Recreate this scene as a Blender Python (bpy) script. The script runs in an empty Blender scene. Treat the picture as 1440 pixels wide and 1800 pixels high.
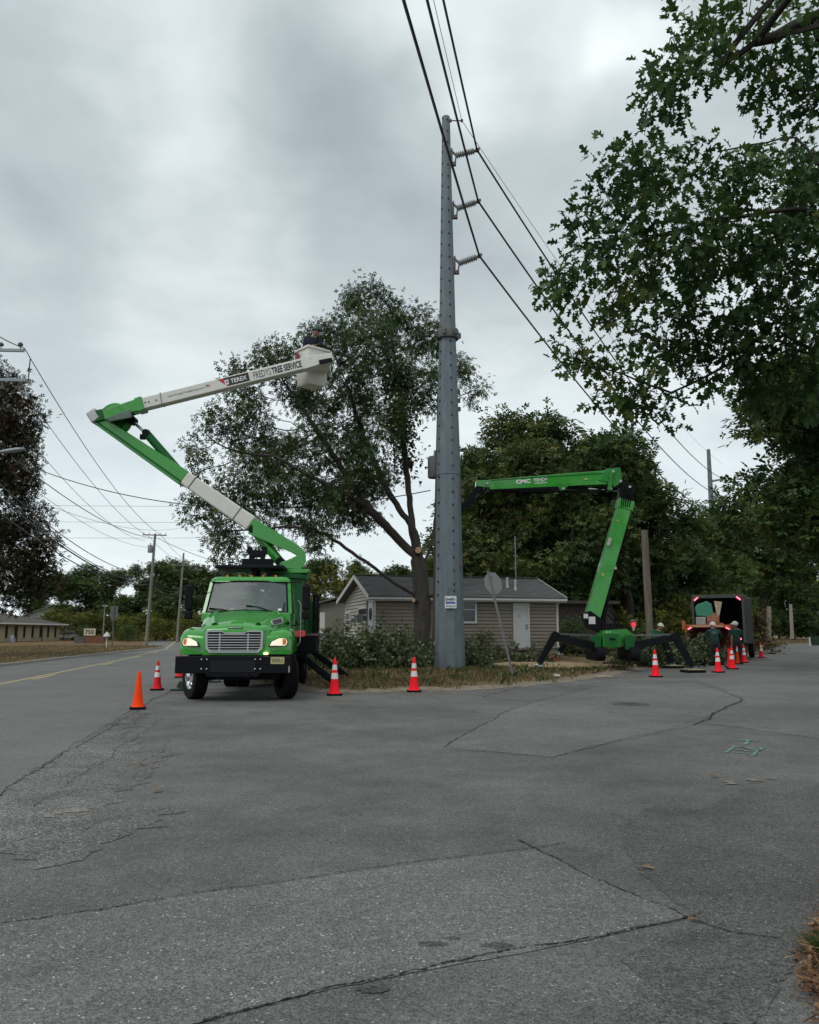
import bpy, bmesh, math, random
import numpy as np
from mathutils import Vector, Matrix

R = math.radians
random.seed(7)
sc = bpy.context.scene
col = sc.collection

# ---------------------------------------------------------------- camera
CAM_H, PITCH, F = 1.55, R(8.37), 1440.0
cam_d = bpy.data.cameras.new('camera')
cam_d.sensor_fit = 'HORIZONTAL'; cam_d.sensor_width = 36.0; cam_d.lens = 36.0
cam_d.clip_start = 0.05; cam_d.clip_end = 3000
cam = bpy.data.objects.new('camera', cam_d); col.objects.link(cam)
cam.location = (0, 0, CAM_H); cam.rotation_euler = (R(90) + PITCH, 0, 0)
sc.camera = cam

# ---------------------------------------------------------------- sky
def sightline(px, py):
    u, v = (px - 720) / F, (900 - py) / F
    return Vector((u, math.cos(PITCH) - v * math.sin(PITCH), math.sin(PITCH) + v * math.cos(PITCH)))
SUN_EL, SUN_AZ = R(52), R(215)          # azimuth clockwise from +Y
w = bpy.data.worlds.new('World'); sc.world = w; w.use_nodes = True
nt = w.node_tree; nt.nodes.clear()
def N(t, **k):
    n = nt.nodes.new(t)
    for a, b in k.items(): setattr(n, a, b)
    return n
L = nt.links.new
out = N('ShaderNodeOutputWorld'); mixs = N('ShaderNodeMixShader'); mixs.inputs[0].default_value = 0.93
bg1 = N('ShaderNodeBackground'); bg1.inputs[1].default_value = 0.1
bg2 = N('ShaderNodeBackground'); bg2.inputs[1].default_value = 0.98
sky = N('ShaderNodeTexSky', sky_type='NISHITA', sun_disc=False, sun_elevation=SUN_EL, sun_rotation=SUN_AZ)
L(sky.outputs[0], bg1.inputs[0])
tc = N('ShaderNodeTexCoord'); sep = N('ShaderNodeSeparateXYZ'); L(tc.outputs['Generated'], sep.inputs[0])
def MATH(op, a, b=None, c=None, clamp=False):
    n = N('ShaderNodeMath', operation=op, use_clamp=clamp)
    for i, x in enumerate((a, b, c)):
        if x is None: continue
        if isinstance(x, (int, float)): n.inputs[i].default_value = x
        else: L(x, n.inputs[i])
    return n.outputs[0]
zc = MATH('ADD', MATH('MAXIMUM', sep.outputs[2], 0.0), 0.22)
comb = N('ShaderNodeCombineXYZ')
L(MATH('DIVIDE', sep.outputs[0], zc), comb.inputs[0]); L(MATH('DIVIDE', sep.outputs[1], zc), comb.inputs[1])
def NOISE(vec, scale, detail, rough=0.5, dist=0.0, off=(0, 0, 0)):
    mp = N('ShaderNodeMapping'); mp.inputs['Location'].default_value = off
    L(vec, mp.inputs[0])
    n = N('ShaderNodeTexNoise'); L(mp.outputs[0], n.inputs['Vector'])
    n.inputs['Scale'].default_value = scale; n.inputs['Detail'].default_value = detail
    n.inputs['Roughness'].default_value = rough; n.inputs['Distortion'].default_value = dist
    return n
n1 = NOISE(comb.outputs[0], 1.5, 5, 0.5, 0.25, (3.1, 1.7, 0))
n2 = NOISE(comb.outputs[0], 4.2, 4, 0.55, 0.3, (0.4, 5.2, 0))
val = MATH('ADD', MATH('MULTIPLY', MATH('SUBTRACT', n1.outputs[0], 0.5), 0.72), MATH('MULTIPLY', MATH('SUBTRACT', n2.outputs[0], 0.5), 0.40))
val = MATH('ADD', val, 0.5)
# warped direction, then broad cloud masses
wv = N('ShaderNodeVectorMath', operation='MULTIPLY_ADD')
nw = NOISE(tc.outputs['Generated'], 3.2, 4, 0.55, 0.0, (2, 0, 1))
wsub = N('ShaderNodeVectorMath', operation='SUBTRACT'); L(nw.outputs['Color'], wsub.inputs[0]); wsub.inputs[1].default_value = (0.5, 0.5, 0.5)
L(wsub.outputs[0], wv.inputs[0]); wv.inputs[1].default_value = (0.3, 0.3, 0.3); L(tc.outputs['Generated'], wv.inputs[2])
for px, py, wid, amp in ((1010, 100, 75, 0.44), (760, 80, 95, 0.34), (340, 60, 150, 0.20), (280, 380, 170, 0.20), (350, 220, 90, 0.10), (480, 560, 190, 0.12), (130, 20, 120, 0.12),
                         (550, 160, 160, -0.34), (60, 240, 170, -0.34), (620, 330, 170, -0.16), (890, 190, 110, -0.14), (230, 680, 220, -0.06), (30, 560, 170, -0.10), (1180, 120, 140, -0.10)):
    d = sightline(px, py).normalized()
    vd = N('ShaderNodeVectorMath', operation='DISTANCE'); L(wv.outputs[0], vd.inputs[0]); vd.inputs[1].default_value = d
    s = wid / F
    g = MATH('POWER', 2.71828, MATH('MULTIPLY', MATH('POWER', MATH('DIVIDE', vd.outputs['Value'], s), 2.0), -0.7))
    val = MATH('ADD', val, MATH('MULTIPLY', g, amp))
ramp = N('ShaderNodeValToRGB'); cr = ramp.color_ramp
cr.elements[0].position = 0.12; cr.elements[0].color = (0.31, 0.36, 0.375, 1)
cr.elements[1].position = 0.98; cr.elements[1].color = (0.90, 0.95, 0.94, 1)
e = cr.elements.new(0.42); e.color = (0.445, 0.50, 0.515, 1)
e = cr.elements.new(0.64); e.color = (0.62, 0.675, 0.685, 1)
L(val, ramp.inputs[0])
# the cloud sheet is thinner and brighter towards the horizon
hz = MATH('SUBTRACT', 1.0, MATH('DIVIDE', MATH('ABSOLUTE', sep.outputs[2]), 0.36, clamp=True), clamp=True)
mixc = N('ShaderNodeMix', data_type='RGBA'); L(MATH('MULTIPLY', MATH('POWER', hz, 0.9), 0.85), mixc.inputs[0])
L(ramp.outputs[0], mixc.inputs[6]); mixc.inputs[7].default_value = (0.72, 0.80, 0.825, 1)
L(mixc.outputs[2], bg2.inputs[0])
L(bg1.outputs[0], mixs.inputs[1]); L(bg2.outputs[0], mixs.inputs[2]); L(mixs.outputs[0], out.inputs[0])

# ---------------------------------------------------------------- sun behind cloud
sun_d = bpy.data.lights.new('sun', 'SUN'); sun_d.energy = 0.9; sun_d.angle = R(26); sun_d.color = (1.0, 0.97, 0.92)
sun = bpy.data.objects.new('sun', sun_d); col.objects.link(sun)
sd = Vector((math.sin(SUN_AZ) * math.cos(SUN_EL), math.cos(SUN_AZ) * math.cos(SUN_EL), math.sin(SUN_EL)))
sun.rotation_euler = sd.to_track_quat('Z', 'Y').to_euler()
sun.location = sd * 60

vs = sc.view_settings
vs.view_transform = 'Standard'; vs.look = 'None'; vs.gamma = 1.0; vs.use_curve_mapping = False
vs.exposure = 0.42
sc.cycles.max_bounces = 6; sc.cycles.diffuse_bounces = 3; sc.cycles.transparent_max_bounces = 8
sc.cycles.sample_clamp_indirect = 4.0

# ---------------------------------------------------------------- places
def spot(px, py, Y):
    """point of the place that lies Y metres ahead on the sight line through (px, py)"""
    d = sightline(px, py); t = Y / d.y
    return Vector((d.x * t, Y, CAM_H + d.z * t))
def gnd(px, py, z=0.0):
    d = sightline(px, py); t = (z - CAM_H) / d.z
    return Vector((d.x * t, d.y * t, z))

# ---------------------------------------------------------------- mesh kit
class MB:
    def __init__(s): s.v = []; s.f = []
    def add(s, vs_, fs):
        o = len(s.v); s.v.extend([tuple(x) for x in vs_]); s.f.extend([tuple(i + o for i in f) for f in fs]); return s
    def box(s, c, d, rot=None):
        hx, hy, hz_ = d[0] / 2, d[1] / 2, d[2] / 2
        P = [Vector((x, y, z)) for x in (-hx, hx) for y in (-hy, hy) for z in (-hz_, hz_)]
        if rot is not None: P = [rot @ p for p in P]
        c = Vector(c)
        return s.add([p + c for p in P], [(0, 1, 3, 2), (4, 6, 7, 5), (0, 4, 5, 1), (2, 3, 7, 6), (0, 2, 6, 4), (1, 5, 7, 3)])
    def span(s, a, b):
        a, b = Vector(a), Vector(b)
        return s.box((a + b) / 2, [abs(x) for x in (b - a)])
    def beam(s, p, q, wd, ht, up=(0, 0, 1), w2=None, h2=None):
        p, q = Vector(p), Vector(q); x = (q - p).normalized(); up = Vector(up)
        y = up.cross(x)
        if y.length < 1e-4: y = Vector((0, 1, 0))
        y.normalize(); z = x.cross(y)
        w2 = wd if w2 is None else w2; h2 = ht if h2 is None else h2
        P = []
        for c, a, b in ((p, wd, ht), (q, w2, h2)):
            for sy, sz in ((-1, -1), (1, -1), (1, 1), (-1, 1)): P.append(c + y * sy * a / 2 + z * sz * b / 2)
        return s.add(P, [(3, 2, 1, 0), (4, 5, 6, 7), (0, 1, 5, 4), (1, 2, 6, 5), (2, 3, 7, 6), (3, 0, 4, 7)])
    def loft(s, rings, cap=True, closed=True):
        n = len(rings[0]); V = [p for r in rings for p in r]; Fc = []
        for i in range(len(rings) - 1):
            for j in range(n if closed else n - 1):
                a, b = i * n + j, i * n + (j + 1) % n
                Fc.append((a, b, b + n, a + n))
        if cap and closed:
            Fc.append(tuple(range(n - 1, -1, -1))); Fc.append(tuple((len(rings) - 1) * n + j for j in range(n)))
        return s.add(V, Fc)
    def tube(s, pts, r, n=8, cap=True):
        pts = [Vector(p) for p in pts]; m = len(pts)
        rs = r if isinstance(r, (list, tuple)) else [r] * m
        rings = []; prev = None
        for i, p in enumerate(pts):
            t = (pts[min(i + 1, m - 1)] - pts[max(i - 1, 0)]).normalized()
            if prev is None: a = t.orthogonal().normalized()
            else:
                a = prev - t * prev.dot(t); a = a.normalized() if a.length > 1e-6 else t.orthogonal().normalized()
            prev = a; b = t.cross(a)
            rings.append([p + (a * math.cos(2 * math.pi * k / n) + b * math.sin(2 * math.pi * k / n)) * rs[i] for k in range(n)])
        return s.loft(rings, cap)
    def lathe(s, prof, n=24, mat=None, cap=True):
        mat = mat or Matrix.Identity(4)
        rings = [[mat @ Vector((r * math.cos(2 * math.pi * k / n), r * math.sin(2 * math.pi * k / n), z)) for k in range(n)] for r, z in prof]
        return s.loft(rings, cap)
    def prism(s, poly, th, mat=None):
        mat = mat or Matrix.Identity(4); n = len(poly)
        A = [mat @ Vector((x, y, th / 2)) for x, y in poly]; B = [mat @ Vector((x, y, -th / 2)) for x, y in poly]
        Fc = [tuple(range(n)), tuple(range(2 * n - 1, n - 1, -1))]
        for j in range(n):
            k = (j + 1) % n; Fc.append((k, j, n + j, n + k))
        return s.add(A + B, Fc)
    def mesh(s, name):
        me = bpy.data.meshes.new(name); me.from_pydata(s.v, [], s.f); me.update()
        bm = bmesh.new(); bm.from_mesh(me); bmesh.ops.recalc_face_normals(bm, faces=bm.faces); bm.to_mesh(me); bm.free()
        return me
    def build(s, name, mat, parent=None, smooth=None, bevel=0.0, seg=2):
        me = s.mesh(name); return put(name, me, mat, parent, smooth, bevel, seg)
def put(name, me, mat, parent=None, smooth=None, bevel=0.0, seg=2):
    o = bpy.data.objects.new(name, me); col.objects.link(o)
    if mat is not None: me.materials.append(mat)
    if smooth is not None:
        me.shade_smooth(); me.set_sharp_from_angle(angle=R(smooth))
    if bevel:
        b = o.modifiers.new('bevel', 'BEVEL'); b.width = bevel; b.segments = seg; b.limit_method = 'ANGLE'; b.angle_limit = R(35)
        if smooth is None: me.shade_smooth(); b.harden_normals = True
    if parent is not None: o.parent = parent
    return o
def tag(o, label=None, cat=None, group=None, kind=None):
    for k, v in (('label', label), ('category', cat), ('group', group), ('kind', kind)):
        if v: o[k] = v
    return o
def thing(name, label, cat, loc=(0, 0, 0), rotz=0.0, group=None):
    o = bpy.data.objects.new(name, None); col.objects.link(o); o.empty_display_size = 0.2
    o.location = loc; o.rotation_euler = (0, 0, rotz)
    return tag(o, label, cat, group)
def dup(o, parent=None, loc=None, rotz=None, label=None):
    c = o.copy(); col.objects.link(c)
    if parent is not None: c.parent = parent
    if loc is not None: c.location = loc
    if rotz is not None: c.rotation_euler = (0, 0, rotz)
    if label: c['label'] = label
    for ch in list(o.children): dup(ch, c)
    return c
def frame(o, x, y):
    x = Vector(x).normalized(); y = Vector(y); y = (y - x * y.dot(x)).normalized(); z = x.cross(y)
    m = Matrix((x, y, z)).transposed().to_4x4(); m.translation = Vector(o); return m
def rrect(hw, hh, r, n=4):
    """rounded rectangle outline, centred"""
    P = []
    for cx, cy, a0 in ((hw - r, hh - r, 0), (-hw + r, hh - r, 90), (-hw + r, -hh + r, 180), (hw - r, -hh + r, 270)):
        for k in range(n + 1):
            a = R(a0 + 90 * k / n); P.append((cx + r * math.cos(a), cy + r * math.sin(a)))
    return P
def text(name, s, mat, m, width, height=None, parent=None, bold=0.0, th=0.004):
    cu = bpy.data.curves.new(name, 'FONT'); cu.body = s; cu.size = 1; cu.extrude = 0.0; cu.offset = bold; cu.resolution_u = 3
    t = bpy.data.objects.new(name, cu); col.objects.link(t)
    dg = bpy.context.evaluated_depsgraph_get(); me = bpy.data.meshes.new_from_object(t.evaluated_get(dg))
    bpy.data.objects.remove(t); bpy.data.curves.remove(cu)
    n = len(me.vertices); co = np.empty(n * 3, np.float32); me.vertices.foreach_get('co', co); co = co.reshape(-1, 3)
    lo, hi = co.min(0), co.max(0); sx = width / (hi[0] - lo[0]); sy = sx if height is None else height / (hi[1] - lo[1])
    co[:, 0] = (co[:, 0] - (lo[0] + hi[0]) / 2) * sx; co[:, 1] = (co[:, 1] - (lo[1] + hi[1]) / 2) * sy; co[:, 2] = th
    A = np.array(m); co = co @ A[:3, :3].T + A[:3, 3]
    me.vertices.foreach_set('co', co.astype(np.float32).ravel()); me.update(); me.name = name
    me.materials.clear()
    return put(name, me, mat, parent)

# ---------------------------------------------------------------- materials
def M(name, c, rough=0.6, metal=0.0, var=0.12, vs_=5.0, bump=0.0, bs=60.0, coat=0.0, emit=None, es=0.0, spec=0.5, streak=None, dirt=None):
    m = bpy.data.materials.new(name); m.use_nodes = True; t = m.node_tree
    b = t.nodes['Principled BSDF']; b.inputs['Roughness'].default_value = rough; b.inputs['Metallic'].default_value = metal
    b.inputs['Specular IOR Level'].default_value = spec
    b.inputs['Coat Weight'].default_value = coat; b.inputs['Coat Roughness'].default_value = 0.04
    tc_ = t.nodes.new('ShaderNodeTexCoord'); mp = t.nodes.new('ShaderNodeMapping'); t.links.new(tc_.outputs['Object'], mp.inputs[0])
    if streak: mp.inputs['Scale'].default_value = streak
    nz = t.nodes.new('ShaderNodeTexNoise'); nz.inputs['Scale'].default_value = vs_; nz.inputs['Detail'].default_value = 6; nz.inputs['Roughness'].default_value = 0.62
    t.links.new(mp.outputs[0], nz.inputs['Vector'])
    mx = t.nodes.new('ShaderNodeMix'); mx.data_type = 'RGBA'
    rp = t.nodes.new('ShaderNodeMapRange'); rp.inputs[1].default_value = 0.3; rp.inputs[2].default_value = 0.7
    t.links.new(nz.outputs[0], rp.inputs[0]); t.links.new(rp.outputs[0], mx.inputs[0])
    mx.inputs[6].default_value = (*[x * (1 - var) for x in c], 1); mx.inputs[7].default_value = (*[min(1, x * (1 + var)) for x in c], 1)
    o = mx.outputs[2]
    if dirt:
        n2_ = t.nodes.new('ShaderNodeTexNoise'); n2_.inputs['Scale'].default_value = dirt[1]; n2_.inputs['Detail'].default_value = 8; n2_.inputs['Roughness'].default_value = 0.7
        t.links.new(mp.outputs[0], n2_.inputs['Vector'])
        r2 = t.nodes.new('ShaderNodeMapRange'); r2.inputs[1].default_value = dirt[2]; r2.inputs[2].default_value = dirt[2] + 0.16; r2.inputs[4].default_value = dirt[3]
        t.links.new(n2_.outputs[0], r2.inputs[0])
        m2 = t.nodes.new('ShaderNodeMix'); m2.data_type = 'RGBA'; t.links.new(r2.outputs[0], m2.inputs[0]); t.links.new(o, m2.inputs[6])
        m2.inputs[7].default_value = (*dirt[0], 1); o = m2.outputs[2]
    t.links.new(o, b.inputs['Base Color'])
    rr = t.nodes.new('ShaderNodeMapRange'); rr.inputs[3].default_value = max(0.02, rough - 0.07); rr.inputs[4].default_value = min(1, rough + 0.1)
    t.links.new(nz.outputs[0], rr.inputs[0]); t.links.new(rr.outputs[0], b.inputs['Roughness'])
    if bump:
        nb = t.nodes.new('ShaderNodeTexNoise'); nb.inputs['Scale'].default_value = bs; nb.inputs['Detail'].default_value = 5
        t.links.new(mp.outputs[0], nb.inputs['Vector'])
        bp = t.nodes.new('ShaderNodeBump'); bp.inputs['Strength'].default_value = bump; bp.inputs['Distance'].default_value = 0.02
        t.links.new(nb.outputs[0], bp.inputs['Height']); t.links.new(bp.outputs[0], b.inputs['Normal'])
    if emit: b.inputs['Emission Color'].default_value = (*emit, 1); b.inputs['Emission Strength'].default_value = es
    return m
def leafmat(name, cols, transl=0.3, rough=0.55, clump=0.5, spec=0.3):
    m = bpy.data.materials.new(name); m.use_nodes = True; t = m.node_tree; b = t.nodes['Principled BSDF']
    at = t.nodes.new('ShaderNodeAttribute'); at.attribute_name = 'tint'
    tc_ = t.nodes.new('ShaderNodeTexCoord'); nz = t.nodes.new('ShaderNodeTexNoise'); nz.inputs['Scale'].default_value = clump; nz.inputs['Detail'].default_value = 2
    t.links.new(tc_.outputs['Object'], nz.inputs['Vector'])
    ad = t.nodes.new('ShaderNodeMath'); ad.operation = 'MULTIPLY_ADD'; ad.inputs[1].default_value = 1.3; t.links.new(nz.outputs[0], ad.inputs[0])
    sb = t.nodes.new('ShaderNodeMath'); sb.operation = 'SUBTRACT'; sb.inputs[1].default_value = 0.65
    t.links.new(at.outputs['Fac'], ad.inputs[2]); t.links.new(ad.outputs[0], sb.inputs[0])
    rp = t.nodes.new('ShaderNodeValToRGB'); k = len(cols)
    for i, (p, c) in enumerate(cols):
        el = rp.color_ramp.elements[i] if i < 2 else rp.color_ramp.elements.new(p)
        el.position = p; el.color = (*c, 1)
    t.links.new(sb.outputs[0], rp.inputs[0]); t.links.new(rp.outputs[0], b.inputs['Base Color'])
    b.inputs['Roughness'].default_value = rough; b.inputs['Specular IOR Level'].default_value = spec
    tr = t.nodes.new('ShaderNodeBsdfTranslucent'); t.links.new(rp.outputs[0], tr.inputs[0])
    ms = t.nodes.new('ShaderNodeMixShader'); ms.inputs[0].default_value = transl
    t.links.new(b.outputs[0], ms.inputs[1]); t.links.new(tr.outputs[0], ms.inputs[2])
    t.links.new(ms.outputs[0], t.nodes['Material Output'].inputs[0])
    return m

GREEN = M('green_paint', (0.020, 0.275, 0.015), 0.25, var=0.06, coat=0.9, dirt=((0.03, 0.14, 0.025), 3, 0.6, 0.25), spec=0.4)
LIFTG_SHADED = M('shaded_lift_green', (0.012, 0.20, 0.016), 0.3, var=0.06, vs_=2, coat=0.5, dirt=((0.02, 0.11, 0.02), 2.2, 0.56, 0.45), spec=0.35)  # lift green darkened: shade on the side faces is in the colour
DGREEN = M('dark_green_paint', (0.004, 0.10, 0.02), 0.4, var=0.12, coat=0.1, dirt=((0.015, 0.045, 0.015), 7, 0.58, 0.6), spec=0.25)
WHITE = M('white_gelcoat', (0.66, 0.65, 0.60), 0.4, var=0.05, vs_=3, dirt=((0.42, 0.40, 0.35), 5, 0.6, 0.6))
BLACK = M('black_steel', (0.0045, 0.005, 0.0075), 0.5, var=0.3, dirt=((0.02, 0.019, 0.018), 14, 0.64, 0.4), spec=0.16)
RUBBER = M('rubber', (0.008, 0.008, 0.009), 0.8, var=0.3, vs_=12, bump=0.3, bs=60, spec=0.15)
CHROME = M('chrome', (0.62, 0.63, 0.65), 0.22, 1.0, 0.08)
SILVER = M('silver_plastic', (0.42, 0.43, 0.44), 0.38, 0.5, 0.08)
ALU = M('galvanised', (0.26, 0.30, 0.33), 0.55, 0.35, 0.12, vs_=3.0, dirt=((0.14, 0.17, 0.19), 4, 0.55, 0.6))
RUST = M('rusty_steel', (0.12, 0.10, 0.085), 0.7, 0.3, 0.4, vs_=14)
TEXTK = M('black_lettering', (0.012, 0.012, 0.014), 0.5)
TEXTW = M('white_lettering', (0.75, 0.76, 0.74), 0.5)
# ---------------------------------------------------------------- trees
def colonize(seed, pre, att, step, kill, maxit=220, grav=0.0, wiggle=0.12):
    """pre: list of polylines (first is the trunk; others start on an earlier one). Returns node positions and parents."""
    rng = np.random.default_rng(seed)
    P = []; par = []
    for k, pl in enumerate(pre):
        pl = [np.array(p, float) for p in pl]
        if k == 0: last = -1
        else:
            d = np.linalg.norm(np.array(P) - pl[0], axis=1); last = int(d.argmin())
        dense = []
        for a, b in zip(pl[:-1], pl[1:]):
            m = max(1, int(round(np.linalg.norm(b - a) / step)))
            dense += [a + (b - a) * i / m for i in range(m)]
        dense.append(pl[-1])
        for i, p in enumerate(dense):
            if k and i == 0: continue
            q = p + (rng.normal(0, wiggle * step * 0.5, 3) if 0 < i < len(dense) - 1 else 0)
            P.append(q); par.append(last); last = len(P) - 1
    P = np.array(P); par = list(par); att = np.array(att, float)
    near = np.zeros(len(att), int); dist = np.full(len(att), 1e9)
    def upd(i0):
        nonlocal near, dist
        d = np.linalg.norm(att[:, None, :] - P[None, i0:, :], axis=2); j = d.argmin(1); dm = d[np.arange(len(att)), j]
        b = dm < dist; near[b] = j[b] + i0; dist[b] = dm[b]
    for i0 in range(0, len(P), 400):
        pass
    upd(0)
    for it in range(maxit):
        if len(att) == 0: break
        v = att - P[near]; v /= np.maximum(np.linalg.norm(v, axis=1, keepdims=True), 1e-6)
        acc = np.zeros((len(P), 3)); np.add.at(acc, near, v)
        ids = np.unique(near); dr = acc[ids]; dr += rng.normal(0, 0.28, dr.shape); dr[:, 2] += grav
        dr /= np.maximum(np.linalg.norm(dr, axis=1, keepdims=True), 1e-6)
        i0 = len(P); P = np.vstack([P, P[ids] + dr * step]); par += list(ids)
        upd(i0)
        keep = dist > kill; att = att[keep]; near = near[keep]; dist = dist[keep]
    return P, np.array(par)
def radii(P, par, tip, base, ex=2.3):
    r = np.zeros(len(P)); nch = np.zeros(len(P), int)
    for i in range(len(P) - 1, -1, -1):
        if nch[i] == 0: r[i] = tip ** ex
        if par[i] >= 0: r[par[i]] += r[i]; nch[par[i]] += 1
    r = r ** (1 / ex); k = base / r[0]
    if k < 1: r = np.where(r > tip * 1.5, tip * 1.5 + (r - tip * 1.5) * (base - tip * 1.5) / max(r[0] - tip * 1.5, 1e-6), r)
    else: r = r * (1 + (k - 1) * np.clip((r - tip) / (r[0] - tip + 1e-9), 0, 1))
    return r, nch
def limbs(P, par, r, rmin=0.0):
    """tapered tubes along every chain of the skeleton"""
    ch = [[] for _ in P]
    for i, p in enumerate(par):
        if p >= 0: ch[p].append(i)
    mb = MB(); st = [(0, None)]
    while st:
        i, frm = st.pop()
        pts = [P[frm]] if frm is not None else []; rs = [r[i] * 1.0] if frm is not None else []
        while True:
            pts.append(P[i]); rs.append(r[i])
            c = sorted(ch[i], key=lambda k: -r[k])
            for k in c[1:]:
                if r[k] >= rmin: st.append((k, i))
            if not c or r[c[0]] < rmin: break
            i = c[0]
        if len(pts) > 1:
            n = 10 if rs[0] > 0.12 else 6 if rs[0] > 0.04 else 4 if rs[0] > 0.015 else 3
            mb.tube([Vector(p) for p in pts], [float(x) for x in rs], n, cap=True)
    return mb
KITE = (np.array([(0, 0, 0), (0.30, 0.42, 0.07), (0, 1, -0.05), (-0.30, 0.42, 0.07)], float), [(0, 1, 2), (0, 2, 3)])
_h = [(0.012, 0.0), (0.03, 0.17), (0.29, 0.26), (0.10, 0.38), (0.40, 0.64), (0.13, 0.64), (0.19, 0.90), (0, 1.0)]
OAK = (np.array([(x, y, 0.35 * abs(x) - 0.16 * y * y) for x, y in _h] + [(-x, y, 0.35 * abs(x) - 0.16 * y * y) for x, y in _h[-2::-1]], float), [tuple(range(2 * len(_h) - 1))])
SPRIG = (np.array([(0, 0, 0), (0.14, 0.2, .03), (0.02, 0.42, 0), (-0.14, 0.25, .03),
                   (0.02, 0.3, 0), (0.34, 0.36, .06), (0.42, 0.62, -.03), (0.14, 0.5, .05),
                   (-0.02, 0.34, 0), (-0.16, 0.56, .05), (-0.42, 0.66, -.02), (-0.34, 0.42, .06),
                   (0, 0.45, 0), (0.15, 0.7, .05), (0, 1.0, -.06), (-0.15, 0.7, .05)], float), [(0, 1, 2, 3), (4, 5, 6, 7), (8, 9, 10, 11), (12, 13, 14, 15)])
def leafmesh(name, pos, dirv, size, tint, tmpl, rng, up=0.6):
    n = len(pos); T, Fc = tmpl; k = len(T)
    d = dirv / np.maximum(np.linalg.norm(dirv, axis=1, keepdims=True), 1e-6)
    nr = rng.normal(0, 1, (n, 3)); nr[:, 2] += up * 2
    x = np.cross(d, nr); x /= np.maximum(np.linalg.norm(x, axis=1, keepdims=True), 1e-6); z = np.cross(x, d)
    V = (pos[:, None, :] + size[:, None, None] * (T[None, :, 0, None] * x[:, None, :] + T[None, :, 1, None] * d[:, None, :] + T[None, :, 2, None] * z[:, None, :])).reshape(-1, 3)
    return rawmesh(name, V, [np.arange(n)[:, None] * k + np.array(f)[None, :] for f in Fc], np.repeat(tint, k))
def rawmesh(name, V, faces, tint=None):
    """faces: list of int arrays (m, sides)"""
    me = bpy.data.meshes.new(name); me.vertices.add(len(V)); me.vertices.foreach_set('co', np.ascontiguousarray(V, np.float32).ravel())
    lv = np.concatenate([f.ravel() for f in faces]); tot = np.concatenate([np.full(len(f), f.shape[1]) for f in faces])
    st = np.concatenate([[0], np.cumsum(tot)[:-1]])
    me.loops.add(len(lv)); me.loops.foreach_set('vertex_index', lv.astype(np.int32))
    me.polygons.add(len(tot)); me.polygons.foreach_set('loop_start', st.astype(np.int32))
    if tint is not None:
        a = me.attributes.new('tint', 'FLOAT', 'POINT'); a.data.foreach_set('value', np.ascontiguousarray(tint, np.float32))
    me.update(calc_edges=True); return me
def ball(rng, n, c, r, sq=(1, 1, 1), hollow=0.0):
    u = rng.normal(0, 1, (n, 3)); u /= np.linalg.norm(u, axis=1, keepdims=True)
    rad = (hollow ** 3 + (1 - hollow ** 3) * rng.random(n)) ** (1 / 3)
    return np.array(c) + u * rad[:, None] * r * np.array(sq)
def foliage(P, par, r, nch, thr, per, spread, size, seed, tmpl, droop=0.3, name='crown', reach=None):
    rng = np.random.default_rng(seed)
    tips = np.where(r < thr)[0]
    cnt = np.full(len(tips), per) if reach is None else np.where(reach(P[tips]), per, max(2, per * 3 // 4))
    idx = np.repeat(tips, cnt); n = len(idx)
    off = rng.normal(0, spread, (n, 3)); pos = P[idx] + off
    seg = P[idx] - P[np.maximum(par[idx], 0)]
    dv = rng.normal(0, 0.7, (n, 3)) + off / spread * 0.45 + seg / np.maximum(np.linalg.norm(seg, axis=1, keepdims=True), 1e-6) * 0.5; dv[:, 2] -= droop
    tint = np.clip(rng.normal(0.5, 0.17, n), 0, 1)
    return leafmesh(name, pos, dv, size * rng.uniform(0.65, 1.25, n), tint, tmpl, rng)

BARK = M('bark', (0.046, 0.039, 0.032), 0.9, var=0.45, vs_=9, bump=1.0, bs=22, streak=(1, 1, 0.22))
BARKD = M('dark_bark', (0.036, 0.031, 0.027), 0.9, var=0.4, vs_=9, bump=0.8, bs=22, streak=(1, 1, 0.25))
LOAK = leafmat('oak_leaf', [(0.0, (0.021, 0.052, 0.018)), (1.0, (0.150, 0.168, 0.044)), (0.35, (0.039, 0.095, 0.027)), (0.62, (0.064, 0.132, 0.033)), (0.86, (0.105, 0.156, 0.036))], 0.28)
LMAIN = leafmat('turning_oak_leaf', [(0.0, (0.022, 0.052, 0.019)), (1.0, (0.152, 0.121, 0.037)), (0.4, (0.039, 0.077, 0.024)), (0.65, (0.062, 0.098, 0.028)), (0.85, (0.103, 0.107, 0.032))], 0.22)
LWOOD = leafmat('forest_leaf', [(0.0, (0.023, 0.052, 0.018)), (1.0, (0.199, 0.202, 0.044)), (0.4, (0.048, 0.093, 0.028)), (0.65, (0.085, 0.129, 0.033)), (0.85, (0.141, 0.165, 0.039))], 0.25, clump=0.28)
LBROWN = leafmat('brownish_forest_leaf', [(0.0, (0.027, 0.052, 0.017)), (1.0, (0.218, 0.192, 0.055)), (0.4, (0.060, 0.093, 0.026)), (0.65, (0.109, 0.134, 0.036)), (0.85, (0.158, 0.164, 0.045))], 0.25, clump=0.35)
LMAPLE = leafmat('maple_leaf', [(0.0, (0.011, 0.023, 0.007)), (1.0, (0.139, 0.039, 0.016)), (0.4, (0.023, 0.033, 0.011)), (0.62, (0.045, 0.036, 0.014)), (0.85, (0.081, 0.036, 0.015))], 0.25, clump=0.4)
LYEL = leafmat('yellow_leaf', [(0.0, (0.05, 0.07, 0.012)), (1.0, (0.26, 0.22, 0.03)), (0.5, (0.12, 0.13, 0.018))], 0.35)
LRED = leafmat('rusty_leaf', [(0.0, (0.03, 0.018, 0.01)), (1.0, (0.15, 0.06, 0.03)), (0.5, (0.08, 0.038, 0.02))], 0.25)
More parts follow.
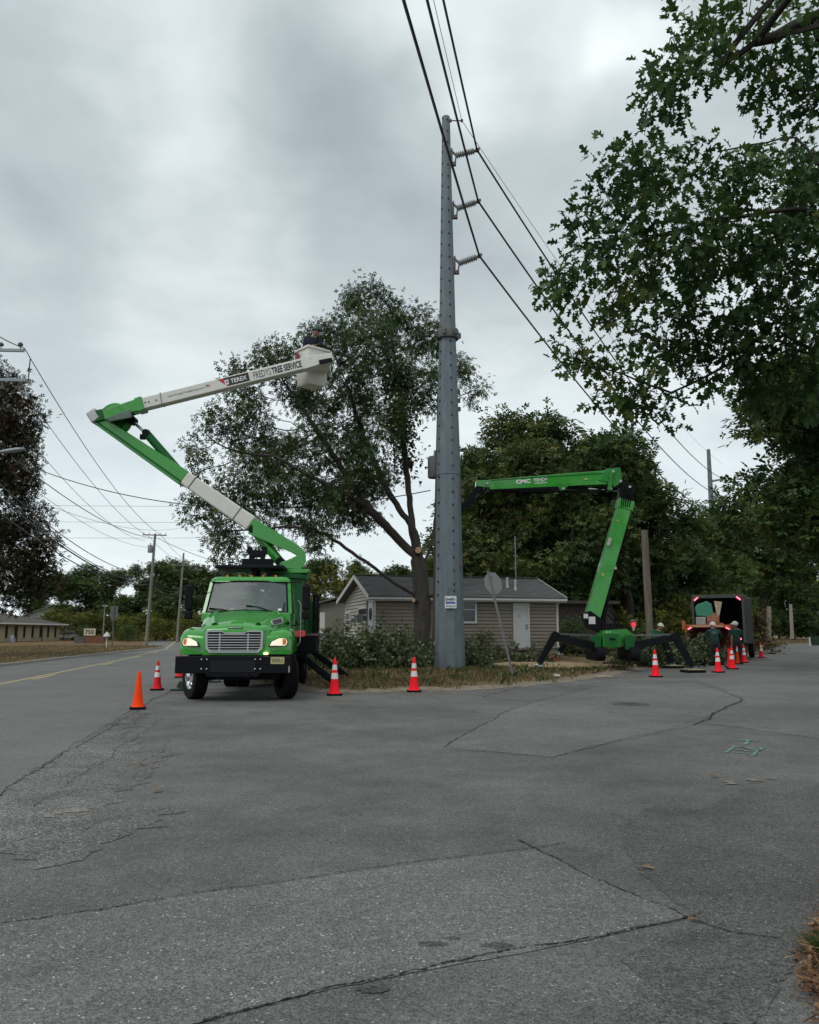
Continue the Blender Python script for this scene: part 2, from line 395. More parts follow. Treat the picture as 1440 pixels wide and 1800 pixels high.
LCUT = leafmat('cut_leaf', [(0.0, (0.029, 0.051, 0.022)), (1.0, (0.319, 0.303, 0.191)), (0.45, (0.072, 0.103, 0.042)), (0.7, (0.135, 0.160, 0.072)), (0.9, (0.239, 0.239, 0.135))], 0.2, clump=2.0)
# ---------------------------------------------------------------- ground, roads, lots
from mathutils.geometry import delaunay_2d_cdt
def asphalt(name, base, speck=0.35, big=0.22, contrast=0.55, agg=75.0, thr=0.955, bump=0.5, stain=0.35):
    m = bpy.data.materials.new(name); m.use_nodes = True; t = m.node_tree; b = t.nodes['Principled BSDF']
    nn = t.nodes.new; lk = t.links.new
    tc_ = nn('ShaderNodeTexCoord').outputs['Object']
    def noise(s, d=4, r=0.6):
        n = nn('ShaderNodeTexNoise'); n.inputs['Scale'].default_value = s; n.inputs['Detail'].default_value = d; n.inputs['Roughness'].default_value = r; lk(tc_, n.inputs['Vector']); return n.outputs[0]
    def math_(op, a, bb=None, cl=False):
        n = nn('ShaderNodeMath'); n.operation = op; n.use_clamp = cl
        for i, x in enumerate((a, bb)):
            if x is None: continue
            if isinstance(x, (int, float)): n.inputs[i].default_value = x
            else: lk(x, n.inputs[i])
        return n.outputs[0]
    def mr(x, a, bb, c, d):
        n = nn('ShaderNodeMapRange'); lk(x, n.inputs[0])
        for i, q in enumerate((a, bb, c, d)): n.inputs[i + 1].default_value = q
        return n.outputs[0]
    vo = nn('ShaderNodeTexVoronoi'); vo.inputs['Scale'].default_value = agg; lk(tc_, vo.inputs['Vector'])
    sepc = nn('ShaderNodeSeparateColor'); lk(vo.outputs['Color'], sepc.inputs[0])
    v2 = nn('ShaderNodeTexVoronoi'); v2.inputs['Scale'].default_value = agg * 0.55; lk(tc_, v2.inputs['Vector'])
    sep2 = nn('ShaderNodeSeparateColor'); lk(v2.outputs['Color'], sep2.inputs[0])
    k = mr(sepc.outputs[0], 0, 1, 1 - contrast, 1 + contrast)
    k = math_('MULTIPLY', k, mr(noise(0.33, 3), 0.3, 0.7, 1 - big, 1 + big))
    k = math_('MULTIPLY', k, mr(noise(2.2, 5, 0.65), 0.3, 0.7, 1 - big * 0.6, 1 + big * 0.6))
    k = math_('MULTIPLY', k, mr(noise(22.0, 4, 0.7), 0.25, 0.75, 0.72, 1.28))
    k = math_('MULTIPLY', k, mr(noise(0.9, 6, 0.7), 0.60, 0.72, 1.0, 1.0 - stain))
    mul = nn('ShaderNodeMix'); mul.data_type = 'RGBA'; mul.blend_type = 'MULTIPLY'; mul.inputs[0].default_value = 1.0
    mul.inputs[6].default_value = (*base, 1)
    cb = nn('ShaderNodeCombineColor')
    for i in range(3): lk(k, cb.inputs[i])
    lk(cb.outputs[0], mul.inputs[7])
    sp = mr(sep2.outputs[1], thr, min(1, thr + 0.03), 0, 1); dd = mr(v2.outputs['Distance'], 0.28, 0.42, 1, 0)
    mx = nn('ShaderNodeMix'); mx.data_type = 'RGBA'; lk(math_('MULTIPLY', sp, dd), mx.inputs[0]); lk(mul.outputs[2], mx.inputs[6]); mx.inputs[7].default_value = (speck, speck * 0.99, speck * 0.94, 1)
    lk(mx.outputs[2], b.inputs['Base Color']); b.inputs['Roughness'].default_value = 0.82; b.inputs['Specular IOR Level'].default_value = 0.35
    bp = nn('ShaderNodeBump'); bp.inputs['Strength'].default_value = bump; bp.inputs['Distance'].default_value = 0.006
    lk(math_('ADD', math_('MULTIPLY', vo.outputs['Distance'], -1.0), math_('MULTIPLY', noise(30, 4), 0.8)), bp.inputs['Height']); lk(bp.outputs[0], b.inputs['Normal'])
    return m
ASPH = asphalt('asphalt', (0.128, 0.126, 0.119), 0.46, 0.3, 0.48, 115, 0.96)
ASPH_L = asphalt('light_asphalt', (0.150, 0.150, 0.143), 0.58, 0.22, 0.48, 110, 0.945)
ASPH_M = asphalt('smooth_asphalt', (0.140, 0.139, 0.133), 0.24, 0.14, 0.35, 90, 0.98, 0.3, 0.15)
ASPH_W = asphalt('worn_asphalt', (0.126, 0.123, 0.115), 0.42, 0.42, 0.65, 70, 0.93, 0.8, 0.5)
ASPH_SHADED = asphalt('shaded_dark_asphalt', (0.104, 0.102, 0.097), 0.38, 0.3, 0.6, 110, 0.96)  # darker asphalt, with part of the oak's shade mixed into the colour
CRACK = M('crack', (0.018, 0.017, 0.015), 0.95, var=0.4, vs_=20)

def soil(name, a, b_, c, s1=0.5, s2=6.0, bump=0.8):
    m = M(name, a, 0.95, var=0.35, vs_=s2, bump=bump, bs=35, dirt=(b_, s1, 0.5, 0.9), spec=0.15); return m
GRASSDRY = soil('dry_grass_soil', (0.19, 0.135, 0.075), (0.11, 0.09, 0.045), None, 0.6)
LAWN = soil('lawn', (0.15, 0.10, 0.045), (0.085, 0.075, 0.03), None, 0.12)
FARSOIL = soil('forest_floor', (0.06, 0.045, 0.028), (0.035, 0.035, 0.018), None, 0.2)
SAND = M('sandy_dirt', (0.24, 0.20, 0.155), 0.95, var=0.35, vs_=4, bump=0.7, bs=40, spec=0.15, dirt=((0.11, 0.095, 0.07), 7, 0.52, 0.8))
CHIPS = M('sawdust', (0.36, 0.27, 0.165), 0.95, var=0.3, vs_=9, bump=0.9, bs=45, spec=0.1, dirt=((0.14, 0.11, 0.07), 5, 0.56, 0.8))
LITTER = M('litter_soil', (0.13, 0.085, 0.05), 0.95, var=0.5, vs_=30, bump=1.0, bs=90, spec=0.1, dirt=((0.05, 0.032, 0.02), 22, 0.5, 0.8))
CONC = M('concrete', (0.30, 0.28, 0.245), 0.9, var=0.2, vs_=3, bump=0.4, bs=50, dirt=((0.17, 0.155, 0.13), 4, 0.52, 0.7))

def densify(pts, sp, jit, rng, closed=True):
    P = []; n = len(pts)
    for i in range(n if closed else n - 1):
        a, b = np.array(pts[i][:2], float), np.array(pts[(i + 1) % n][:2], float)
        dd = np.linalg.norm(b - a); s_ = sp(a) if callable(sp) else sp; m = max(1, int(dd / s_))
        nrm = np.array([-(b - a)[1], (b - a)[0]]) / max(dd, 1e-6)
        j_ = jit(a) if callable(jit) else jit
        for k in range(m): P.append(a + (b - a) * k / m + (nrm * rng.normal(0, j_) if k else 0))
    if not closed: P.append(np.array(pts[-1][:2], float))
    return P
def sheet(name, pts, z, mat, sp=0.2, jit=0.02, seed=1, parent=None):
    rng = np.random.default_rng(seed); P = densify(pts, sp, jit, rng)
    me = bpy.data.meshes.new(name); me.from_pydata([(p[0], p[1], z) for p in P], [], [tuple(range(len(P)))]); me.update()
    if me.polygons[0].normal.z < 0: me.flip_normals()
    o = put(name, me, mat, parent)
    if parent is None: tag(o, kind='structure')
    return o
def ribbon(name, pts, wd, z, mat, seed=1, jag=0.5, sp=0.07, wander=0.015, parent=None):
    rng = np.random.default_rng(seed); P = densify(pts, sp, 0.0, rng, False); n = len(P); V = []; Fc = []
    wk = np.cumsum(rng.normal(0, wander * math.sqrt(sp / 0.07), n)); wk -= np.linspace(wk[0], wk[-1], n); wl = 1 + jag * rng.normal(0, 0.6, n)
    for i in range(n):
        t = P[min(i + 1, n - 1)] - P[max(i - 1, 0)]; t = t / max(np.linalg.norm(t), 1e-9); nr = np.array([-t[1], t[0]])
        ww = wd * max(0.15, wl[i]) * (0.25 if i in (0, n - 1) else 1)
        c = P[i] + nr * (wk[i] + rng.normal(0, wd * 0.22 if jag > 0.2 else 0.0))
        V += [(*(c + nr * ww / 2), z), (*(c - nr * ww / 2), z)]
        if i: Fc.append((2 * i - 2, 2 * i - 1, 2 * i + 1, 2 * i))
    me = bpy.data.meshes.new(name); me.from_pydata(V, [], Fc); me.update()
    return put(name, me, mat, parent)

sheet('ground', [(-1500, -600), (1500, -600), (1500, 2200), (-1500, 2200)], -0.08, FARSOIL, 5000, 0)
road = sheet('road', [(-80, -30), (130, -30), (130, 260), (-80, 260)], 0.0, ASPH, 5000, 0)

# main street surface, smoother than the junction apron
G = lambda px, py, z=0: gnd(px, py, z)
yel = [Vector((-8.6, 3.0, 0)), G(0, 1203), G(205, 1162), G(290, 1141), Vector((-31, 108, 0)), Vector((-45, 160, 0))]
seam = [Vector((-6.3, -4, 0)), G(0, 1400), G(60, 1352), G(150, 1298), G(232, 1247), G(330, 1200)]
sheet('main_street', [Vector((-16, -4, 0))] + seam + [Vector((-6.6, 28, 0)), Vector((-11.6, 45, 0)), Vector((-19.5, 77, 0)), Vector((-29, 110, 0)), Vector((-43, 160, 0)), Vector((-52, 160, 0)), Vector((-25, 78, 0)), Vector((-21, 40, 0)), Vector((-18, 20, 0))], 0.004, ASPH_M, 0.5, 0.03, 3)
sheet('worn_patch', [G(0, 1402), G(60, 1354), G(150, 1300), G(232, 1250), G(262, 1252), G(215, 1300), G(300, 1330), G(180, 1420), G(330, 1425), G(160, 1500), G(60, 1530), G(0, 1500), Vector((-3.8, 5.2, 0)), Vector((-4.6, 7, 0))], 0.0045, ASPH_W, 0.12, 0.09, 5)
bigp = [G(-120, 1640), G(0, 1622), G(200, 1595), G(400, 1565), G(550, 1545), G(720, 1522), G(940, 1493), G(995, 1520), G(1090, 1560), G(1180, 1597), G(1215, 1612), G(1050, 1650), G(900, 1680), G(720, 1712), G(540, 1750), G(350, 1800), G(150, 1850), G(-150, 1900)]
sheet('asphalt_patch', bigp, 0.004, ASPH_L, 0.06, 0.004, 6)
midp = [G(780, 1315), G(875, 1257), G(940, 1235), G(1045, 1210), G(1220, 1200), G(1260, 1212), G(1305, 1230), G(1260, 1252), G(1220, 1275), G(1090, 1302), G(970, 1332)]
sheet('asphalt_patch', midp, 0.004, ASPH_L, 0.15, 0.02, 7)
sheet('asphalt_patch', [G(1240, 1270), G(1330, 1283), G(1440, 1299), Vector((6.5, 12.2, 0)), Vector((9.6, 18.6, 0)), Vector((16, 30, 0)), G(1300, 1185), G(1225, 1195), G(1268, 1211), G(1312, 1230), G(1266, 1252)], 0.0042, ASPH_L, 0.2, 0.03, 8)
sheet('shaded_dark_patch', [G(1090, 1450), G(1150, 1415), G(1230, 1425), G(1310, 1385), G(1380, 1395), G(1470, 1372), Vector((2.75, 5.2, 0)), G(1400, 1690), G(1330, 1800), G(1080, 1810), G(1130, 1720), G(1090, 1690), G(1190, 1640), G(1235, 1618), G(1190, 1590), G(1110, 1520)], 0.0035, ASPH_SHADED, 0.05, 0.012, 9)  # newer dark asphalt that also paints in some of the oak's shade
cr_specs = [(bigp[0:7] + [G(995, 1482)], 0.013, 0.012), ([G(910, 1476)] + bigp[6:11] + [G(1290, 1640), G(1370, 1652)], 0.013, 0.016), ([G(1237, 1602)] + bigp[10:17], 0.016, 0.014),
            (midp[0:4], 0.022, 0.02), (midp[7:11], 0.012, 0.02), ([midp[6], midp[7], G(1240, 1262), G(1220, 1275)], 0.045, 0.03), (midp[4:7], 0.012, 0.02),
            (seam[1:6], 0.016, 0.02), ([G(785, 1312), G(880, 1322), G(970, 1331)], 0.012, 0.02),
            ([G(-10, 1490), G(90, 1462), G(220, 1440), G(330, 1415)], 0.007, 0.03), ([G(120, 1400), G(210, 1365), G(270, 1330), G(300, 1300)], 0.007, 0.03), ([G(60, 1420), G(200, 1330), G(290, 1262)], 0.009, 0.03),
            ([G(985, 1196), G(930, 1206), G(850, 1226), G(930, 1236)], 0.03, 0.02), ([G(960, 1505), G(940, 1493), G(910, 1478)], 0.01, 0.01)]
for i, (pp, wd, wn) in enumerate(cr_specs):
    o = ribbon('pavement_crack', pp, wd * 0.6, 0.0082, CRACK, 20 + i, 1.0, 0.014 if i < 3 else 0.04, wn * 0.6, road)

STAIN = asphalt('oil_stained_asphalt', (0.075, 0.074, 0.070), 0.3, 0.3, 0.6, 110, 0.965)
for i, (px, py, r_) in enumerate(((762, 1661, .035), (795, 1651, .022), (874, 1664, .04), (655, 1741, .035))):
    c_ = G(px, py); sheet('oil_stain', [Vector((c_.x + 2.2 * r_ * math.cos(a), c_.y + r_ * math.sin(a), 0)) for a in [2 * math.pi * k / 14 for k in range(14)]], 0.0052 + i * 0.0001, STAIN, 0.012, r_ * 0.22, 300 + i, road)
# painted markings
PAINTY = M('yellow_road_paint', (0.50, 0.40, 0.17), 0.8, var=0.2, vs_=6, dirt=((0.16, 0.15, 0.12), 9, 0.54, 0.8))
PAINTW = M('white_road_paint', (0.34, 0.35, 0.35), 0.8, var=0.15, dirt=((0.14, 0.14, 0.135), 8, 0.5, 0.9))
PAINTG = M('green_marking_paint', (0.16, 0.30, 0.24), 0.85, var=0.3, vs_=18, dirt=((0.10, 0.12, 0.11), 30, 0.5, 0.9))
def offs(pts, d):
    Q = []
    for i, p in enumerate(pts):
        t = (pts[min(i + 1, len(pts) - 1)] - pts[max(i - 1, 0)]).normalized(); Q.append(p + Vector((-t.y, t.x, 0)) * d)
    return Q
ribbon('solid_yellow_line', yel, 0.13, 0.009, PAINTY, 3, 0.06, 0.6, 0.0, road)
y2 = offs(yel, -0.3)
def along(pts, a, b):
    out_, acc = [], 0.0
    for p, q in zip(pts[:-1], pts[1:]):
        l = (q - p).length
        lo, hi = max(a - acc, 0), min(b - acc, l)
        if hi > lo: out_ += [p + (q - p) * lo / l, p + (q - p) * hi / l]
        acc += l
    return out_
s0 = 12.6
for k in range(8):
    seg = along(y2, s0 + k * 12.2, s0 + k * 12.2 + 3.6)
    if len(seg) > 1: ribbon('broken_yellow_dash', [seg[0], seg[-1]], 0.13, 0.009, PAINTY, 40 + k, 0.06, 0.6, 0.0, road)
# sprayed utility mark: arrow over a letter frame
mk = lambda a, b, i: ribbon('sprayed_mark', [G(*a), G(*b)], 0.05, 0.0085, PAINTG, 60 + i, 0.5, 0.05, 0.006, road)
for i, (a, b) in enumerate((((1315, 1301), (1308, 1310)), ((1297, 1303), (1316, 1300)), ((1316, 1300), (1333, 1304)), ((1275, 1324), (1292, 1312)), ((1290, 1313), (1330, 1317)), ((1288, 1318), (1328, 1322)), ((1286, 1323), (1320, 1326)), ((1322, 1330), (1342, 1314)), ((1300, 1314), (1340, 1320)))): mk(a, b, i)
WORNL = M('exposed_base', (0.21, 0.195, 0.17), 0.9, var=0.4, vs_=25)
for i, (pp) in enumerate(([G(1268, 1372), G(1296, 1380)], [G(1312, 1372), G(1345, 1374)], [G(1315, 1377), G(1340, 1378)], [G(1345, 1370), G(1378, 1372)], [G(75, 1437), G(165, 1421)])):
    ribbon('scuffed_strip', pp, 0.09, 0.0086, WORNL, 80 + i, 1.3, 0.05, 0.02, road)
# manhole
mh = G(1108, 1238)
mm = MB(); mm.lathe([(0.0001, 0.006), (0.33, 0.006), (0.335, 0.0115), (0.40, 0.0115), (0.40, 0.0)], 28, Matrix.Translation((mh.x, mh.y, 0.003)), cap=False)
for k in range(5): mm.box((mh.x, mh.y - 0.2 + k * 0.1, 0.0105), (0.5 - abs(k - 2) * 0.09, 0.03, 0.006))
tag(mm.build('manhole_cover', M('cast_iron', (0.105, 0.10, 0.094), 0.6, 0.4, 0.3, vs_=10), None, 30), 'round cast iron manhole cover set in the side street asphalt', 'manhole cover')

# lots
def seg_dist(pts, A):
    pts = np.atleast_2d(pts); A = np.array([(p[0], p[1]) for p in A]); d = np.full(len(pts), 1e9)
    for a, b in zip(A[:-1], A[1:]):
        ab = b - a; t = np.clip(((pts - a) @ ab) / (ab @ ab), 0, 1); d = np.minimum(d, np.linalg.norm(pts - (a + t[:, None] * ab), axis=1))
    return d
def inside(pts, poly):
    pts = np.atleast_2d(pts); poly = np.array([(p[0], p[1]) for p in poly]); r = np.zeros(len(pts), bool); j = len(poly) - 1
    for i in range(len(poly)):
        a, b = poly[i], poly[j]
        with np.errstate(divide='ignore', invalid='ignore'):
            c = ((a[1] > pts[:, 1]) != (b[1] > pts[:, 1])) & (pts[:, 0] < (b[0] - a[0]) * (pts[:, 1] - a[1]) / (b[1] - a[1] + 1e-12) + a[0])
        r ^= c; j = i
    return r
lot_edge = [Vector((-60, 205, 0)), Vector((-28.5, 110, 0)), Vector((-19, 77, 0)), Vector((-11, 45, 0)), Vector((-6, 27.5, 0)), Vector((-3.6, 23.6, 0)), Vector((-1.6, 21.6, 0)), G(720, 1214), G(810, 1213), G(900, 1207), G(980, 1200), G(1050, 1190), G(1110, 1179), G(1190, 1168), G(1260, 1160), G(1330, 1147), G(1385, 1133), Vector((75, 145, 0)), Vector((160, 320, 0))]
lot_poly = lot_edge + [Vector((160, 420, 0)), Vector((-60, 420, 0))]
def lot_z(xy):
    d = seg_dist(xy, lot_edge); xy = np.atleast_2d(xy)
    prof = np.interp(d, [0, 0.4, 2, 9, 17, 60], [0.0, 0.05, 0.10, 0.30, 0.84, 1.05])
    side = np.clip((xy[:, 0] - 4.0) / 6.0, 0, 1)            # the bank lies lower beside the side street
    prof2 = np.interp(d, [0, 0.4, 4, 12, 60], [0.0, 0.05, 0.14, 0.55, 1.0])
    return prof * (1 - side) + prof2 * side
def lot_mesh(name, poly, zf, mat, fine, seed, sp=0.35, jit=0.05, lift=0.012):
    rng = np.random.default_rng(seed)
    near = lambda a: sp if (abs(a[0]) < 45 and a[1] < 75) else 6.0
    B = densify(poly, near, lambda a: jit if a[1] < 60 else 0.0, rng); nb = len(B)
    I = []
    for (x0, x1, y0, y1, s_) in fine:
        gx, gy = np.meshgrid(np.arange(x0, x1, s_), np.arange(y0, y1, s_)); g = np.stack([gx.ravel(), gy.ravel()], 1) + rng.normal(0, s_ * 0.15, (gx.size, 2))
        g = g[inside(g, B)]; g = g[seg_dist(g, [*B, B[0]]) > s_ * 0.35] if len(g) else g; I.append(g)
    A = np.vstack([np.array(B)] + I)
    vo, ed, fa, *_ = delaunay_2d_cdt([Vector(p) for p in A], [], [list(range(nb))], 1, 1e-4)
    X = np.array([(v.x, v.y) for v in vo]); Z = zf(X) + lift + (rng.normal(0, 0.012, len(X)))
    dB = seg_dist(X, [*B, B[0]]); Z = np.where(dB < 1e-3, -0.02 + zf(X) * 0.3, Z)
    me = bpy.data.meshes.new(name); me.from_pydata([(x[0], x[1], z) for x, z in zip(X, Z)], [], [tuple(f) for f in fa]); me.update()
    for p in me.polygons: pass
    bm = bmesh.new(); bm.from_mesh(me); bmesh.ops.recalc_face_normals(bm, faces=bm.faces)
    if sum(f.normal.z for f in bm.faces) < 0: bmesh.ops.reverse_faces(bm, faces=bm.faces)
    bm.to_mesh(me); bm.free(); me.shade_smooth()
    return tag(put(name, me, mat), kind='structure')
lot_mesh('corner_lot', lot_poly, lot_z, GRASSDRY, [(-8, 18, 20, 42, 0.45), (-30, 60, 42, 100, 3.0), (-60, 160, 100, 400, 20.0)], 11)

kerb_line = [Vector((-17.2, 8, 0)), Vector((-18.2, 25, 0)), G(0, 1172), G(100, 1160), G(200, 1149), G(292, 1139), Vector((-34.6, 108, 0)), Vector((-50, 162, 0)), Vector((-72, 230, 0))]
left_poly = kerb_line + [Vector((-72, 420, 0)), Vector((-400, 420, 0)), Vector((-400, -30, 0)), Vector((-17, -30, 0))]
def left_z(xy): return 0.115 + np.interp(seg_dist(xy, kerb_line), [0, 1, 30, 60], [0, 0.02, 0.05, 0.10])
o = lot_mesh('left_lawn', left_poly, left_z, LAWN, [(-60, -15, 20, 100, 2.5), (-300, -20, 100, 400, 25.0)], 12, 0.6, 0.0)
kp = kerb_line; step_ = 3.0
kroot = thing('kerb', 'low pale concrete kerb along the dry lawn across the street', 'kerb')
tot = sum((b - a).length for a, b in zip(kp[:-1], kp[1:])); kk = 0
while kk * step_ < min(tot - step_, 110):
    sgm = along(kp, kk * step_ + 0.012, (kk + 1) * step_ - 0.012)
    a, b = sgm[0], sgm[-1]; t = (b - a).normalized(); nl = Vector((-t.y, t.x, 0))
    hh = 0.135 + random.uniform(-0.008, 0.008)
    ring = lambda p: [p + nl * -0.10 + Vector((0, 0, -0.05)), p + nl * -0.07 + Vector((0, 0, hh - 0.02)), p + nl * -0.04 + Vector((0, 0, hh)), p + nl * 0.08 + Vector((0, 0, hh)), p + nl * 0.08 + Vector((0, 0, -0.05))]
    MB().loft([ring(a), ring(b)]).build('kerb_stone', CONC, kroot); kk += 1

corner_edge = [Vector((60, 108, 0)), Vector((30, 54.5, 0)), Vector((9.9, 18.4, 0)), Vector((4.9, 8.9, 0)), G(1495, 1535), G(1455, 1575), G(1432, 1618), G(1419, 1652), G(1402, 1690), G(1407, 1735), G(1430, 1778), G(1444, 1830), Vector((1.55, 1.9, 0)), Vector((1.45, -6, 0))]
right_poly = corner_edge + [Vector((120, -30, 0)), Vector((200, 108, 0))]
def right_z(xy): return np.interp(seg_dist(xy, corner_edge), [0, 0.3, 2, 20], [0.0, 0.03, 0.07, 0.3])
lot_mesh('right_verge', right_poly, right_z, LITTER, [(1, 6, 1, 8, 0.15), (5, 60, 8, 100, 3.0)], 13, 0.12, 0.02)

# dirt margin between verge grass and asphalt
def strip(name, line, w0, w1, zf, mat, seed):
    rng = np.random.default_rng(seed); P = densify(line, 0.25, 0.05, rng, False); n = len(P); V = []; Fc = []
    for i in range(n):
        t = P[min(i + 1, n - 1)] - P[max(i - 1, 0)]; t /= np.linalg.norm(t); nr = np.array([-t[1], t[0]])
        a = P[i] - nr * abs(rng.normal(w0, w0 * 0.5)); b = P[i] + nr * abs(rng.normal(w1, w1 * 0.5)); c = (a + b) / 2
        za, zb, zc_ = 0.0055, float(zf(b[None])[0]) + 0.012, float(zf(c[None])[0]) + 0.03
        V += [(*a, za), (*c, max(zc_, 0.02)), (*b, zb)]
        if i: k = 3 * i; Fc += [(k - 3, k - 2, k + 1, k), (k - 2, k - 1, k + 2, k + 1)]
    me = bpy.data.meshes.new(name); me.from_pydata(V, [], Fc); me.update(); me.shade_smooth()
    if me.polygons[0].normal.z < 0: me.flip_normals()
    return tag(put(name, me, mat), kind='structure')
strip('dirt_margin', [Vector((-6, 27, 0)), Vector((-3.6, 23.5, 0)), Vector((-1.6, 21.6, 0)), G(720, 1214), G(810, 1213), G(900, 1207), G(980, 1200), G(1050, 1190), G(1110, 1179), G(1190, 1168), G(1260, 1160), G(1330, 1147)], 0.22, 0.45, lot_z, SAND, 15)

def lz(x, y): return float(lot_z(np.array([[x, y]]))[0]) + 0.012
# sawdust spread
rng = np.random.default_rng(5)
cc = (6.0, 35.0); V = [(cc[0], cc[1], lz(*cc) + 0.16)]; Fc = []; nA, nR = 40, 6
for r_ in range(1, nR + 1):
    for a_ in range(nA):
        an = 2 * math.pi * a_ / nA; k = r_ / nR * (1 + (0.16 * math.sin(3 * an) + rng.normal(0, 0.06)))
        x, y = cc[0] + 3.3 * k * math.cos(an), cc[1] + 2.1 * k * math.sin(an) + 0.35 * 3.3 * k * math.cos(an)
        V.append((x, y, lz(x, y) + 0.18 * (1 - (r_ / nR) ** 1.5) + rng.normal(0, 0.02) - (0.05 if r_ == nR else 0)))
for a_ in range(nA): Fc.append((0, 1 + a_, 1 + (a_ + 1) % nA))
for r_ in range(nR - 1):
    for a_ in range(nA):
        i0 = 1 + r_ * nA + a_; i1 = 1 + r_ * nA + (a_ + 1) % nA; Fc.append((i0, i0 + nA, i1 + nA, i1))
me = bpy.data.meshes.new('sawdust'); me.from_pydata(V, [], Fc); me.update(); me.shade_smooth()
tag(put('sawdust', me, CHIPS), 'pale sawdust spread on the bank beside the lift', 'sawdust', kind='stuff')
# ---------------------------------------------------------------- steel transmission pole
STEEL = M('weathering_grey_steel', (0.145, 0.175, 0.195), 0.62, 0.25, 0.16, vs_=2.2, bump=0.15, bs=40, streak=(1.6, 1.6, 0.5), dirt=((0.085, 0.105, 0.115), 3.0, 0.54, 0.7), spec=0.3)
DARKHOLE = M('black_nut', (0.02, 0.022, 0.025), 0.6)
PX, PY, PZ = 1.50, 31.0, 0.28
pole = thing('steel_pole', 'tall grey tapered steel transmission pole rising from the corner verge', 'pole', (PX, PY, PZ))
def prad(z): return float(np.interp(z, [0, 7.25, 12.9, 22.3], [0.585, 0.475, 0.338, 0.165]))
def pring(z, r, n=12): return [Vector((r * math.cos(2 * math.pi * (k + .5) / n), r * math.sin(2 * math.pi * (k + .5) / n), z)) for k in range(n)]
MB().loft([pring(-0.3, 0.59), pring(7.4, prad(7.4) - 0.012)]).build('lower_shaft', STEEL, pole, 20)
MB().loft([pring(7.25, prad(7.25) + 0.006), pring(13.2, prad(13.2) - 0.01)]).build('middle_shaft', STEEL, pole, 20)
MB().loft([pring(12.7, prad(12.9)), pring(22.25, 0.165), pring(22.27, 0.15)]).build('upper_shaft', STEEL, pole, 20)
c_ = MB().lathe([(0.32, 12.72), (0.45, 12.72), (0.46, 12.80), (0.46, 13.02), (0.43, 13.1), (0.33, 13.1)], 10)
for k in range(6):
    a = R(60 * k + 12); c_.box((0.48 * math.cos(a), 0.48 * math.sin(a), 12.9), (0.12, 0.12, 0.2), Matrix.Rotation(a, 3, 'Z'))
c_.build('collar', M('collar_steel', (0.10, 0.11, 0.105), 0.6, 0.3, 0.25, vs_=5), pole, 30)
lug = MB().lathe([(0.042, -0.02), (0.042, 0.016), (0.024, 0.018), (0.022, 0.026)], 8, Matrix.Rotation(R(90), 4, 'Y')).mesh('step_lug')
lug.materials.append(DARKHOLE)
def lugat(z, ang):
    o = bpy.data.objects.new('step_lug', lug); col.objects.link(o); o.parent = pole; r = prad(z) * 0.985
    o.location = (r * math.cos(ang), r * math.sin(ang), z); o.rotation_euler = (0, 0, ang)
for k in range(40):
    z = 2.55 + k * 0.5
    if z < 22.1:
        lugat(z if k else 2.8, R(-90 + 17)); lugat(z + 0.1, R(-90 - 54))
for z, a in ((3.75, -40), (2.0, -12), (9.9, 8), (10.25, 12), (10.6, 9), (6.3, 6), (6.6, 5), (6.9, 8)):
    MB().box((prad(z) + 0.02, 0, 0), (0.14, 0.1, 0.16)).build('bracket_plate', RUST, pole).matrix_local = Matrix.Translation((0, 0, z)) @ Matrix.Rotation(R(a), 4, 'Z')
PORC = M('grey_porcelain', (0.22, 0.24, 0.24), 0.3, var=0.1)
clampz = []
for i, (ya, xe, ye) in enumerate(((277, 839, 264), (370, 841, 354), (467, 843, 450))):
    zb = spot(804, ya, PY).z - PZ; r = prad(zb)
    e_ = spot(xe, ye, PY) - Vector((PX, PY, PZ)); s_ = Vector((r + 0.16, 0, zb + 0.08)); ax = (e_ - s_).normalized(); ln = (e_ - s_).length
    ins = MB(); prof = [(0.06, 0.02)]
    for k in range(9):
        z = 0.06 + k * (ln - 0.16) / 9; prof += [(0.085, z), (0.14, z + 0.012), (0.135, z + 0.03), (0.085, z + 0.05)]
    prof += [(0.05, ln - 0.06), (0.05, ln)]
    body = MB().lathe(prof, 14, frame(s_, ax.orthogonal(), ax.cross(ax.orthogonal())) if False else Matrix.Translation(s_) @ ax.to_track_quat('Z', 'Y').to_matrix().to_4x4()).build('insulator', PORC, pole, 40)
    br = MB().box((r + 0.03, 0, zb + 0.02), (0.06, 0.16, 0.72)).beam((r, 0, zb + 0.32), s_ + ax * 0.05, 0.08, 0.06).beam((r, 0, zb - 0.28), (r + 0.2, 0, zb - 0.28), 0.14, 0.14).beam((r + 0.16, 0, zb - 0.26), s_ + ax * 0.05, 0.1, 0.06)
    br.build('insulator_bracket', RUST, body)
    MB().box(e_, (0.16, 0.14, 0.14)).box(e_ + Vector((0.06, 0, 0.06)), (0.1, 0.08, 0.1)).build('wire_clamp', RUST, body, bevel=0.02)
    clampz.append(e_ + Vector((PX, PY, PZ)))
tb = spot(812, 212, PY) - Vector((PX, PY, PZ))
MB().tube([(0.12, 0, tb.z), tb], 0.025, 6).box(tb, (0.1, 0.09, 0.09)).box((0.2, 0, tb.z), (0.07, 0.1, 0.1)).build('shield_wire_arm', RUST, pole)
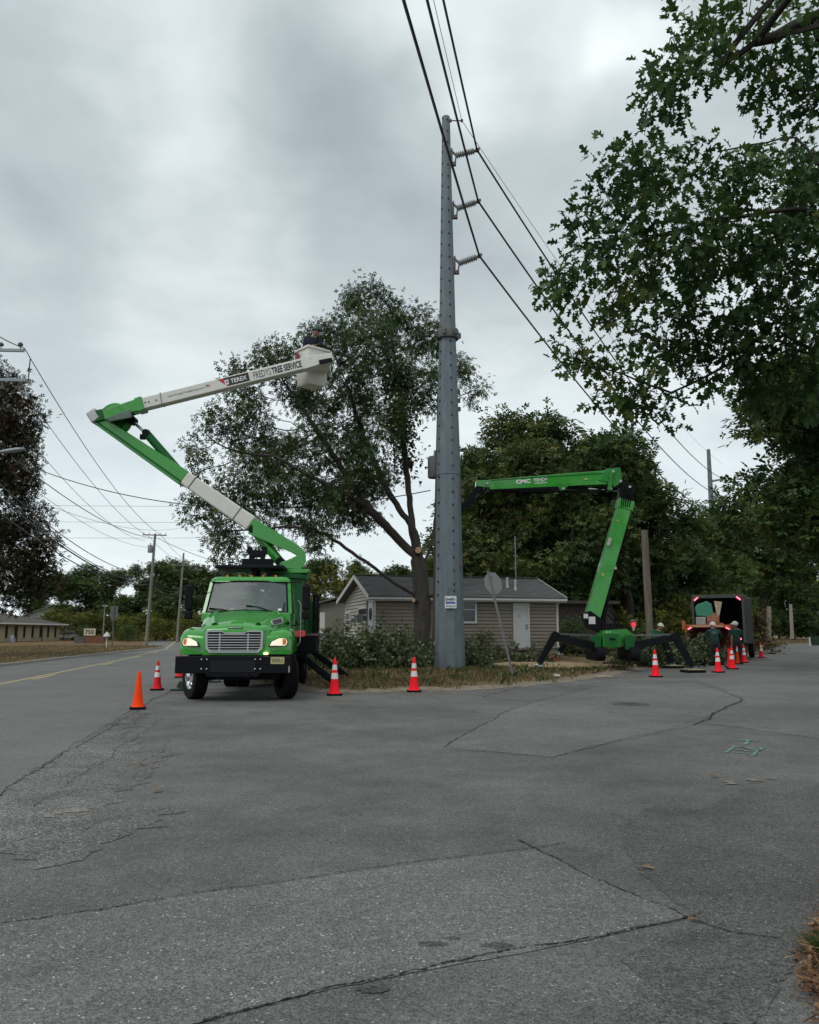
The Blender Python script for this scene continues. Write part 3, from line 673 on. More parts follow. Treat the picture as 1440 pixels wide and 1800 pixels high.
# notice fixed to the pole
zs = 2.38; m_ = frame((0.02, -0.585, zs), (1, -0.03, 0.0), (0, 0.03, 1))
sg = MB().prism(rrect(0.215, 0.225, 0.01, 1), 0.008, m_).build('notice', M('notice_white', (0.62, 0.66, 0.68), 0.6, var=0.05), pole)
text('notice_lettering', "Smedb's", TEXTK, m_ @ Matrix.Translation((-0.01, 0.115, 0.001)), 0.37, 0.12, sg, 0.03, 0.006)
BLUE = M('blue_print', (0.06, 0.10, 0.30), 0.5)
MB().prism([(-0.19, -0.02), (-0.16, 0.045), (-0.10, 0.01), (0.1, 0.03), (0.19, -0.02), (0.19, -0.06), (-0.05, -0.055), (-0.15, -0.075)], 0.004, m_ @ Matrix.Translation((0, 0.0, 0.006))).build('blue_swoosh', BLUE, sg)
text('notice_number', '609-465-1010', TEXTK, m_ @ Matrix.Translation((0.01, -0.15, 0.001)), 0.36, 0.065, sg, 0.02, 0.006)

# ---------------------------------------------------------------- wires
WIRE = M('cable', (0.02, 0.021, 0.023), 0.6, var=0.2)
WIREG = M('aluminium_cable', (0.10, 0.105, 0.11), 0.55, 0.4, 0.1)
def wire(name, label, pts, sags, r, mat=WIRE, cat='power line', group=None):
    P = []
    for (a, b), s_ in zip(zip(pts[:-1], pts[1:]), sags):
        a, b = Vector(a), Vector(b); n = 24
        for k in range(n + (1 if b == Vector(pts[-1]) else 0)):
            t = k / n; p = a.lerp(b, t); p.z -= 4 * s_ * t * (1 - t); P.append(p)
    return tag(MB().tube(P, r, 5).build(name, mat, None, 60), label, cat, group)
back = Vector((-0.19, -1.0, 0.0))
wn = ('topmost thick', 'middle thick', 'lowest thick'); far = ((1272, 842, 110), (1270, 872, 110), (1268, 903, 110))
for i, e_ in enumerate(clampz):
    nb = e_ + back * 120; nb.z = e_.z + 0.5
    wire('power_line', wn[i] + ' black conductor running over the steel pole insulators to the far pole', [nb, e_, spot(*far[i])], [3.9, 2.4], 0.042)
te = tb + Vector((PX, PY, PZ)); nb = te + back * 120
wire('shield_wire', 'thin shield wire passing the very top of the steel pole', [nb, te, spot(1270, 815, 110)], [2.8, 1.8], 0.012)

WOOD = M('weathered_pole_wood', (0.155, 0.135, 0.105), 0.9, var=0.3, vs_=7, bump=0.7, bs=30, streak=(1, 1, 0.12))
WOODG = M('grey_pole_wood', (0.19, 0.185, 0.165), 0.9, var=0.25, vs_=7, bump=0.6, bs=30, streak=(1, 1, 0.12))
BOARDW = M('dark_pole_wood', (0.05, 0.042, 0.034), 0.9, var=0.3, vs_=7, streak=(1, 1, 0.12))
def woodpole(label, base, top, r0, r1, mat=WOOD, arms=(), can=None, name='utility_pole', group=None, canmat=ALU):
    t = thing(name, label, 'utility pole', base, group=group); d = Vector(top) - Vector(base)
    MB().tube([d * -0.03, d * 0.3, d * 0.65, d], [r0, r0 * 0.88, (r0 + r1) / 2, r1], 12).build('pole_shaft', mat, t, 50)
    for h, half, dr, mt in arms:
        c = d * h; dr = Vector(dr).normalized()
        a = MB().beam(c - dr * half + Vector((0, -r1 - 0.05, 0)), c + dr * half + Vector((0, -r1 - 0.05, 0)), 0.1, 0.13).build('crossarm', mt, t)
        for s_ in (-0.92, -0.45, 0.45, 0.92):
            MB().lathe([(0.02, 0), (0.02, 0.08), (0.06, 0.1), (0.065, 0.16), (0.04, 0.2), (0.02, 0.22)], 8, Matrix.Translation(c + dr * half * s_ + Vector((0, -r1 - 0.05, 0.065)))).build('pin_insulator', PORC, a, 40)
    if can:
        h, off = can; c = d * h + Vector(off)
        k = MB().lathe([(0.0, -0.45), (0.26, -0.45), (0.28, -0.4), (0.28, 0.38), (0.24, 0.45), (0.0, 0.47)], 16, Matrix.Translation(c), cap=False).build('transformer', canmat, t, 40)
        MB().tube([c + Vector((0, 0, 0.4)), c + Vector((0.03, 0, 0.72))], 0.05, 8).box(c - Vector(off) * 0.5, (0.2, 0.2, 0.3)).build('bushing', PORC, k)
    return t
# poles across the street
p1b, p1t = spot(257, 1133.5, 95), spot(273, 938, 95)
woodpole('leaning wooden utility pole with crossarm and transformer at the street bend', p1b, p1t, 0.2, 0.13, WOODG, [(0.985, 1.35, (1, 0.25, 0), WOODG)], (0.86, (-0.42, -0.1, 0)))
p2b, p2t = spot(311, 1129, 128), spot(323, 972, 128)
woodpole('more distant wooden utility pole in front of the dark woods', p2b, p2t, 0.2, 0.13, WOODG, [(0.86, 1.6, (1, 0.2, 0), WOODG)])
p0b = Vector((-23.2, 40, 0.15)); p0t = Vector((-23.4, 40, 18.6))
p0 = woodpole('utility pole with two galvanised crossarms at the left edge of view', p0b, p0t, 0.22, 0.15, WOODG)
for i, (px, py) in enumerate(((47, 619), (51, 671))):
    e_ = spot(px, py, 40) - p0b
    a = MB().beam((e_.x - 4.4, e_.y - 0.25, e_.z + 0.08), (e_.x, e_.y - 0.25, e_.z), 0.11, 0.16).build('crossarm', ALU, p0, bevel=0.015)
    for k, dx in enumerate((-0.22, -1.2, -2.4)):
        if i == 0: MB().lathe([(0.025, 0), (0.025, 0.12), (0.12, 0.15), (0.13, 0.24), (0.06, 0.32)], 10, Matrix.Translation((e_.x + dx, e_.y - 0.25, e_.z + 0.1))).build('pin_insulator', RUST, a, 40)
        else: MB().lathe([(0.05, -0.5), (0.1, -0.46), (0.1, -0.32), (0.05, -0.28), (0.05, -0.1)], 8, Matrix.Translation((e_.x + dx, e_.y - 0.25, e_.z))).tube([(e_.x + dx - .1, e_.y - .25, e_.z - .1), (e_.x + dx - .35, e_.y - .25, e_.z - .55)], 0.03, 5).build('cutout', RUST, a, 40)
    if i: MB().tube([(e_.x + 0.08, e_.y - .25, e_.z - .15), (e_.x + .1, e_.y - .25, e_.z + 1.1)], 0.03, 5).build('riser', WIRE, a)
# street lamp head reaching out from that pole
s0_, s1_ = spot(-30, 800, 38) - p0b, spot(44, 791, 38) - p0b
MB().tube([(0, 0, s0_.z - 0.3), s0_, s0_.lerp(s1_, 0.4)], 0.035, 6).build('lamp_arm', ALU, p0)
MB().loft([[s0_.lerp(s1_, t) + Vector((0, math.cos(a) * w_, math.sin(a) * h_ + 0.05)) for a in [2 * math.pi * k / 10 for k in range(10)]] for t, w_, h_ in ((0.3, 0.06, 0.05), (0.5, 0.14, 0.1), (0.8, 0.18, 0.12), (0.97, 0.12, 0.07), (1.0, 0.03, 0.02))]).build('lamp_head', ALU, p0, 50)

# wooden pole hidden behind the steel one
bp = spot(766, 1140, 33.2); bp.z = lz(bp.x, bp.y)
woodpole('dark wooden utility pole standing close behind the steel pole', bp, spot(775, 690, 33.2), 0.19, 0.15, BOARDW, (), (0.72, (-0.20, 0.22, 0)), canmat=M('dull_can', (0.09, 0.095, 0.095), 0.7))
# poles along the side street
wp = spot(1143, 1112, 41); wpb = Vector((wp.x, 41, lz(wp.x, 41)))
woodpole('short bare wooden pole beside the lift in front of the trees', wpb, spot(1133, 932, 41), 0.2, 0.16, WOOD)
WOODL = M('pale_post_wood', (0.24, 0.215, 0.17), 0.9, var=0.25, vs_=7)
bA = spot(1352, 1125, 90); woodpole('nearer of two plain wooden posts along the far lawn', bA, spot(1352, 1066, 90), 0.26, 0.22, WOODL, name='wooden_post')
bB = spot(1393, 1121, 118); woodpole('farther of two plain wooden posts along the far lawn', bB, spot(1390, 1062, 118), 0.27, 0.22, WOODL, name='wooden_post')
bC = spot(1417, 1116, 150); woodpole('thin distant post near the end of the side street', bC, spot(1414, 1078, 150), 0.2, 0.16, WOOD, name='wooden_post')
ft = thing('steel_pole', 'distant grey steel pole showing between the trees at right', 'pole', (spot(1263, 1112, 110).x, 110, 0.8))
fh = spot(1262, 790, 110).z - 0.8
MB().loft([pring(0, 0.62), pring(fh, 0.24)]).build('pole_shaft', STEEL, ft, 20)
for i, (px, py, _) in enumerate(far):
    e_ = spot(px, py, 110) - ft.location; MB().tube([(0.2, 0, e_.z - 0.3), e_], [0.16, 0.12], 8).build('insulator', PORC, ft)

A0, A1 = spot(43, 612, 40), spot(50, 664, 40)
t1 = lambda px, py: spot(px, py, 95)
t2 = lambda px, py: spot(px, py, 128)
Pn = Vector((-19.6, -12, 0))
W_ = [('upper primary wire on the left running from the crossarm to the bend pole', [spot(-420, 200, 12), A0, t1(284, 941), t2(330, 984)], [0.6, 1.3, 0.5], 0.024),
      ('second primary wire just below the uppermost one at left', [spot(-330, 330, 14), spot(8, 634, 40), t1(263, 944), t2(318, 984)], [0.6, 1.2, 0.5], 0.02),
      ('third thin primary wire at left reaching the bend pole', [spot(28, 745, 40), t1(256, 951)], [1.2], 0.016),
      ('service cable swooping right from the left trees toward the steel pole', [spot(20, 806, 42), spot(757, 862, 33.2)], [1.55], 0.022),
      ('sagging neutral cable crossing from the left trees to the bend pole', [spot(20, 803, 41), t1(277, 946), spot(545, 1020, 75)], [1.0, 0.8], 0.028),
      ('faint thin wire under the neutral cable at left', [spot(20, 830, 41), t1(262, 962)], [0.9], 0.014),
      ('light wire sweeping low across the left sky', [spot(-20, 845, 50), spot(330, 925, 120), spot(520, 948, 150)], [1.6, 0.9], 0.016),
      ('thick lower telephone bundle on the left street poles', [spot(-30, 850, 36), t1(262, 1021), t2(317, 1040)], [1.3, 0.9], 0.048),
      ('upper of the telephone cables on the left street poles', [spot(-30, 826, 36), t1(264, 1008), t2(318, 1033)], [1.3, 0.8], 0.03),
      ('middle telephone cable on the left street poles', [spot(-30, 838, 36), t1(263, 1015), t2(318, 1036)], [1.5, 0.9], 0.026),
      ('lowest telephone cable on the left street poles', [spot(-30, 880, 36), t1(261, 1027), t2(316, 1046)], [1.2, 1.0], 0.036)]
for lb, pts, sg_, r in W_: wire('overhead_cable', lb, pts, sg_, r, WIRE, 'cable')
for lb, y0, y1 in (('highest of three faint level wires crossing the left sky', 884, 889), ('middle of three faint level wires crossing the left sky', 913, 917), ('lowest of three faint level wires crossing the left sky', 942, 944)):
    wire('overhead_cable', lb, [spot(-200, y0 - 2, 190), spot(480, y1, 200)], [0.5], 0.035, WIREG, 'cable')

# ---------------------------------------------------------------- house
SIDING = M('taupe_siding', (0.225, 0.195, 0.155), 0.7, var=0.1, vs_=3, dirt=((0.10, 0.09, 0.075), 3, 0.55, 0.5))
SIDING_LIT = M('lit_siding', (0.44, 0.41, 0.36), 0.7, var=0.1, vs_=3, dirt=((0.2, 0.185, 0.16), 3, 0.55, 0.5))  # lighter copy of the siding: light on the gable end is in the colour
TRIM = M('white_trim', (0.56, 0.56, 0.54), 0.5, var=0.06, dirt=((0.36, 0.35, 0.32), 4, 0.56, 0.6))
SHINGLE = M('shingle', (0.115, 0.115, 0.115), 0.9, var=0.35, vs_=14, bump=0.6, bs=50)
GLASSD = M('dark_window_glass', (0.012, 0.015, 0.018), 0.06, var=0.3, spec=0.6)
DOORW = M('white_door', (0.50, 0.52, 0.53), 0.5, var=0.04, dirt=((0.36, 0.37, 0.37), 3, 0.6, 0.5))
HY = R(15); hc = spot(660, 1110, 38); H = thing('house', 'small taupe sided bungalow with grey gable roof behind the steel pole', 'house', (hc.x, 38, 0.80), HY)
hinv = (Matrix.Translation((hc.x, 38, 0.80)) @ Matrix.Rotation(HY, 4, 'Z')).inverted()
def hfront(px, py):
    """local x, z on the front wall seen at a pixel"""
    o = hinv @ Vector((0, 0, CAM_H)); d = hinv.to_3x3() @ sightline(px, py); t = -o.y / d.y; p = o + d * t; return p.x, p.z
def hside(px, py):
    o = hinv @ Vector((0, 0, CAM_H)); d = hinv.to_3x3() @ sightline(px, py); t = -o.x / d.x; p = o + d * t; return p.y, p.z
HL, HD, HW, HRG, HRZ = hfront(978, 1100)[0], 7.6, 2.38, 3.1, 3.42
def lap(x0, x1, z0, top, mk):
    """overlapping boards; top(z)->(x0,x1) range"""
    mb = MB(); z = z0; c = 0.165
    while True:
        r_ = top(z)
        if r_ is None: break
        r2 = top(z + c) or r_
        a0, a1 = r_; b0, b1 = r2
        mb.add([mk(a0, 0.05, z), mk(a1, 0.05, z), mk(b1, 0.025, z + c - 0.035), mk(b0, 0.025, z + c - 0.035), mk(a0, -0.01, z), mk(a1, -0.01, z), mk(b1, -0.01, z + c - 0.035), mk(b0, -0.01, z + c - 0.035)], [(0, 1, 2, 3), (4, 5, 1, 0), (3, 2, 6, 7)]); z += c
    return mb
lap(0, HL, 0, lambda z: (0.0, HL) if z < HW else None, lambda x, o, z: Vector((x, -o, z))).build('front_siding', SIDING, H)
def gab(z):
    if z < HW: return (0.0, HD)
    k = (z - HW) / (HRZ - HW)
    return (HRG * k, HD - (HD - HRG) * k) if k < 1 else None
lap(0, HD, 0, gab, lambda y, o, z: Vector((-o, y, z))).build('gable_siding', SIDING_LIT, H)
MB().span((0.02, 0.02, -0.3), (HL - 0.02, HD - 0.02, HW)).build('wall_core', SIDING, H)
gp = [(0.02, HW), (HD - 0.02, HW), (HRG, HRZ - 0.03)]
for xx in (0.05, HL - 0.05): MB().prism(gp, 0.06, frame((xx, 0, 0), (0, 1, 0), (0, 0, 1))).build('gable_wall', SIDING_LIT, H)
lap(0, HD, 0, gab, lambda y, o, z: Vector((HL + o, y, z))).build('end_siding', SIDING, H)
OV, RK = 0.34, 0.42
def rz(y): return HRZ + 0.06 - (HRZ - HW) * ((HRG - y) / HRG if y < HRG else (y - HRG) / (HD - HRG))
roof = MB()
for ya, yb in ((-OV, HRG), (HRG, HD + OV)):
    P = [Vector((x, y, rz(y) + dz)) for x in (-RK, HL + RK) for y in (ya, yb) for dz in (0, 0.09)]
    roof.add(P, [(0, 1, 3, 2), (4, 6, 7, 5), (0, 4, 5, 1), (2, 3, 7, 6), (0, 2, 6, 4), (1, 5, 7, 3)])
RF = roof.build('roof', SHINGLE, H)
cs = MB(); k = 0; ncrs = 17
for i in range(ncrs):
    y0 = -OV - 0.02 + (HRG + OV) * i / ncrs; y1 = y0 + (HRG + OV) / ncrs * 1.05
    x = -RK - 0.02
    while x < HL + RK:
        wd_ = random.uniform(0.28, 0.42); x2 = min(x + wd_, HL + RK + 0.02); h0 = 0.108 + random.uniform(0, 0.014)
        cs.add([(x + .006, y0, rz(y0) + h0 - 0.012), (x2, y0, rz(y0) + h0 - 0.012), (x2, y0, rz(y0) + h0), (x + .006, y0, rz(y0) + h0), (x2, y1, rz(y1) + 0.093), (x + .006, y1, rz(y1) + 0.093)], [(0, 1, 2, 3), (3, 2, 4, 5)]); x = x2
tag(cs.build('shingle_courses', SHINGLE, RF), kind='stuff')
MB().beam((-RK, HRG, rz(HRG) + 0.12), (HL + RK, HRG, rz(HRG) + 0.12), 0.3, 0.03).build('ridge_cap', SHINGLE, RF)
for xx in (-RK - 0.012, HL + RK + 0.012):
    MB().beam((xx, -OV - 0.03, rz(-OV) + 0.02), (xx, HRG, rz(HRG) + 0.02), 0.024, 0.2).beam((xx, HRG, rz(HRG) + 0.02), (xx, HD + OV, rz(HD + OV) + 0.02), 0.024, 0.2).build('rake_board', TRIM, RF)
MB().span((-RK, -OV - 0.02, rz(-OV) - 0.13), (HL + RK, -OV + 0.01, rz(-OV) - 0.005)).build('fascia', TRIM, RF)
MB().span((-RK + 0.03, -OV + 0.02, HW - 0.03), (HL + RK - 0.03, 0.03, HW - 0.01)).build('soffit', SIDING, RF)
MB().beam((-RK, -OV - 0.07, rz(-OV) - 0.02), (HL + RK, -OV - 0.07, rz(-OV) - 0.02), 0.1, 0.09).build('gutter', TRIM, RF)
MB().tube([(HL + 0.1, -OV - 0.05, HW - 0.1), (HL + 0.06, -0.07, HW - 0.32), (HL + 0.05, -0.07, 0.1), (HL + 0.05, -0.3, 0.02)], 0.04, 6).build('downspout', TRIM, H)
for xx in (-0.025, HL + 0.025): MB().box((xx, -0.03, HW / 2), (0.06, 0.07, HW)).build('corner_post', TRIM, H)
def window(name, x0, x1, z0, z1, mk, parent, mull=True, fr=0.09, mat=TRIM, glass=GLASSD):
    w_ = MB(); d0, d1 = 0.055, -0.01
    def sp_(a, b, c, d_, f0=d0, f1=d1):
        P = [mk(x, o, z) for x in (a, b) for o in (f0, f1) for z in (c, d_)]
        w_.add(P, [(0, 1, 3, 2), (4, 6, 7, 5), (0, 4, 5, 1), (2, 3, 7, 6), (0, 2, 6, 4), (1, 5, 7, 3)])
    sp_(x0, x0 + fr, z0, z1); sp_(x1 - fr, x1, z0, z1); sp_(x0 + fr, x1 - fr, z1 - fr, z1); sp_(x0 + fr, x1 - fr, z0, z0 + fr)
    o = w_.build(name, mat, parent)
    zm = (z0 + z1) / 2; ranges = [(z0 + fr, zm - 0.02), (zm + 0.02, z1 - fr)] if mull else [(z0 + fr, z1 - fr)]
    if mull:
        w_ = MB(); sp_2 = [mk(x, oo, z) for x in (x0 + fr, x1 - fr) for oo in (0.05, 0.0) for z in (zm - 0.02, zm + 0.02)]
        w_.add(sp_2, [(0, 1, 3, 2), (4, 6, 7, 5), (0, 4, 5, 1), (2, 3, 7, 6), (0, 2, 6, 4), (1, 5, 7, 3)]); w_.build('meeting_rail', mat, o)
    for a, b in ranges:
        MB().add([mk(x0 + fr, 0.026, a), mk(x1 - fr, 0.026, a), mk(x1 - fr, 0.026, b), mk(x0 + fr, 0.026, b)], [(0, 1, 2, 3)]).build('pane', glass, o)
    return o
fmk = lambda x, o, z: Vector((x, -o - 0.045, z)); smk = lambda y, o, z: Vector((-o - 0.045, y, z))
xr, zt = hfront(837, 1048); _, zb_ = hfront(837, 1096); window('window', xr - 1.0, xr, zb_, zt, fmk, H)
xa, zt = hfront(901, 1060); xb, zb_ = hfront(931, 1139); zb_ = max(zb_, 0.02)
df = MB()
for a, b, c, d_ in ((xa, xa + 0.07, zb_, zt), (xb - 0.07, xb, zb_, zt), (xa + 0.07, xb - 0.07, zt - 0.08, zt)): df.span((a, -0.11, c), (b, 0, d_))
D = MB().span((xa + 0.07, -0.07, zb_), (xb - 0.07, 0.0, zt - 0.08)).build('front_door', DOORW, H)
df.build('door_frame', TRIM, D)
for dz in (0.95, 1.08): MB().lathe([(0.03, 0), (0.035, 0.04), (0.0, 0.06)], 10, frame((xb - 0.16, -0.07, zb_ + dz), (1, 0, 0), (0, 0, 1))).build('door_knob', BLACK, D, 40)
MB().lathe([(0.0, 0.0), (0.1, 0.0), (0.1, 0.015), (0.0, 0.02)], 12, frame(((xa + xb) / 2 - 0.1, -0.07, zb_ + 1.55), (1, 0, 0), (0, 0, 1))).build('door_panel', M('pale_oval', (0.42, 0.44, 0.44), 0.5), D, 40)
MB().span((xa - 0.1, -0.5, -0.06), (xb + 0.1, 0, 0.0)).build('door_step', CONC, H)
for px, nm in ((615, 'w1'),):
    y0, zt = hside(618, 1075); y1, zb_ = hside(610, 1104); window('window', min(y0, y1), max(y0, y1) + 0.1, zb_ if zb_ < zt else 0.9, zt, smk, H)
y0, zt = hside(648, 1066); y1, zb_ = hside(632, 1096); W2 = window('window', min(y0, y1), max(y0, y1), zb_, zt, smk, H)
ya_ = (y0 + y1) / 2; ac = MB().span((-0.42, ya_ - 0.28, zb_ + 0.02), (-0.06, ya_ + 0.28, zb_ + 0.42)).build('air_conditioner', M('aircon', (0.24, 0.25, 0.25), 0.6), H, bevel=0.02)
for k in range(7): MB().box((-0.425, ya_, zb_ + 0.08 + k * 0.045), (0.012, 0.46, 0.016)).build('louvre', BLACK, ac)
y0, y1 = 0.22, 1.08
pd = MB().span((-0.085, y0, 0.1), (0.0, y1, 2.12)).build('side_door', DOORW, H)
MB().lathe([(0, 0), (0.3, 0), (0.3, 0.02), (0, 0.02)], 20, frame((-0.085, (y0 + y1) / 2, 1.6), (0, -1, 0), (0, 0, 1)), cap=False).build('fan_light', GLASSD, pd)
for yy in (y0 - 0.05, y1 + 0.05): MB().span((-0.11, yy - 0.05, 0.1), (0.0, yy + 0.05, 2.2)).build('door_frame', TRIM, pd)
MB().box((-0.06, 1.5, 1.3), (0.09, 0.16, 1.9)).build('shutter', M('dark_red_shutter', (0.06, 0.03, 0.028), 0.6), H)
# roof pipes and aerial
for px, py, y_ in ((900, 1022, 1.3), (909, 1028, 0.9)):
    x_, _ = hfront(px, 1060); x_ += 0.3; zz = rz(y_)
    MB().lathe([(0.08, -0.1), (0.08, 0.12), (0.055, 0.12), (0.055, 0.42), (0.065, 0.42), (0.065, 0.5)], 10, Matrix.Translation((x_, y_, zz + 0.1))).build('vent_pipe', TRIM, RF, 40)
x_, _ = hfront(948, 1060); MB().tube([(x_, 2.9, rz(2.9) - 0.1), (x_, 2.9, rz(2.9) + 2.35)], 0.03, 6).tube([(x_ - 0.12, 2.9, rz(2.9) + 1.3), (x_ + 0.12, 2.9, rz(2.9) + 1.3)], 0.02, 5).build('aerial_mast', ALU, RF)
x_, z_ = hfront(708, 1122); MB().tube([(x_, -0.08, z_ + 0.35), (x_, -0.09, z_ - 0.3)], 0.05, 6).box((x_, -0.1, z_ + 0.1), (0.16, 0.14, 0.3)).build('meter_box', M('brown_metal', (0.07, 0.045, 0.035), 0.6), H)
BOARD = M('dark_plank', (0.06, 0.045, 0.033), 0.9, var=0.3, vs_=6)
for i, (px, lb) in enumerate(((876, 'dark wooden stake standing left of the white front door'), (908, 'dark wooden stake standing right against the white front door'))):
    p = spot(px, 1135, 36.6 + i * 0.5); z0 = lz(p.x, p.y)
    tag(MB().span((p.x - 0.09, p.y - 0.03, z0 - 0.15), (p.x + 0.09, p.y + 0.03, z0 + 0.75)).beam((p.x - 0.09, p.y, z0 + 0.75), (p.x + 0.07, p.y, z0 + 0.78), 0.05, 0.05).build('wooden_stake', BOARD), lb, 'stake')
# weathered shed left of the house, dark garage right of it
SHEDM = M('weathered_board', (0.19, 0.18, 0.15), 0.85, var=0.2, vs_=4, streak=(5, 5, 0.4))
c0 = spot(562, 1110, 48); S = thing('shed', 'weathered grey shed half hidden between truck and house', 'shed', (c0.x, 48, 0.9))
for k in range(16): MB().box((0.12 + k * 0.2, 0.0, 1.15 + 0.012 * k), (0.192, 0.04, 2.3 + 0.05 * k + random.uniform(-.01, .01))).build('board', SHEDM, S)
MB().span((0.02, 0.03, 0), (3.2, 4, 2.1)).build('shed_wall', SHEDM, S)
MB().beam((-0.5, 2, 2.25), (3.6, 2, 3.35), 4.6, 0.1, (0, 0, 1)).build('roof', SHINGLE, S)
MB().span((0.0, -0.04, 0.1), (0.3, -0.022, 1.8)).build('door_panel', TRIM, S)
c0 = spot(978, 1110, 48); Gg = thing('garage', 'dark brown garage behind the right end of the house', 'garage', (c0.x, 48, 0.9), R(12))
MB().span((0, 0, -0.3), (3.6, 5, 2.3)).build('garage_wall', M('dark_brown_siding', (0.045, 0.035, 0.03), 0.8, var=0.2, vs_=4, streak=(1, 1, 6)), Gg)
MB().span((-0.3, -0.3, 2.3), (3.9, 5.3, 2.48)).build('roof', SHINGLE, Gg)
MB().span((-0.3, -0.33, 2.32), (3.9, -0.305, 2.46)).build('fascia', BOARD, Gg)

# ---------------------------------------------------------------- signs
post = spot(903, 1190, 27); post.z = lz(post.x, post.y); top_ = spot(858, 1004, 27.3)
SS = thing('stop_sign', 'grey back of a leaning octagonal sign on the corner verge', 'sign', post)
d = top_ - post; dn = d.normalized()
MB().beam(-dn * 0.3, d, 0.075, 0.03, (0.55, 1, 0)).build('sign_post', M('dull_steel_post', (0.15, 0.16, 0.16), 0.6, 0.2, 0.2), SS)
sx = Vector((0.82, 0.57, 0)); m_ = frame(d * 0.885 + Vector((0.05, 0.05, 0)), sx, dn)
MB().prism([(0.40 * math.cos(R(22.5 + 45 * k)), 0.40 * math.sin(R(22.5 + 45 * k))) for k in range(8)], 0.006, m_ @ Matrix.Translation((0.04, 0, 0))).build('octagon_plate', M('sign_back_aluminium', (0.21, 0.215, 0.21), 0.6, 0.1, 0.1, dirt=((0.15, 0.15, 0.14), 5, 0.55, 0.7)), SS)
for s_ in (-0.2, 0.2): MB().lathe([(0.02, 0), (0.02, 0.03)], 8, m_ @ Matrix.Translation((0, s_, 0.0))).build('bolt', RUST, SS)

b_ = spot(197, 1139, 78); b_.z = 0.17
SP = thing('sign_post', 'grey backs of two stacked signs on a post across the street', 'sign', b_)
MB().beam((0, 0, -0.2), (0, 0, spot(197, 1066, 78).z - b_.z), 0.1, 0.06, (0, 1, 0)).build('post', RUST, SP)
SB = M('grey_sign_back', (0.12, 0.125, 0.125), 0.6, 0.2, 0.1)
z1_, z2_ = spot(197, 1071, 78).z - b_.z, spot(197, 1083, 78).z - b_.z
MB().box((0, 0.06, z1_), (0.72, 0.01, 0.6)).build('square_plate', SB, SP)
MB().prism([(-0.40, 0.32), (0.40, 0.32), (0.42, 0.1), (0.2, -0.38), (-0.2, -0.38), (-0.42, 0.1)], 0.01, frame((0, 0.06, z2_), (1, 0, 0), (0, 0, 1))).build('shield_plate', SB, SP)
wl = spot(188, 1118, 77); tag(MB().lathe([(0.32, 0), (0.3, 0.12), (0.05, 0.42), (0.0, 0.46)], 10, Matrix.Translation((wl.x, 77, wl.z - 0.05)), cap=False).tube([(wl.x, 77, 0.1), (wl.x, 77, wl.z)], 0.05, 6).build('marker_post', TRIM, None, 40), 'small white capped marker on a thin stake beside the sign post', 'marker')

s7 = spot(156, 1132.5, 104); s7.z = 0.2
S7 = thing('address_sign', 'pale board numbered 750 over a low brick and stone planter', 'sign', s7)
BRICK = M('red_brick', (0.17, 0.08, 0.055), 0.9, var=0.35, vs_=6)
bk = MB().box((0.05, 0, 0.0), (1, 1, 1)).mesh('brick')
bx = bpy.data.meshes.new('brick'); bx.from_pydata([(x, y, z) for x in (-.14, .14) for y in (-.07, .07) for z in (-.045, .045)], [], [(0, 1, 3, 2), (4, 6, 7, 5), (0, 4, 5, 1), (2, 3, 7, 6), (0, 2, 6, 4), (1, 5, 7, 3)]); bx.materials.append(BRICK)
MB().span((-1.9, 0.1, 0), (-0.6, 0.9, 0.85)).build('stone_planter', M('dark_stone', (0.09, 0.085, 0.075), 0.9, var=0.4, vs_=3), S7)
MB().span((-0.55, 0.1, 0), (1.75, 0.8, 0.9)).build('planter_wall', BRICK, S7)
for r_ in range(8):
    for k in range(8):
        o = bpy.data.objects.new('brick', bx); col.objects.link(o); o.parent = S7; o.location = (-0.42 + k * 0.29 + (0.14 if r_ % 2 else 0), 0.06 + random.uniform(-.012, .012), 0.06 + r_ * 0.105)
pz = spot(157, 1111, 104).z - s7.z
MB().box((0.05, -0.05, pz), (1.45, 0.08, 0.86)).build('number_board', M('cream_board', (0.50, 0.44, 0.33), 0.6, var=0.08), S7)
text('house_number', '750', TEXTK, frame((0.05, -0.09, pz), (1, 0, 0), (0, 0, 1)), 1.12, 0.52, S7, 0.02, 0.012)
for xx in (-0.5, 0.6): MB().span((xx - 0.06, -0.04, 0.9), (xx + 0.06, 0.04, pz)).build('sign_leg', BOARD, S7)

# ---------------------------------------------------------------- buildings across the street
CREAM = M('cream_stucco', (0.36, 0.30, 0.20), 0.85, var=0.1, vs_=0.7)
BROWNR = M('brown_shingle', (0.065, 0.05, 0.043), 0.9, var=0.3, vs_=3)
OB = thing('office_building', 'long low cream building with brown roof and tall slit windows', 'building', (-60, 142, 0.2), R(92))
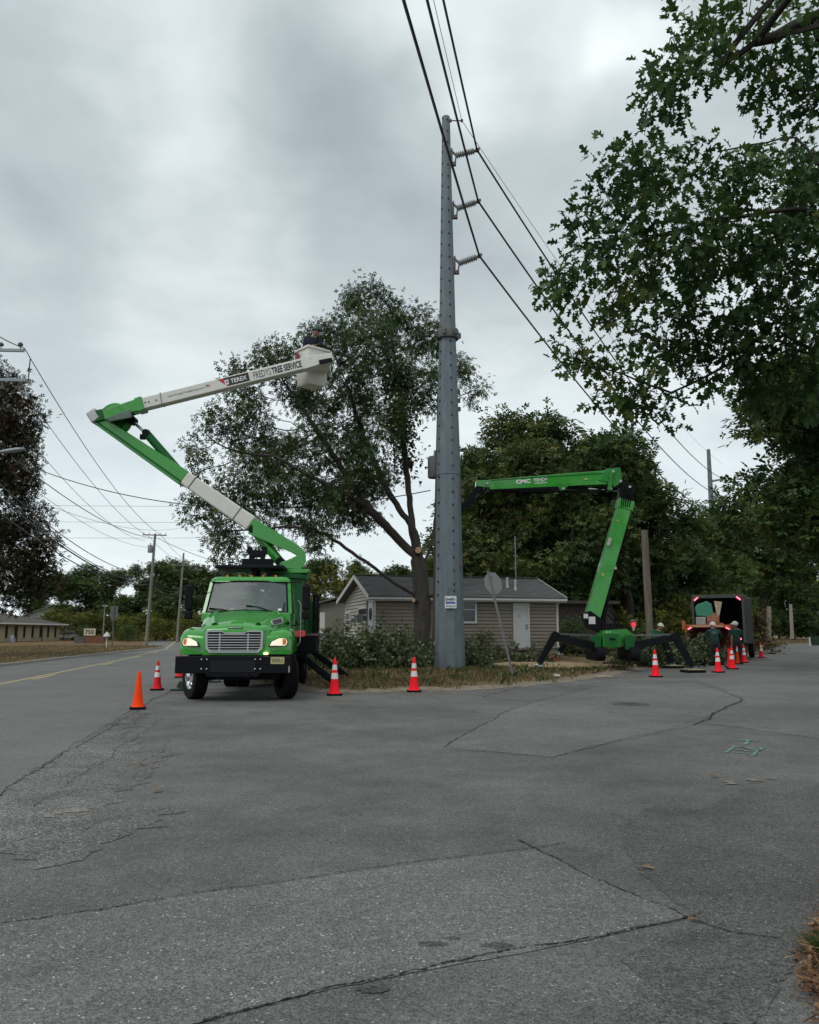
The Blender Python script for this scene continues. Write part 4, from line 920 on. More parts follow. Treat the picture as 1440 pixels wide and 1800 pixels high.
# local x runs toward the camera side, wall faces local y = 0 outward -y is +X world
L_ = 62.0
inv = (Matrix.Translation((-60, 142, 0.2)) @ Matrix.Rotation(R(272), 4, 'Z'))
OB.rotation_euler = (0, 0, R(272))
MB().span((0, -18, 0), (L_, 0, 2.75)).build('wall', CREAM, OB)
Pp = [(-1, -19, 2.75), (L_ + 1, -19, 2.75), (L_ + 1, 1.1, 2.75), (-1, 1.1, 2.75), (9, -9, 5.0), (L_ - 9, -9, 5.0)]
rb = MB().add(Pp, [(3, 2, 5, 4), (2, 1, 5), (1, 0, 4, 5), (0, 3, 4), (0, 1, 2, 3)]).build('roof', BROWNR, OB)
MB().span((-1.02, 0.9, 2.55), (L_ + 1, 1.12, 2.78)).build('fascia', TRIM, rb)
for k in range(19):
    x_ = 1.6 + k * 3.05
    w_ = MB().span((x_, 0.0, 0.55), (x_ + 0.75, 0.05, 2.35)).build('window', BROWNR, OB)
    MB().span((x_ + 0.1, 0.05, 0.65), (x_ + 0.65, 0.06, 2.25)).build('pane', GLASSD, w_)
    MB().span((x_ - 0.05, 0.0, 0.45), (x_ + 0.8, 0.12, 0.55)).build('sill', CREAM, w_)
    if k % 3 == 0: MB().span((x_ - 1.2, 0.85, 0), (x_ - 1.05, 1.0, 2.6)).build('porch_post', BROWNR, OB)
pst = spot(21, 1128, 112); tag(MB().box((pst.x, 112, 0.75), (0.5, 0.06, 0.9)).beam((pst.x - 0.2, 112, 0.1), (pst.x - 0.2, 112, 0.5), 0.05, 0.05).beam((pst.x + 0.2, 112, 0.1), (pst.x + 0.2, 112, 0.5), 0.05, 0.05).build('yard_sign', M('blue_white_sign', (0.25, 0.27, 0.36), 0.6, var=0.7, vs_=2.5)), 'small blue and white yard sign before the cream building', 'sign')
WB = thing('warehouse', 'pale grey gabled metal building beyond the cream one', 'building', (-76, 176, 0.2))
CLAD = M('pale_grey_cladding', (0.23, 0.26, 0.275), 0.6, var=0.06, vs_=1)
MB().prism([(-7.5, 0), (6.5, 0), (6.5, 4.6), (0, 7.0), (-7.5, 4.3)], 16, frame((0, 8, 0), (1, 0, 0), (0, 0, 1))).build('wall', CLAD, WB)
MB().beam((6.9, 8, 4.6), (0, 8, 7.15), 17, 0.2, (0, 0, 1)).beam((0, 8, 7.15), (-7.9, 8, 4.3), 17, 0.2, (0, 0, 1)).build('roof', M('grey_metal_roof', (0.12, 0.12, 0.115), 0.6), WB)
for k in range(4): MB().span((-5 + k * 3, -0.06, 1.2), (-3.8 + k * 3, 0.0, 2.4)).build('window', GLASSD, WB)
lp = spot(182, 1104, 135); LT = thing('lot_light', 'slim parking lot light pole before the woods', 'lamp post', (lp.x, 135, 0.2))
hh_ = spot(182, 1065, 135).z - 0.2; MB().tube([(0, 0, 0), (0, 0, hh_)], [0.12, 0.09], 8).build('lamp_shaft', WOODG, LT); MB().box((0.1, 0, hh_), (0.9, 0.35, 0.18)).build('lamp_head', ALU, LT)
# ---------------------------------------------------------------- bucket truck (local: front toward -y, x to the viewer's right)
TX, TY, TYAW = -3.98, 18.75, R(2.2)
T = thing('bucket_truck', 'bright green bucket truck with raised white boom parked on the corner', 'truck', (TX, TY, 0), TYAW)
Tm = Matrix.Translation((TX, TY, 0)) @ Matrix.Rotation(TYAW, 4, 'Z'); Ti = Tm.inverted()
GLASSW = bpy.data.materials.new('windscreen_glass'); GLASSW.use_nodes = True
_t = GLASSW.node_tree; _b = _t.nodes['Principled BSDF']; _b.inputs['Base Color'].default_value = (0.25, 0.29, 0.295, 1); _b.inputs['Roughness'].default_value = 0.22; _b.inputs['Specular IOR Level'].default_value = 0.3
_tr = _t.nodes.new('ShaderNodeBsdfTransparent'); _tr.inputs[0].default_value = (0.75, 0.8, 0.8, 1)
_n = _t.nodes.new('ShaderNodeTexNoise'); _n.inputs['Scale'].default_value = 2.5; _n.inputs['Detail'].default_value = 5
_mr = _t.nodes.new('ShaderNodeMapRange'); _mr.inputs[3].default_value = 0.66; _mr.inputs[4].default_value = 0.42; _t.links.new(_n.outputs[0], _mr.inputs[0])
_m = _t.nodes.new('ShaderNodeMixShader'); _t.links.new(_mr.outputs[0], _m.inputs[0]); _t.links.new(_b.outputs[0], _m.inputs[1]); _t.links.new(_tr.outputs[0], _m.inputs[2]); _t.links.new(_m.outputs[0], _t.nodes['Material Output'].inputs[0])
INTER = M('cab_interior', (0.05, 0.052, 0.055), 0.8)
V3 = Vector
# bumper with stepped recess
bm_ = MB()
prof = [(-1.29, 0.64), (-0.62, 0.64), (-0.56, 0.56), (0.56, 0.56), (0.62, 0.64), (1.29, 0.64), (1.29, 1.02), (-1.29, 1.02)]
bm_.prism(prof, 0.2, frame((0, 0.1, 0), (1, 0, 0), (0, 0, 1)))
bump_ = bm_.build('bumper', BLACK, T, bevel=0.015)
MB().span((-0.5, -0.012, 0.67), (0.5, 0.0, 0.92)).build('recess_panel', M('matt_black', (0.006, 0.006, 0.008), 0.9), bump_)
for x in (-0.7, -0.58, 0.62, 0.5):
    for z in (0.74, 0.95): MB().lathe([(0.018, 0), (0.018, 0.02), (0.0, 0.028)], 8, frame((x, 0.0, z), (1, 0, 0), (0, 0, 1))).build('bolt', SILVER, bump_)
for x in (-0.33, 0.33): MB().tube([(x, 0.06, 0.60), (x, -0.07, 0.60), (x + 0.05, -0.1, 0.57), (x, -0.07, 0.53), (x, 0.06, 0.54)], 0.018, 6).build('tow_hook', BLACK, bump_)
pl = frame((1.0, -0.012, 0.925), (1, 0, 0), (0, 0, 1))
P_ = MB().prism(rrect(0.155, 0.078, 0.012, 2), 0.006, pl).build('licence_plate', M('plate_yellow', (0.42, 0.38, 0.18), 0.5, var=0.15, vs_=9), T)
text('plate_number', 'XRDPL11', TEXTK, pl, 0.25, 0.085, P_, 0.0, 0.005)
MB().span((1.25, -0.008, 0.66), (1.275, 0.0, 0.8)).build('marker_strip', SILVER, bump_)
# bonnet: rounded sections
def hood_ring(y, hw, zt, zb, cr, crown=0.05, n=6):
    P = [V3((-hw, y, zb))]
    for k in range(n + 1):
        a = R(180 - 90 * k / n); P.append(V3((-hw + cr + cr * math.cos(a), y, zt - cr + cr * math.sin(a))))
    for k in range(1, 8):
        t = k / 8; x = (-hw + cr) + t * 2 * (hw - cr); P.append(V3((x, y, zt + crown * math.sin(math.pi * t))))
    for k in range(n + 1):
        a = R(90 - 90 * k / n); P.append(V3((hw - cr + cr * math.cos(a), y, zt - cr + cr * math.sin(a))))
    P.append(V3((hw, y, zb))); return P
hr = [hood_ring(0.14, 0.66, 1.60, 1.04, 0.10, 0.0), hood_ring(0.17, 0.72, 1.645, 1.04, 0.12, 0.012), hood_ring(0.25, 0.78, 1.685, 1.04, 0.15, 0.03), hood_ring(0.42, 0.83, 1.735, 1.04, 0.18, 0.045),
      hood_ring(0.8, 0.91, 1.85, 1.04, 0.22, 0.05), hood_ring(1.3, 0.98, 1.98, 1.04, 0.24, 0.05), hood_ring(1.72, 1.03, 2.05, 1.04, 0.24, 0.05)]
HD_ = MB().loft(hr).build('bonnet', GREEN, T, 50)
for s_ in (-1, 1):     # raised crease ridges on the bonnet
    MB().loft([[V3((s_ * (xc + dx), y, z + dz)) for dx, dz in ((-0.10, -0.03), (-0.03, 0.025), (0.03, 0.025), (0.10, -0.05))] for y, xc, z in ((0.34, 0.50, 1.745), (0.8, 0.60, 1.885), (1.3, 0.68, 2.01), (1.7, 0.74, 2.075))], closed=False).build('bonnet_ridge', GREEN, HD_, 60)
MB().loft([[V3((x, y, z)) for x, z in ((-0.16, 1.735 + 0.3 * (y - 0.32)), (-0.13, 1.80), (0.13, 1.80), (0.16, 1.735 + 0.3 * (y - 0.32)))] for y in (0.40, 0.55)]).build('bonnet_scoop', GREEN, HD_, 50)
bd = frame((0.0, 0.155, 1.662), (1, 0, 0), (0, 0.35, 1))
B_ = MB().prism(rrect(0.17, 0.024, 0.02, 2), 0.01, bd).build('badge', DGREEN, HD_)
text('badge_lettering', 'FREIGHTLINER', TEXTW, bd, 0.29, 0.026, B_, 0.01, 0.008)
for s_ in (1,):
    vm = frame((0.885, 0.66, 1.80), (0.75, 0.66, 0.22), (-0.35, 0.15, 0.9))
    v = MB().prism(rrect(0.17, 0.075, 0.07, 4), 0.05, vm).build('bonnet_vent', SILVER, HD_, bevel=0.01)
    for k in range(5): MB().box((0, 0, 0), (0.24, 0.012, 0.01)).build('vent_slat', BLACK, v).matrix_local = vm @ Matrix.Translation((0, -0.045 + k * 0.022, 0.028))
# grille
gz, gh = 1.335, 0.245
gm = frame((0, 0.125, gz), (1, 0, 0), (0, 0.05, 1))
outer = [(-0.62, 0.25), (-0.30, 0.25), (-0.22, 0.205), (0.22, 0.205), (0.30, 0.25), (0.62, 0.25), (0.635, 0.2), (0.62, -0.14), (0.54, -0.23), (-0.54, -0.23), (-0.62, -0.14), (-0.635, 0.2)]
GR = MB().prism([(x * 0.985, y * 0.97) for x, y in outer], 0.03, gm).build('grille', M('grille_dark', (0.008, 0.008, 0.011), 0.7), T)
rim = MB(); 
for sc_, z0_ in ((1.03, 0.0),):
    n = len(outer)
    A = [gm @ V3((x * 1.03, y * 1.04, 0.05)) for x, y in outer]; B = [gm @ V3((x * 0.955, y * 0.90, 0.05)) for x, y in outer]
    C = [gm @ V3((x * 1.04, y * 1.05, -0.02)) for x, y in outer]; D_ = [gm @ V3((x * 0.95, y * 0.89, 0.0)) for x, y in outer]
    rim.add(A + B + C + D_, [(i, (i + 1) % n, n + (i + 1) % n, n + i) for i in range(n)] + [(i, 2 * n + i, 2 * n + (i + 1) % n, (i + 1) % n) for i in range(n)] + [(n + i, n + (i + 1) % n, 3 * n + (i + 1) % n, 3 * n + i) for i in range(n)])
rim.build('grille_frame', SILVER, GR, 30)
for k in range(7):
    z = -0.185 + k * 0.058; hw = 0.60 if z > -0.14 else 0.56
    MB().box((0, 0, 0), (2 * hw, 0.020, 0.024)).build('grille_bar', SILVER, GR, bevel=0.005).matrix_local = gm @ Matrix.Translation((0, z, 0.04))
for x in (-0.33, 0.31): MB().box((0, 0, 0), (0.03, 0.42, 0.02)).build('grille_post', SILVER, GR).matrix_local = gm @ Matrix.Translation((x, -0.01, 0.028))
MB().tube([V3((-1.035, 1.705, 1.2)), V3((-1.03, 1.705, 1.9)), V3((-0.8, 1.705, 2.065)), V3((0, 1.705, 2.105)), V3((0.8, 1.705, 2.065)), V3((1.03, 1.705, 1.9)), V3((1.035, 1.705, 1.2))], 0.014, 6).build('bonnet_gap_seal', RUBBER, T, 60)
for s_ in (-1, 1): MB().box((s_ * 1.05, 1.62, 1.78), (0.05, 0.12, 0.07)).build('bonnet_latch', BLACK, T, bevel=0.01)
# lower valance
MB().span((-1.0, 0.22, 0.98), (1.0, 0.5, 1.05)).build('valance', BLACK, T)
# wings with wheel arches
HEADL = M('headlamp_lens', (0.62, 0.58, 0.52), 0.12, var=0.35, vs_=14, emit=(1.0, 0.72, 0.5), es=0.55)
AMBER = M('amber_lens', (0.5, 0.12, 0.03), 0.2, var=0.2, emit=(1.0, 0.25, 0.05), es=0.12)
LAMPON = M('lit_amber', (0.9, 0.6, 0.2), 0.2, emit=(1.0, 0.62, 0.22), es=4.0)
for s_ in (-1, 1):
    st = []
    for y, xi, xo, zt, zb in ((0.155, 0.66, 1.12, 1.40, 1.06), (0.20, 0.64, 1.21, 1.50, 1.05), (0.30, 0.64, 1.265, 1.575, 1.05), (0.5, 0.66, 1.285, 1.64, 1.07), (0.75, 0.7, 1.29, 1.67, 1.33), (1.15, 0.74, 1.29, 1.67, 1.47), (1.55, 0.8, 1.28, 1.63, 1.36), (1.85, 0.85, 1.25, 1.54, 1.1)):
        w_ = xo - xi; ring = [V3((s_ * xi, y, zb)), V3((s_ * xi, y, zt - 0.02))]
        for k in range(7):
            a = R(90 - 90 * k / 6); rr = min(0.2, w_ * 0.45); ring.append(V3((s_ * (xo - rr + rr * math.cos(a)), y, zt - rr + rr * math.sin(a))))
        ring.append(V3((s_ * xo, y, zb))); st.append(ring)
    wg = MB().loft(st).build('wing', GREEN, T, 50)
    hm = frame((s_ * 0.985, 0.165, 1.315), (1, s_ * 0.30, 0), (0, 0.28, 1))
    hp = [(-0.2 * s_, -0.075), (0.16 * s_, -0.075), (0.205 * s_, 0.0), (0.18 * s_, 0.095), (0.02 * s_, 0.10), (-0.15 * s_, 0.02)]
    hl = MB().prism(hp, 0.09, hm).build('headlamp', HEADL, T, bevel=0.012)
    MB().prism([(0.09 * s_, -0.06), (0.15 * s_, -0.06), (0.185 * s_, 0.0), (0.17 * s_, 0.08), (0.09 * s_, 0.085)], 0.1, hm).build('turn_lens', AMBER, hl, bevel=0.01)
    MB().prism([(x * 1.12, y * 1.15) for x, y in hp], 0.07, hm).build('lamp_surround', M('lamp_seal', (0.03, 0.035, 0.03), 0.5), hl)
MB().box((0.72, 0.12, 1.08), (0.09, 0.05, 0.05)).build('marker_lamp', LAMPON, T, bevel=0.01)
# cab
lowr = [[V3((x * hw, y, z)) for x, y in ((-1, 1.66), (1, 1.66), (1, 3.35), (-1, 3.35))] for z, hw in ((1.0, 1.08), (1.75, 1.10), (2.04, 1.09))]
MB().loft(lowr).build('cab_lower', GREEN, T, bevel=0.04)
def ws(x, t, off=0.0):      # windscreen surface: x in -1..1, t 0..1 from base to head
    hw = 1.05 + (0.96 - 1.05) * t; y = 1.70 + 0.42 * t + 0.10 * x * x; z = 2.05 + 0.80 * t - 0.02 * x * x
    return V3((hw * x, y - off, z))
NX = 12
MB().add([ws(-0.95 + 1.9 * i / NX, 0.02 + 0.96 * j / 4, -0.005) for j in range(5) for i in range(NX + 1)], [(j * (NX + 1) + i, j * (NX + 1) + i + 1, (j + 1) * (NX + 1) + i + 1, (j + 1) * (NX + 1) + i) for j in range(4) for i in range(NX)]).build('windscreen', GLASSW, T, 60)
seal = MB(); pth = [ws(-0.96, 0.03 + 0.94 * k / 6) for k in range(7)] + [ws(-0.96 + 1.92 * k / 10, 0.985) for k in range(11)] + [ws(0.96, 0.97 - 0.94 * k / 6) for k in range(7)] + [ws(0.96 - 1.92 * k / 10, 0.015) for k in range(11)]
seal.tube(pth + [pth[0]], 0.022, 6, False).build('windscreen_seal', RUBBER, T, 60)
for s_ in (-1, 1):
    MB().loft([[ws(s_ * 0.95, t), ws(s_ * 1.06, t), V3((s_ * (1.09 - 0.1 * t), 2.02 + 0.26 * t, 2.03 + 0.80 * t)), V3((s_ * (1.0 - 0.1 * t), 2.02 + 0.26 * t, 2.03 + 0.80 * t))] for t in (0, 0.5, 1.0)]).build('windscreen_pillar', GREEN, T, 50)
    MB().loft([[V3((s_ * (1.09 - 0.1 * t), y, 2.03 + 0.80 * t)) for y in (2.98, 3.35)] + [V3((s_ * (1.03 - 0.1 * t), y, 2.03 + 0.80 * t)) for y in (3.35, 2.98)] for t in (0, 1)]).build('rear_pillar', GREEN, T)
    MB().add([V3((s_ * 1.075, 2.0, 2.03)), V3((s_ * 1.075, 3.0, 2.03)), V3((s_ * 0.985, 3.0, 2.82)), V3((s_ * 0.985, 2.22, 2.82))], [(0, 1, 2, 3)]).build('side_window', GLASSD, T)
    dr = MB().span((s_ * 1.095, 2.02, 1.08), (s_ * 1.125, 2.98, 2.02)).build('cab_door', GREEN, T, bevel=0.02)
    MB().span((s_ * 1.13, 2.78, 1.78), (s_ * 1.16, 2.92, 1.84)).build('door_handle', BLACK, dr, bevel=0.01)
    MB().tube([V3((s_ * 1.13, 3.15, 1.2)), V3((s_ * 1.2, 3.15, 1.3)), V3((s_ * 1.2, 3.15, 2.3)), V3((s_ * 1.13, 3.15, 2.4))], 0.018, 6).build('grab_rail', SILVER, T)
rf = []
for z, hw, y0, y1 in ((2.83, 1.0, 2.12, 3.36), (2.90, 0.985, 2.16, 3.36), (2.96, 0.92, 2.28, 3.33), (2.985, 0.80, 2.42, 3.25)):
    rf.append([V3((x * hw, (y0 + y1) / 2 + y * (y1 - y0) / 2, z)) for x, y in [(a / 1.0, b / 1.0) for a, b in rrect(1, 1, 0.18, 4)]])
RFc = MB().loft(rf).build('cab_roof', GREEN, T, 50)
for x in (-0.62, -0.3, 0.0, 0.3, 0.62): MB().lathe([(0.032, 0), (0.03, 0.03), (0.0, 0.042)], 10, Matrix.Translation((x, 2.38, 2.975))).build('roof_lamp', AMBER, RFc, 40)
MB().span((-1.02, 3.30, 2.0), (1.02, 3.36, 2.2)).span((-1.0, 3.30, 2.7), (1.0, 3.36, 2.84)).span((-1.0, 3.3, 2.2), (-0.5, 3.36, 2.7)).span((0.5, 3.3, 2.2), (1.0, 3.36, 2.7)).span((-0.04, 3.3, 2.2), (0.04, 3.36, 2.7)).build('cab_rear_wall', DGREEN, T)
MB().span((-1.0, 1.75, 1.9), (1.0, 2.15, 2.08)).build('dashboard', INTER, T, bevel=0.04)
for s_ in (-0.5, 0.5):
    st_ = MB().loft([[V3((s_ + x * 0.24, 2.95 + y * 0.07 - (z - 1.9) * -0.12, z)) for x, y in rrect(1, 1, 0.4, 3)] for z in (1.7, 2.3, 2.42)]).build('seat', M('seat_grey', (0.10, 0.10, 0.10), 0.9), T, 50)
    MB().box((s_, 3.05, 2.53), (0.26, 0.1, 0.18)).build('headrest', INTER, st_, bevel=0.03)
wh = [V3((0.5 + 0.21 * math.cos(a), 2.22 + 0.08 * math.sin(a), 2.12 + 0.19 * math.sin(a))) for a in [2 * math.pi * k / 20 for k in range(21)]]
MB().tube(wh, 0.018, 6, False).build('steering_wheel', BLACK, T)
for x, c_ in ((-0.68, (0.35, 0.22, 0.2)), (-0.58, (0.4, 0.18, 0.16)), (-0.38, (0.55, 0.6, 0.58)), (0.1, (0.45, 0.47, 0.47)), (0.22, (0.4, 0.4, 0.42))): MB().box((x, 1.86, 2.12), (0.13, 0.09, 0.09)).build('dash_clutter', M('clutter', c_, 0.7, var=0.3), T, bevel=0.02)
MB().box((0.02, 2.18, 2.77), (0.34, 0.02, 0.05)).build('interior_mirror', SILVER, T, bevel=0.01)
MB().add([ws(0.74, 0.06, 0.012), ws(0.82, 0.06, 0.012), ws(0.82, 0.13, 0.012), ws(0.74, 0.13, 0.012)], [(0, 1, 2, 3)]).build('inspection_sticker', TEXTW, T)
for x0, x1, t1_ in ((-0.30, -0.86, 0.13), (0.62, 0.02, 0.20)): MB().tube([ws(x0, 0.0, 0.02), ws((x0 + x1) / 2, t1_ * 0.75, 0.03), ws(x1, t1_, 0.025)], 0.013, 5).tube([ws(x1 + 0.1, t1_ * 0.9, 0.02), ws(x1 - 0.04, t1_ * 1.02, 0.02)], 0.02, 5).build('wiper', BLACK, T)
MB().tube([ws(0.86, 0.02, 0.03), ws(0.90, 0.34, 0.05)], 0.012, 5).build('antenna', BLACK, T)
# mirrors
for s_ in (-1, 1):
    mr_ = MB().box((s_ * 1.46, 1.85, 2.42), (0.20, 0.12, 0.62)).box((s_ * 1.46, 1.86, 1.98), (0.20, 0.13, 0.2)).build('mirror', BLACK, T, bevel=0.04)
    MB().tube([V3((s_ * 1.0, 2.0, 2.80)), V3((s_ * 1.44, 1.88, 2.82)), V3((s_ * 1.44, 1.88, 1.78)), V3((s_ * 1.1, 1.95, 1.72))], 0.016, 6).build('mirror_arm', BLACK, mr_)
    MB().span((s_ * 1.38, 1.915, 2.15), (s_ * 1.54, 1.925, 2.7)).build('mirror_glass', CHROME, mr_)
# wheels
def wheel(x, y, steer, face):
    w_ = bpy.data.objects.new('wheel', None); col.objects.link(w_); w_.parent = T; w_.location = (x, y, 0.525); w_.rotation_euler = (0, 0, steer)
    ax = Matrix.Rotation(R(90), 4, 'Y')
    MB().lathe([(0.30, -0.15), (0.44, -0.165), (0.50, -0.16), (0.520, -0.14), (0.527, -0.12), (0.527, -0.075), (0.512, -0.072), (0.512, -0.062), (0.527, -0.058), (0.527, -0.01), (0.512, -0.007), (0.512, 0.007), (0.527, 0.01), (0.527, 0.058), (0.512, 0.062), (0.512, 0.072), (0.527, 0.075), (0.527, 0.12), (0.520, 0.14), (0.50, 0.16), (0.44, 0.165), (0.30, 0.15)], 40, ax, False).build('tyre', RUBBER, w_, 35)
    f = face; rim_ = MB().lathe([(0.305, f * 0.15), (0.30, f * 0.12), (0.27, f * 0.06), (0.20, f * 0.075), (0.13, f * 0.10), (0.12, f * 0.17), (0.08, f * 0.20), (0.0, f * 0.205)], 30, ax, False).build('rim', CHROME, w_, 40)
    for k in range(8):
        a = 2 * math.pi * k / 8
        MB().lathe([(0.032, 0), (0.032, 0.012)], 10, Matrix.Translation((f * 0.072, 0.235 * math.cos(a), 0.235 * math.sin(a))) @ ax if f > 0 else Matrix.Translation((-0.086, 0.235 * math.cos(a), 0.235 * math.sin(a))) @ ax).build('hand_hole', BLACK, rim_)
        MB().lathe([(0.014, -0.02), (0.014, 0.02)], 6, Matrix.Translation((f * 0.12, 0.155 * math.cos(a + .2), 0.155 * math.sin(a + .2))) @ ax).build('wheel_nut', SILVER, rim_)
    return w_
wheel(-1.06, 1.08, R(30), -1); wheel(1.08, 1.08, R(24), 1)
for x in (-1.0, -0.66, 0.66, 1.0): wheel(x, 5.6, 0, 1 if x > 0 else -1)
MB().beam((-0.95, 1.1, 0.52), (0.95, 1.1, 0.52), 0.14, 0.16).beam((-0.6, 5.6, 0.53), (0.6, 5.6, 0.53), 0.2, 0.22).build('axles', BLACK, T)
MB().span((-0.5, 0.3, 0.66), (-0.38, 8.0, 0.92)).span((0.38, 0.3, 0.66), (0.5, 8.0, 0.92)).span((-0.5, 0.5, 0.55), (0.5, 1.9, 1.0)).build('chassis_rails', BLACK, T)
MB().span((0.55, 2.2, 0.55), (1.12, 3.1, 1.0)).span((-1.12, 2.2, 0.55), (-0.55, 3.1, 1.0)).build('fuel_tanks', BLACK, T, bevel=0.05)
# rear body: green chip box with black ladder rack
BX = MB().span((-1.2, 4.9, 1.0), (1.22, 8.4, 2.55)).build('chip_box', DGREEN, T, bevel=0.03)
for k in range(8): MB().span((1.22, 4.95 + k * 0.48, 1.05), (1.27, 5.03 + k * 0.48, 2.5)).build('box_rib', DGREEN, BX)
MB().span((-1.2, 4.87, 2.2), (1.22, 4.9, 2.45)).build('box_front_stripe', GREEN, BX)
for x in (1.36, 1.46): MB().span((x, 5.2, 0.95), (x + 0.05, 5.3, 2.62)).span((x, 5.6, 0.95), (x + 0.05, 5.7, 2.62)).build('rack_post', BLACK, T)
for z in (1.0, 1.5, 2.0, 2.6): MB().span((1.36, 5.22, z), (1.51, 5.68, z + 0.05)).build('rack_rung', BLACK, T)
MB().span((-1.46, 3.45, 1.15), (-1.14, 4.1, 2.55)).build('air_cleaner', BLACK, T, bevel=0.05)
MB().span((-1.24, 3.5, 0.9), (1.24, 8.4, 1.02)).build('deck', BLACK, T)
MB().span((1.02, 3.6, 1.02), (1.6, 4.7, 1.5)).build('tool_box', BLACK, T, bevel=0.03)
MB().span((1.28, 3.56, 1.46), (1.75, 4.7, 1.53)).build('side_tread', RUST, T)
MB().box((1.18, 3.5, 1.52), (0.24, 0.1, 0.16)).build('red_lamp', M('red_lens', (0.5, 0.04, 0.04), 0.3, emit=(1, 0.1, 0.1), es=0.15), T, bevel=0.03)
MB().tube([(1.3, 3.7, 1.1), (1.34, 3.62, 0.7), (1.3, 3.66, 0.3)], 0.03, 6).build('hydraulic_hose', RUBBER, T)
# outriggers
def outrigger(x0, y, x1, mat=DGREEN):
    s_ = 1 if x1 > 0 else -1
    o = MB().beam((x0, y, 1.05), (x1, y, 0.14), 0.18, 0.17, (0, 1, 0)).build('outrigger', BLACK, T, bevel=0.015)
    MB().beam((x0 + s_ * 0.5, y - 0.1, 0.62), (x1, y - 0.1, 0.2), 0.03, 0.1).beam((x0 + s_ * 0.05, y - 0.11, 1.0), (x0 + s_ * 0.55, y - 0.11, 0.66), 0.05, 0.05).build('outrigger_ram', BLACK, o)
    MB().span((x1 - 0.34, y - 0.24, 0.012), (x1 + 0.30, y + 0.24, 0.05)).beam((x1 - 0.1, y, 0.05), (x1 - 0.02, y, 0.2), 0.22, 0.24).build('outrigger_foot', mat, o, bevel=0.008)
OGREEN = M('grimy_green', (0.006, 0.035, 0.016), 0.6, var=0.3)
outrigger(1.0, 3.95, 2.18, OGREEN); outrigger(-1.0, 3.95, -1.95, OGREEN); outrigger(1.05, 7.6, 2.35, BLACK); outrigger(-1.0, 7.6, -2.0, OGREEN)
# shelf and boom cradle over the cab
zsh = 3.2
SH = MB().box((-0.12, 3.5, 3.26), (1.78, 1.5, 0.09)).build('cab_shelf', BLACK, T, bevel=0.02)
for x, y in ((-0.05, 3.1), (-0.05, 3.9), (0.36, 3.1), (0.36, 3.9)): MB().span((x - 0.06, y - 0.06, 2.95), (x + 0.06, y + 0.06, 3.22)).build('shelf_leg', BLACK, SH)
MB().box((0.02, 3.3, 3.41), (0.78, 0.5, 0.18)).build('cradle_base', BLACK, T, bevel=0.01)
MB().prism([(-0.20, 0), (-0.13, 0), (-0.13, 0.06), (0.1, 0.06), (0.1, 0), (0.19, 0), (0.19, 0.12), (0.24, 0.16), (0.24, 0.34), (0.14, 0.34), (0.14, 0.24), (-0.16, 0.24), (-0.16, 0.34), (-0.26, 0.34), (-0.26, 0.16), (-0.20, 0.12)], 0.3, frame((0.0, 3.3, 3.50), (1, 0, 0), (0, 0, 1))).build('boom_cradle', BLACK, T)
# ---- boom, all in one upright plane across the truck
BYW = 22.9                                   # world Y of the boom plane
def bp_(px, py, dy=0.0): return Ti @ spot(px, py, BYW + dy)
def bar(name, a, b, h0, h1, w_, mat, parent=T, bevel=0.02, dy=0.0):
    return MB().beam(bp_(*a, dy), bp_(*b, dy), w_, h0, (0, 0, 1), w_, h1).build(name, mat, parent, bevel=bevel)
mpp = BYW / F * 1.0
# turret
tz = bp_(505, 1000)
MB().lathe([(0.5, 1.0), (0.5, 3.0), (0.62, 3.02), (0.62, 3.14), (0.45, 3.16)], 24, Matrix.Translation((tz.x, tz.y, 0))).build('turntable', DGREEN, T, 40)
MB().box((tz.x, tz.y, 3.22), (1.25, 0.9, 0.12)).build('turntable_plate', GREEN, T, bevel=0.02)
def plate(name, pts, th, mat, dy=0.0, parent=T):
    P = [Ti @ spot(px, py, BYW + dy) for px, py in pts]; o = P[0]; xx = (Ti.to_3x3() @ V3((1, 0, 0))); zz = V3((0, 0, 1)); m = frame(o, xx, zz)
    mi = m.inverted(); return MB().prism([((mi @ p).x, (mi @ p).y) for p in P], th, m).build(name, mat, parent, bevel=0.012)
kn = [(496, 996), (484, 990), (500, 984), (521, 977), (438, 937), (447, 909), (525, 958), (537, 970), (538, 990), (530, 999)]
plate('boom_knuckle', [(490, 998), (488, 990), (508, 984), (523, 976), (436, 938), (447, 911), (524, 958), (537, 971), (538, 987), (529, 1001)], 0.06, GREEN, -0.22)
plate('boom_knuckle', [(490, 998), (488, 990), (508, 984), (523, 976), (436, 938), (447, 911), (524, 958), (537, 971), (538, 987), (529, 1001)], 0.06, GREEN, 0.22)
bar('knuckle_web', (443, 923), (526, 970), 0.30, 0.24, 0.40, GREEN)
for y_ in (0,):
    c1 = MB().tube([bp_(452, 938), bp_(494, 990)], [0.135, 0.135], 14).build('lift_cylinder', GREEN, T, 40)
    MB().tube([bp_(446, 930), bp_(453, 940)], 0.07, 10).build('lift_rod', CHROME, c1)
    MB().lathe([(0.12, -0.25), (0.12, 0.25)], 12, Matrix.Translation(bp_(447, 932)) @ Matrix.Rotation(R(90), 4, 'X')).lathe([(0.12, -0.25), (0.12, 0.25)], 12, Matrix.Translation(bp_(494, 988)) @ Matrix.Rotation(R(90), 4, 'X')).build('cylinder_pins', BLACK, c1, 40)
LB = bar('lower_boom_insulator', (322, 838), (444, 922), 0.40, 0.44, 0.42, WHITE, bevel=0.05)
bar('boom_band', (340, 850), (342, 851.4), 0.412, 0.412, 0.43, M('grey_band', (0.16, 0.155, 0.14), 0.7), LB, 0.0)
bar('boom_band', (418, 904), (420, 905.4), 0.452, 0.452, 0.43, M('grey_band', (0.16, 0.155, 0.14), 0.7), LB, 0.0)
